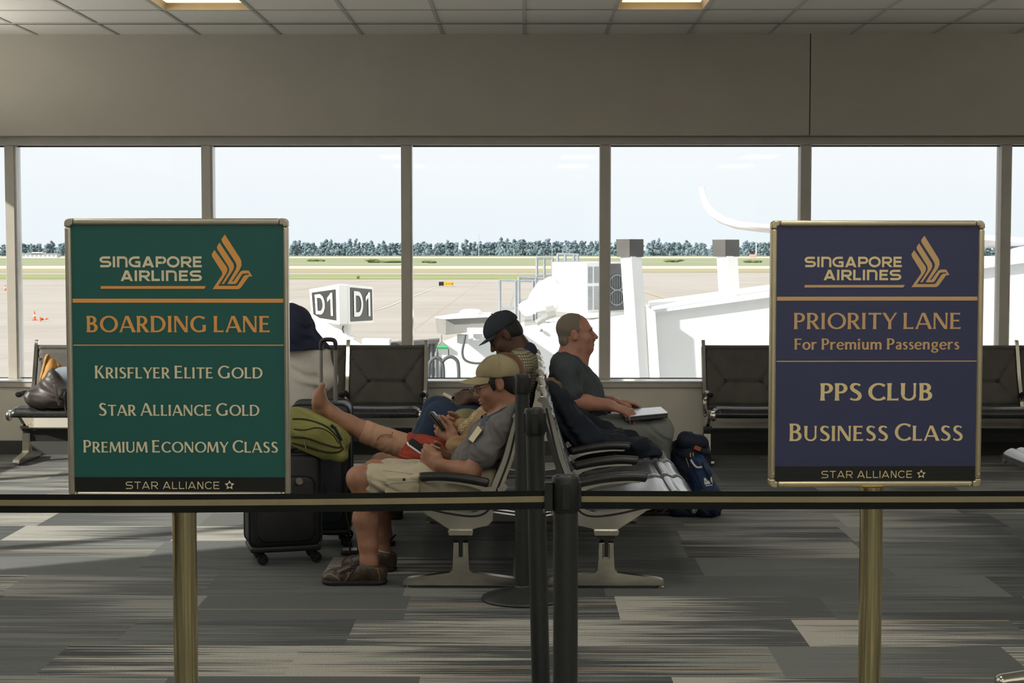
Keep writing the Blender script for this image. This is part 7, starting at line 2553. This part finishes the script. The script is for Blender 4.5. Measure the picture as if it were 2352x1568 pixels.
for (hx, hz, dy, lab) in ((104, 872, 0.0, 0), (118, 884, 0.14, 1)):
    S = Sdf()
    hl = J(hx - 4, hz - 8, Y6_ + dy)
    tp = J(hx + 6, hz - 52, Y6_ + dy)
    f_ = unit(tp - hl)
    n_ = unit(np.array((f_[2], 0, -f_[0])))
    S.cap(hl + n_ * 0.035, hl + n_ * 0.12, 0.052, 0.056, 0.02)
    S.cap(hl + n_ * 0.04, hl * 0.5 + tp * 0.5 + n_ * 0.040, 0.046, 0.042, 0.03)
    S.cap(hl * 0.5 + tp * 0.5 + n_ * 0.036, tp + n_ * 0.028 - f_ * 0.03, 0.042, 0.034, 0.03)
    S.cut(hl, -n_)
    bo_ = solid('boot', S, 0.005, M['boot'], REST)
    S = Sdf()
    S.cap(hl - n_ * 0.002, tp - n_ * 0.002 - f_ * 0.02, 0.047, 0.044, 0.01)
    S.cut(hl - n_ * 0.014, -n_).cut(hl + n_ * 0.006, n_)
    solid('outsole', S, 0.005, M['gum'], bo_)
    mb = MB()
    for k in range(4):
        c_ = hl * (0.62 - 0.1 * k) + tp * (0.38 + 0.1 * k) + n_ * (0.082 - 0.004 * k)
        mb.tube([c_ + W(0, -0.028, 0) - n_ * 0.01, c_, c_ + W(0, 0.028, 0) - n_ * 0.01], 0.003, 6)
    sub('lace', mb, M['stitch'], bo_)
# ------------------------------------------------------------------ luggage and belongings
M['case'] = noisy('black_ballistic_nylon', srgb(22, 23, 24), srgb(16, 17, 18), 260, 0.6, bump=0.25, bdist=0.001)
M['casetrim'] = noisy('black_case_piping', srgb(40, 41, 42), srgb(32, 33, 34), 40, 0.35)
M['navycase'] = noisy('blue_black_nylon', srgb(34, 42, 50), srgb(25, 32, 39), 260, 0.5, bump=0.2, bdist=0.001)
M['tube'] = noisy('telescopic_handle_tube', srgb(142, 139, 132), srgb(126, 123, 117), 6, 0.3, metal=0.4)
M['olive'] = fabric('olive_green_nylon', srgb(142, 142, 82), srgb(114, 114, 62), 300, 0.75)
M['olivedark'] = fabric('dark_zip_tape', srgb(52, 54, 36), srgb(40, 42, 28), 500, 0.8)
M['packblue'] = fabric('blue_pack_nylon', srgb(44, 66, 100), srgb(30, 48, 80), 500, 0.6)
M['packdark'] = fabric('dark_navy_pack_nylon', srgb(30, 38, 56), srgb(22, 28, 42), 500, 0.65)
M['nickel'] = mat('nickel_zip', srgb(170, 165, 150), 0.3, 1.0)
M['orangepatch'] = fabric('rust_orange_patch', srgb(176, 92, 52), srgb(150, 76, 42), 400, 0.8)
M['labelwhite'] = mat('white_woven_label', srgb(214, 214, 212), 0.7)
M['ink'] = mat('dark_blue_ink', srgb(32, 36, 60), 0.7)

def spinner(t, W_, D_, H_, body, z0=0.085):
    """Soft spinner case standing at the thing's origin: shell, piping, zip, pocket, four twin wheels."""
    R0 = None
    b = MB().rbox((0, 0, z0 + H_ / 2), (W_, D_, H_), 0.045, None, 0, 5)
    bo = b.build('shell', body, t)
    for y in (-D_ / 2 + 0.02, D_ / 2 - 0.02):
        ring = []
        hx, hz, r = W_ / 2, H_ / 2, 0.045
        for cx, cz, a0 in ((1, 1, 0), (-1, 1, 90), (-1, -1, 180), (1, -1, 270)):
            for k in range(6):
                a = math.radians(a0 + 90 * k / 5)
                ring.append((cx * (hx - r) + (r + 0.001) * math.cos(a), y, z0 + H_ / 2 + cz * (hz - r) + (r + 0.001) * math.sin(a)))
        MB().tube(ring, 0.005, 8, closed=True).build('piping', M['casetrim'], t)
    pk = MB().rbox((0, -D_ / 2 - 0.010, z0 + H_ * 0.42), (W_ * 0.80, 0.035, H_ * 0.70), 0.05, None, 0, 6)
    po = pk.build('front_pocket', body, t)
    zp = MB()
    zr = []
    hx, hz, r = W_ * 0.40 + 0.004, H_ * 0.35 + 0.004, 0.05
    for cx, cz, a0 in ((1, 1, 0), (-1, 1, 90), (-1, -1, 180), (1, -1, 270)):
        for k in range(6):
            a = math.radians(a0 + 90 * k / 5)
            zr.append((cx * (hx - r) + r * math.cos(a), -D_ / 2 - 0.006, z0 + H_ * 0.42 + cz * (hz - r) + r * math.sin(a)))
    zp.tube(zr, 0.0035, 6, closed=True)
    zp.build('zip', M['casetrim'], po)
    MB().box((-W_ * 0.40, -D_ / 2 - 0.012, z0 + H_ * 0.46), (0.006, 0.006, 0.034)).build('zip_pull', M['nickel'], po, bevel=0.001)
    MB().rbox((0, 0, z0 - 0.004), (W_ * 0.98, D_ * 0.96, 0.03), 0.012).build('bottom_rail', M['black'], t)
    for (sx, sy) in ((-1, -1), (1, -1), (-1, 1), (1, 1)):
        x, y = sx * (W_ / 2 - 0.045), sy * (D_ / 2 - 0.045)
        fk = MB()
        fk.cyl((x, y, z0 - 0.015), (x, y, z0 - 0.045), 0.020, 0.016, 14)
        fk.box((x + 0.012, y, z0 - 0.05), (0.034, 0.030, 0.012))
        fo = fk.build('caster', M['black'], t, bevel=0.002)
        for dy in (-0.014, 0.014):
            wl = MB()
            ring = [(x + 0.022 + 0.022 * math.cos(a), y + dy, 0.027 + 0.022 * math.sin(a)) for a in np.linspace(0, 2 * math.pi, 21)[:-1]]
            wl.tube(ring, 0.005, 8, closed=True)
            wl.cyl((x + 0.022, y + dy - 0.005, 0.027), (x + 0.022, y + dy + 0.005, 0.027), 0.007, n=12)
            for k in range(6):
                a = math.pi * 2 * k / 6
                wl.cyl((x + 0.022, y + dy, 0.027), (x + 0.022 + 0.02 * math.cos(a), y + dy, 0.027 + 0.02 * math.sin(a)), 0.0025, n=6)
            wl.build('wheel', M['rubber'], fo)
    return bo, po

c1 = P(648, 1268, 7.95)
SC1 = thing('suitcase', 'black soft spinner suitcase beneath the olive bag, beside the green sign', 'suitcase', (c1.x, 7.98, 0), math.radians(16))
sh_, po_ = spinner(SC1, 0.355, 0.25, 0.46, M['case'])
bm_ = P(683, 1100, 7.9)
lo_ = world_of(SC1).inverted() @ Vector(bm_)
bg = MB().tube([(lo_.x + 0.016 * math.cos(a), -0.172, lo_.z + 0.016 * math.sin(a)) for a in np.linspace(0, 2 * math.pi, 25)[:-1]], 0.002, 6, closed=True)
for dx in (-0.005, 0.0, 0.005):
    bg.bx(lo_.x + dx - 0.001, lo_.x + dx + 0.001, -0.1725, -0.1715, lo_.z - 0.006, lo_.z + 0.006)
bg.bx(lo_.x - 0.006, lo_.x + 0.006, -0.1725, -0.1715, lo_.z - 0.001, lo_.z + 0.001)
bg.lathe([(0, -0.001), (0.0165, -0.001), (0.0165, 0.0), (0, 0)], (lo_.x, -0.169, lo_.z), 24, rot=Matrix.Rotation(math.radians(90), 3, 'X'))
bg.build('round_badge', M['nickel'], po_)
MB().rbox((0, 0.0, 0.555), (0.12, 0.03, 0.012), 0.005).build('top_handle', M['casetrim'], SC1)

c2 = P(738, 1250, 8.43)
SC2 = thing('suitcase', 'tall blue-black spinner suitcase with its trolley handle pulled up', 'suitcase', (c2.x, 8.47, 0), math.radians(3))
spinner(SC2, 0.31, 0.30, 0.665, M['navycase'])
hd = thing_dummy = None
def loc2(px, py, Y):
    return world_of(SC2).inverted() @ Vector(P(px, py, Y))
hl, hr = loc2(736, 920, 8.45), loc2(769, 920, 8.45)
tl_, tr_ = loc2(736, 800, 8.45), loc2(769, 800, 8.45)
yl = 0.03
th_ = MB()
th_.tube([(hl.x, yl, hl.z - 0.05), (tl_.x, yl, tl_.z)], 0.0095, 10)
th_.tube([(hr.x, yl, hr.z - 0.05), (tr_.x, yl, tr_.z)], 0.0095, 10)
th_.tube([(hl.x, yl, hl.z - 0.05), (hl.x, yl, (hl.z + tl_.z) / 2 - 0.07)], 0.0115, 10)
th_.tube([(hr.x, yl, hr.z - 0.05), (hr.x, yl, (hr.z + tr_.z) / 2 - 0.07)], 0.0115, 10)
th_.build('trolley_tube', M['tube'], SC2)
gx0, gx1, gz = tl_.x, tr_.x, loc2(752, 781, 8.45).z
gp = catmull([(gx0, yl, tl_.z - 0.012), (gx0, yl, gz - 0.022), (gx0 + 0.006, yl, gz - 0.006), (gx0 + 0.022, yl, gz), (gx1 - 0.022, yl, gz), (gx1 - 0.006, yl, gz - 0.006), (gx1, yl, gz - 0.022), (gx1, yl, tr_.z - 0.012)], 5)
MB().tube(gp, 0.0125, 12, flat=(1.0, 0.9)).build('grip', M['casetrim'], SC2)
MB().lathe([(0.0, -0.001), (0.018, -0.001), (0.018, 0.003), (0.012, 0.004), (0.0, 0.004)], (0.035, -0.166, 0.655), 24, rot=Matrix.Rotation(math.radians(90), 3, 'X')).build('round_badge', M['nickel'], SC2)
MB().tube([(0.12, -0.15, 0.60), (0.125, -0.16, 0.45), (0.125, -0.16, 0.33)], 0.004, 6).build('side_strap', M['casetrim'], SC2)

# olive bag lying on the black suitcase
YB = 8.02
S = Sdf()
Rb = frame3(unit(J(800, 1035, YB) - J(690, 985, YB)), (0.3, 0, 0.95))
cb_ = J(712, 995, YB)
S.box(cb_, (0.172, 0.15, 0.072), 0.055, Rb)
S.ell(cb_ + Rb @ np.array((0.02, 0, 0.02)), (0.185, 0.165, 0.088), Rb, 0.05)
S.cap(J(745, 990, YB - 0.12), J(783, 1045, YB - 0.12), 0.045, 0.030, 0.05)
S.cap(J(740, 985, YB + 0.12), J(778, 1038, YB + 0.12), 0.045, 0.030, 0.05)
S.ell(J(786, 1046, YB - 0.05), (0.030, 0.09, 0.022), Rb, 0.03)
S.wrinkle(0.006, (0.6, 0.4, 0.7), 42, 2.4, 0.5).wrinkle(0.0025, (0.2, 0.5, 0.9), 110, 2.0, 0.2)
BAG = tag(solid('holdall', S, 0.005, M['olive']), 'olive green soft bag lying on the black suitcase under the bare foot', 'bag')
SURF = {}
def on_surface(obj, px, py, lift=0.0):
    """Where the sight line through a pixel first meets an object built above."""
    from mathutils.bvhtree import BVHTree
    if obj.name not in SURF:
        me = obj.data
        mw = world_of(obj)
        SURF[obj.name] = BVHTree.FromPolygons([tuple(mw @ v.co) for v in me.vertices], [tuple(p.vertices) for p in me.polygons])
    d = (P(px, py, 5.0) - EYE).normalized()
    hit = SURF[obj.name].ray_cast(EYE, d)
    if hit[0] is None:
        return None
    return hit[0] + hit[1] * lift
def surf_line(obj, pix, r, lift=0.001, n=5, seg=6):
    pts = [on_surface(obj, x, y, lift) for x, y in [tuple(q) for q in catmull([(a, b) for a, b in pix], n)]]
    pts = [p for p in pts if p is not None]
    mb = MB()
    if len(pts) > 1:
        mb.tube(pts, r, seg)
    return mb
for pix in ([(672, 962), (700, 963), (730, 971), (757, 985), (778, 1010), (784, 1026)], [(672, 1003), (705, 1006), (740, 1018), (772, 1027), (786, 1026)], [(672, 1017), (705, 1026), (745, 1037), (775, 1038), (788, 1030)]):
    sub('zip_tape', surf_line(BAG, pix, 0.0055, 0.000), M['olivedark'], BAG)
sub('piping', surf_line(BAG, [(675, 985), (700, 987), (725, 982), (745, 986), (765, 1000), (778, 1018)], 0.003), M['olivedark'], BAG)
zp = MB()
for (px, py) in ((681, 948), (700, 1012), (711, 1013), (702, 1022), (764, 980), (771, 990), (778, 1003)):
    q_ = on_surface(BAG, px, py, 0.004)
    if q_ is not None:
        zp.tube([q_, q_ + Vector((0.004, -0.002, -0.018))], 0.003, 6)
sub('zip_pull', zp, M['nickel'], BAG)
sub('grab_loop', surf_line(BAG, [(760, 976), (768, 984), (776, 998), (782, 1012)], 0.007, 0.006), M['packdark'], BAG)
st_ = MB().tube(catmull([J(790, 1050, 7.96), J(795, 1090, 7.95), J(797, 1150, 7.95), J(796, 1180, 7.95), J(801, 1205, 7.95), J(804, 1216, 7.95)], 6), 0.0032, 7)
st_.tube([J(803, 1210, 7.95), J(805.5, 1226, 7.95)], [0.006, 0.002], 7)
sub('strap_end', st_, M['olivedark'], BAG)

# navy backpack on the floor
YK = 9.40
S = Sdf()
bl = lambda px, py, dy=0.0: J(px, py, YK + dy)
S.cap(bl(1590, 1140), bl(1592, 1040, 0.02), 0.112, 0.098, 0.04)
S.ell(bl(1590, 1035, 0.02), (0.092, 0.10, 0.092), None, 0.04)
S.cap(bl(1565, 1130), bl(1560, 1050, 0.03), 0.085, 0.045, 0.05)
S.box(bl(1596, 1150), (0.150, 0.115, 0.085), 0.05, None, 0.05)
S.cap(bl(1618, 1135, -0.09), bl(1604, 1080, -0.07), 0.060, 0.045, 0.03)
S.cut((0, 0, 0.004), (0, 0, -1))
S.wrinkle(0.006, (0.7, 0.3, 0.6), 50, 2.4, 0.2).wrinkle(0.003, (0.3, 0.2, 0.9), 95, 2.0, 1.2)
PACK = tag(solid('backpack', S, 0.005, M['packdark']), 'navy blue backpack standing on the carpet at the end of the seats', 'backpack')
S = Sdf()
S.cap(bl(1625, 1150, -0.095), bl(1603, 1066, -0.080), 0.084, 0.056, 0.03)
S.ell(bl(1632, 1152, -0.09), (0.082, 0.065, 0.080), None, 0.03)
S.cut((0, 0, 0.008), (0, 0, -1))
S.wrinkle(0.007, (0.7, 0.3, 0.6), 52, 2.4, 0.9).wrinkle(0.003, (0.9, 0.1, -0.3), 110, 2.2, 0.3)
fpk = solid('front_pocket', S, 0.005, M['packblue'], PACK)
S = Sdf()
S.cap(bl(1575, 1012, -0.03), bl(1608, 1018, -0.03), 0.055, 0.05, 0.03)
S.wrinkle(0.004, (0.7, 0.3, 0.6), 70, 2.4, 0.1)
solid('top_flap', S, 0.005, M['packdark'], PACK)
sub('haul_loop', MB().tube(catmull([bl(1574, 1000), bl(1580, 994), bl(1588, 994), bl(1594, 1001)], 5), 0.007, 8), M['packdark'], PACK)
sub('shoulder_strap', MB().tube(catmull([bl(1556, 1012), bl(1549, 1022), bl(1549, 1060), bl(1541, 1100), bl(1540, 1150)], 5), 0.011, 8), M['packdark'], PACK)
sub('piping', surf_line(PACK, [(1576, 1052), (1583, 1072), (1591, 1095), (1598, 1118), (1602, 1140), (1604, 1160)], 0.003), M['stitch'], PACK)
def patch(obj, px, py, w, h, ang, m, name, lift=0.004):
    c = on_surface(obj, px, py, lift)
    if c is None:
        return None, None, None
    s = (c.y) / FPX
    ca, sa = math.cos(math.radians(ang)), math.sin(math.radians(ang))
    pts = []
    for (a, b) in ((-w / 2, -h / 2), (w / 2, -h / 2), (w / 2, h / 2), (-w / 2, h / 2)):
        x, y = a * ca - b * sa, a * sa + b * ca
        p = on_surface(obj, px + x, py + y, lift)
        pts.append(p if p is not None else Vector(P(px + x, py + y, c.y)))
    mb = MB()
    nr = (pts[1] - pts[0]).cross(pts[3] - pts[0]).normalized()
    if nr.y > 0:
        nr = -nr
    quadprism(mb, pts, -nr * 0.002)
    return sub(name, mb, m, obj, smooth=False), pts, nr
lbo, lpt, lnr = patch(fpk, 1626, 1104, 17, 15, -9, M['labelwhite'], 'label')
if lbo is not None:
    cu = bpy.data.curves.new('label_text', 'FONT')
    cu.body = 'intertek'
    cu.size = 1.0
    cu.align_x = 'CENTER'
    cu.align_y = 'CENTER'
    tmp = bpy.data.objects.new('label_text', cu)
    COL.objects.link(tmp)
    bpy.context.view_layer.update()
    me = bpy.data.meshes.new_from_object(tmp.evaluated_get(bpy.context.evaluated_depsgraph_get()))
    bpy.data.objects.remove(tmp)
    wv = max(v.co.x for v in me.vertices) - min(v.co.x for v in me.vertices)
    ux, uy = (lpt[1] - lpt[0]), (lpt[0] - lpt[3])
    cen = (lpt[0] + lpt[1] + lpt[2] + lpt[3]) / 4
    k = 0.86 / wv
    for v in me.vertices:
        v.co = cen + ux * (v.co.x * k) + uy.normalized() * (v.co.y * k * ux.length * 1.25) + lnr * 0.0012
    me.materials.append(M['ink'])
    to = bpy.data.objects.new('label_lettering', me)
    COL.objects.link(to)
    to.parent = lbo
    to.matrix_parent_inverse = world_of(lbo).inverted()
patch(fpk, 1628, 1114.5, 15, 1.8, -8, M['labelwhite'], 'label_strip')
patch(PACK, 1558, 1115, 9, 9, 15, M['paper'], 'side_tag')
patch(PACK, 1602, 1029, 14, 8, 25, M['orangepatch'], 'orange_patch', 0.006)
zp = MB()
for (px, py) in ((1586, 1040), (1592, 1039), (1603, 1068)):
    q_ = on_surface(PACK, px, py, 0.006) or on_surface(fpk, px, py, 0.006)
    zp.tube([q_, q_ + Vector((0.0, -0.002, -0.024))], 0.004, 6)
sub('zip_pull', zp, M['gold'], PACK)
sub('buckle_strap', surf_line(fpk, [(1588, 1056), (1594, 1066), (1602, 1073), (1612, 1072)], 0.006, 0.003), M['labelwhite'], PACK)

# paper slip in the shirt pocket of the man in the khaki cap
SHIRT = [o for o in MAN1.children if o.name.startswith('shirt') and 'button' not in o.name][0]
pq = []
for (px, py) in ((1103, 981), (1112, 990), (1091, 1019), (1082.5, 1009.5)):
    q_ = on_surface(SHIRT, px, py, 0.013)
    pq.append(q_ if q_ is not None else Vector(P(px, py, 7.46)))
nr_ = (pq[1] - pq[0]).cross(pq[3] - pq[0]).normalized()
nr_ = -nr_ if nr_.y > 0 else nr_
bd = MB()
quadprism(bd, pq, nr_ * 0.002)
sub('boarding_pass', bd, M['paper'], MAN1, smooth=False)
sub('pocket_edge', surf_line(SHIRT, [(1076, 1010), (1084, 1016), (1093, 1024)], 0.003, 0.002), M['collar_blue'], MAN1)

SHORTS = [o for o in MAN1.children if o.name.startswith('shorts')][0]
for pix in ([(876, 1112), (892, 1110), (920, 1107), (966, 1104)], [(893, 1111), (890, 1120), (889, 1126)], [(852, 1082), (850, 1100), (850, 1124)], [(960, 1104), (962, 1118), (958, 1128)], [(880, 1080), (910, 1083), (950, 1088)]):
    sub('seam', surf_line(SHORTS, pix, 0.0026, 0.000), M['shorts'], SHORTS)

for k_, pix in enumerate(([(823, 1289), (806, 1303), (784, 1314), (781, 1317), (796, 1312), (818, 1298)], [(823, 1289), (815, 1306), (803, 1324)], [(826, 1296), (806, 1300)], [(818, 1303), (798, 1306)], [(808, 1310), (788, 1312)])):
    sub('lace', surf_line(sh1, pix, 0.003, 0.004), M['lace'], sh1)
for pix in ([(744, 1327), (754, 1318), (768, 1322), (780, 1332)], [(792, 1334), (800, 1322), (802, 1312)], [(866, 1304), (870, 1318), (872, 1332)]):
    sub('stitching', surf_line(sh1, pix, 0.0015, 0.000), M['stitch'], sh1)
for pix in ([(1612, 1062), (1622, 1085), (1634, 1112)], [(1592, 1074), (1604, 1098), (1612, 1122)]):
    sub('compression_strap', surf_line(fpk, pix, 0.005, 0.001), M['packdark'], fpk)

# jacket thrown over the seats
S = Sdf()
jl_ = lambda px, py, Y: J(px, py, Y)
for Yj in (8.62, 8.80, 8.98, 9.12):
    S.chain([(jl_(1262, 884, Yj), 0.030), (jl_(1283, 925, Yj), 0.062), (jl_(1312, 972, Yj), 0.070), (jl_(1345, 1004, Yj), 0.066)], 0.06)
for Yj in (8.60, 8.85, 9.08):
    S.chain([(jl_(1345, 1004, Yj), 0.066), (jl_(1410, 1018, Yj), 0.045), (jl_(1470, 1026, Yj), 0.040), (jl_(1508, 1040, Yj), 0.028)], 0.05)
S.chain([(jl_(1325, 955, 9.14), 0.040), (jl_(1388, 985, 9.14), 0.036), (jl_(1450, 1005, 9.12), 0.030), (jl_(1505, 1036, 9.10), 0.022)], 0.04)
S.wrinkle(0.013, (0.85, 0.15, -0.5), 38, 2.6, 0.4).wrinkle(0.006, (0.9, 0.3, -0.2), 80, 2.4, 1.3)
JK = tag(solid('jacket', S, 0.0055, M['jacket']), 'dark navy jacket thrown over the seat behind the man in the charcoal tee', 'jacket')
S = Sdf()
S.chain([(jl_(1256, 872, 8.66), 0.012), (jl_(1268, 873, 8.64), 0.014), (jl_(1281, 884, 8.63), 0.018), (jl_(1291, 903, 8.64), 0.014), (jl_(1296, 918, 8.66), 0.008)], 0.012)
S.wrinkle(0.002, (0.5, 0.2, 0.8), 90, 2.0, 0.4)
solid('collar', S, 0.004, M['tanlining'], JK)

# leather holdall on the window seat
YL = 11.42
S = Sdf()
ll = lambda px, py, dy=0.0: J(px, py, YL + dy)
S.box(ll(116, 912), (0.165, 0.11, 0.065), 0.05, None, 0.03)
S.cap(ll(118, 905), ll(122, 868), 0.105, 0.040, 0.06)
S.cap(ll(95, 905), ll(118, 862), 0.06, 0.022, 0.05)
S.cap(ll(150, 900), ll(122, 862), 0.06, 0.022, 0.05)
S.cap(ll(119, 860), ll(120, 848), 0.022, 0.010, 0.02)
S.cut(ll(116, 936), (0, 0, -1))
S.wrinkle(0.008, (0.8, 0.2, 0.5), 36, 2.4, 0.3).wrinkle(0.004, (0.3, 0.4, 0.8), 80, 2.2, 1.0)
LB = tag(solid('leather_bag', S, 0.005, M['leather']), 'slouchy dark brown leather bag on the leftmost window seat, beside tan boots', 'bag')
sub('strap', MB().tube(catmull([ll(121, 880, -0.13), ll(127, 893, -0.14), ll(131, 915, -0.14), ll(137, 930, -0.13)], 6), 0.014, 8, flat=(1.0, 0.45)), M['leather'], LB)
rg = MB().tube([np.array(ll(121, 874, -0.14)) + np.array((0.012 * math.cos(a), 0, 0.016 * math.sin(a))) for a in np.linspace(0, 2 * math.pi, 17)[:-1]], 0.003, 6, closed=True)
rg.tube([ll(120, 862, -0.10), ll(121, 870, -0.13)], 0.005, 6)
sub('ring', rg, M['nickel'], LB)
sub('drawstring', MB().tube(catmull([ll(158, 898, -0.08), ll(149, 903, -0.12), ll(148, 925, -0.12), ll(152, 945, -0.12), ll(158, 958, -0.12)], 6), 0.006, 7), M['leather'], LB)

# embroidered bead trim on the tan blouse
for o_ in [o for o in bpy.data.objects if o.name.startswith('blouse')]:
    BL = o_
bdm = MB()
rb = random.Random(3)
for k in range(130):
    t = rb.random()
    px, py = 1104 - 51 * t, 938 + 52 * t
    w = rb.uniform(-5, 5) * (0.5 + 0.9 * t)
    q_ = on_surface(BL, px + w * 0.7, py + w * 0.7, 0.001)
    if q_ is not None:
        bdm.ell(q_, (0.0034,) * 3, n=6)
if bdm.v:
    sub('bead_trim', bdm, M['paper'], WOM)

# silver floor foot of a stand at the right-hand corner
fs_ = thing('floor_stand', 'silver foot of a floor stand in the bottom right corner', 'stand', (2.05, 5.72, 0))
S = Sdf()
S.cap((1.70, 5.66, 0.022), (2.05, 5.72, 0.045), 0.026, 0.040, 0.02, 1.3)
S.cap((2.40, 5.78, 0.022), (2.05, 5.72, 0.045), 0.026, 0.040, 0.02, 1.3)
S.cut((0, 0, 0.001), (0, 0, -1))
sfo = solid('foot', S, 0.005, M['alu'], fs_)
MB().cyl((0, 0, 0.05), (0, 0, 1.05), 0.03, n=24).build('pole', M['alu'], fs_)
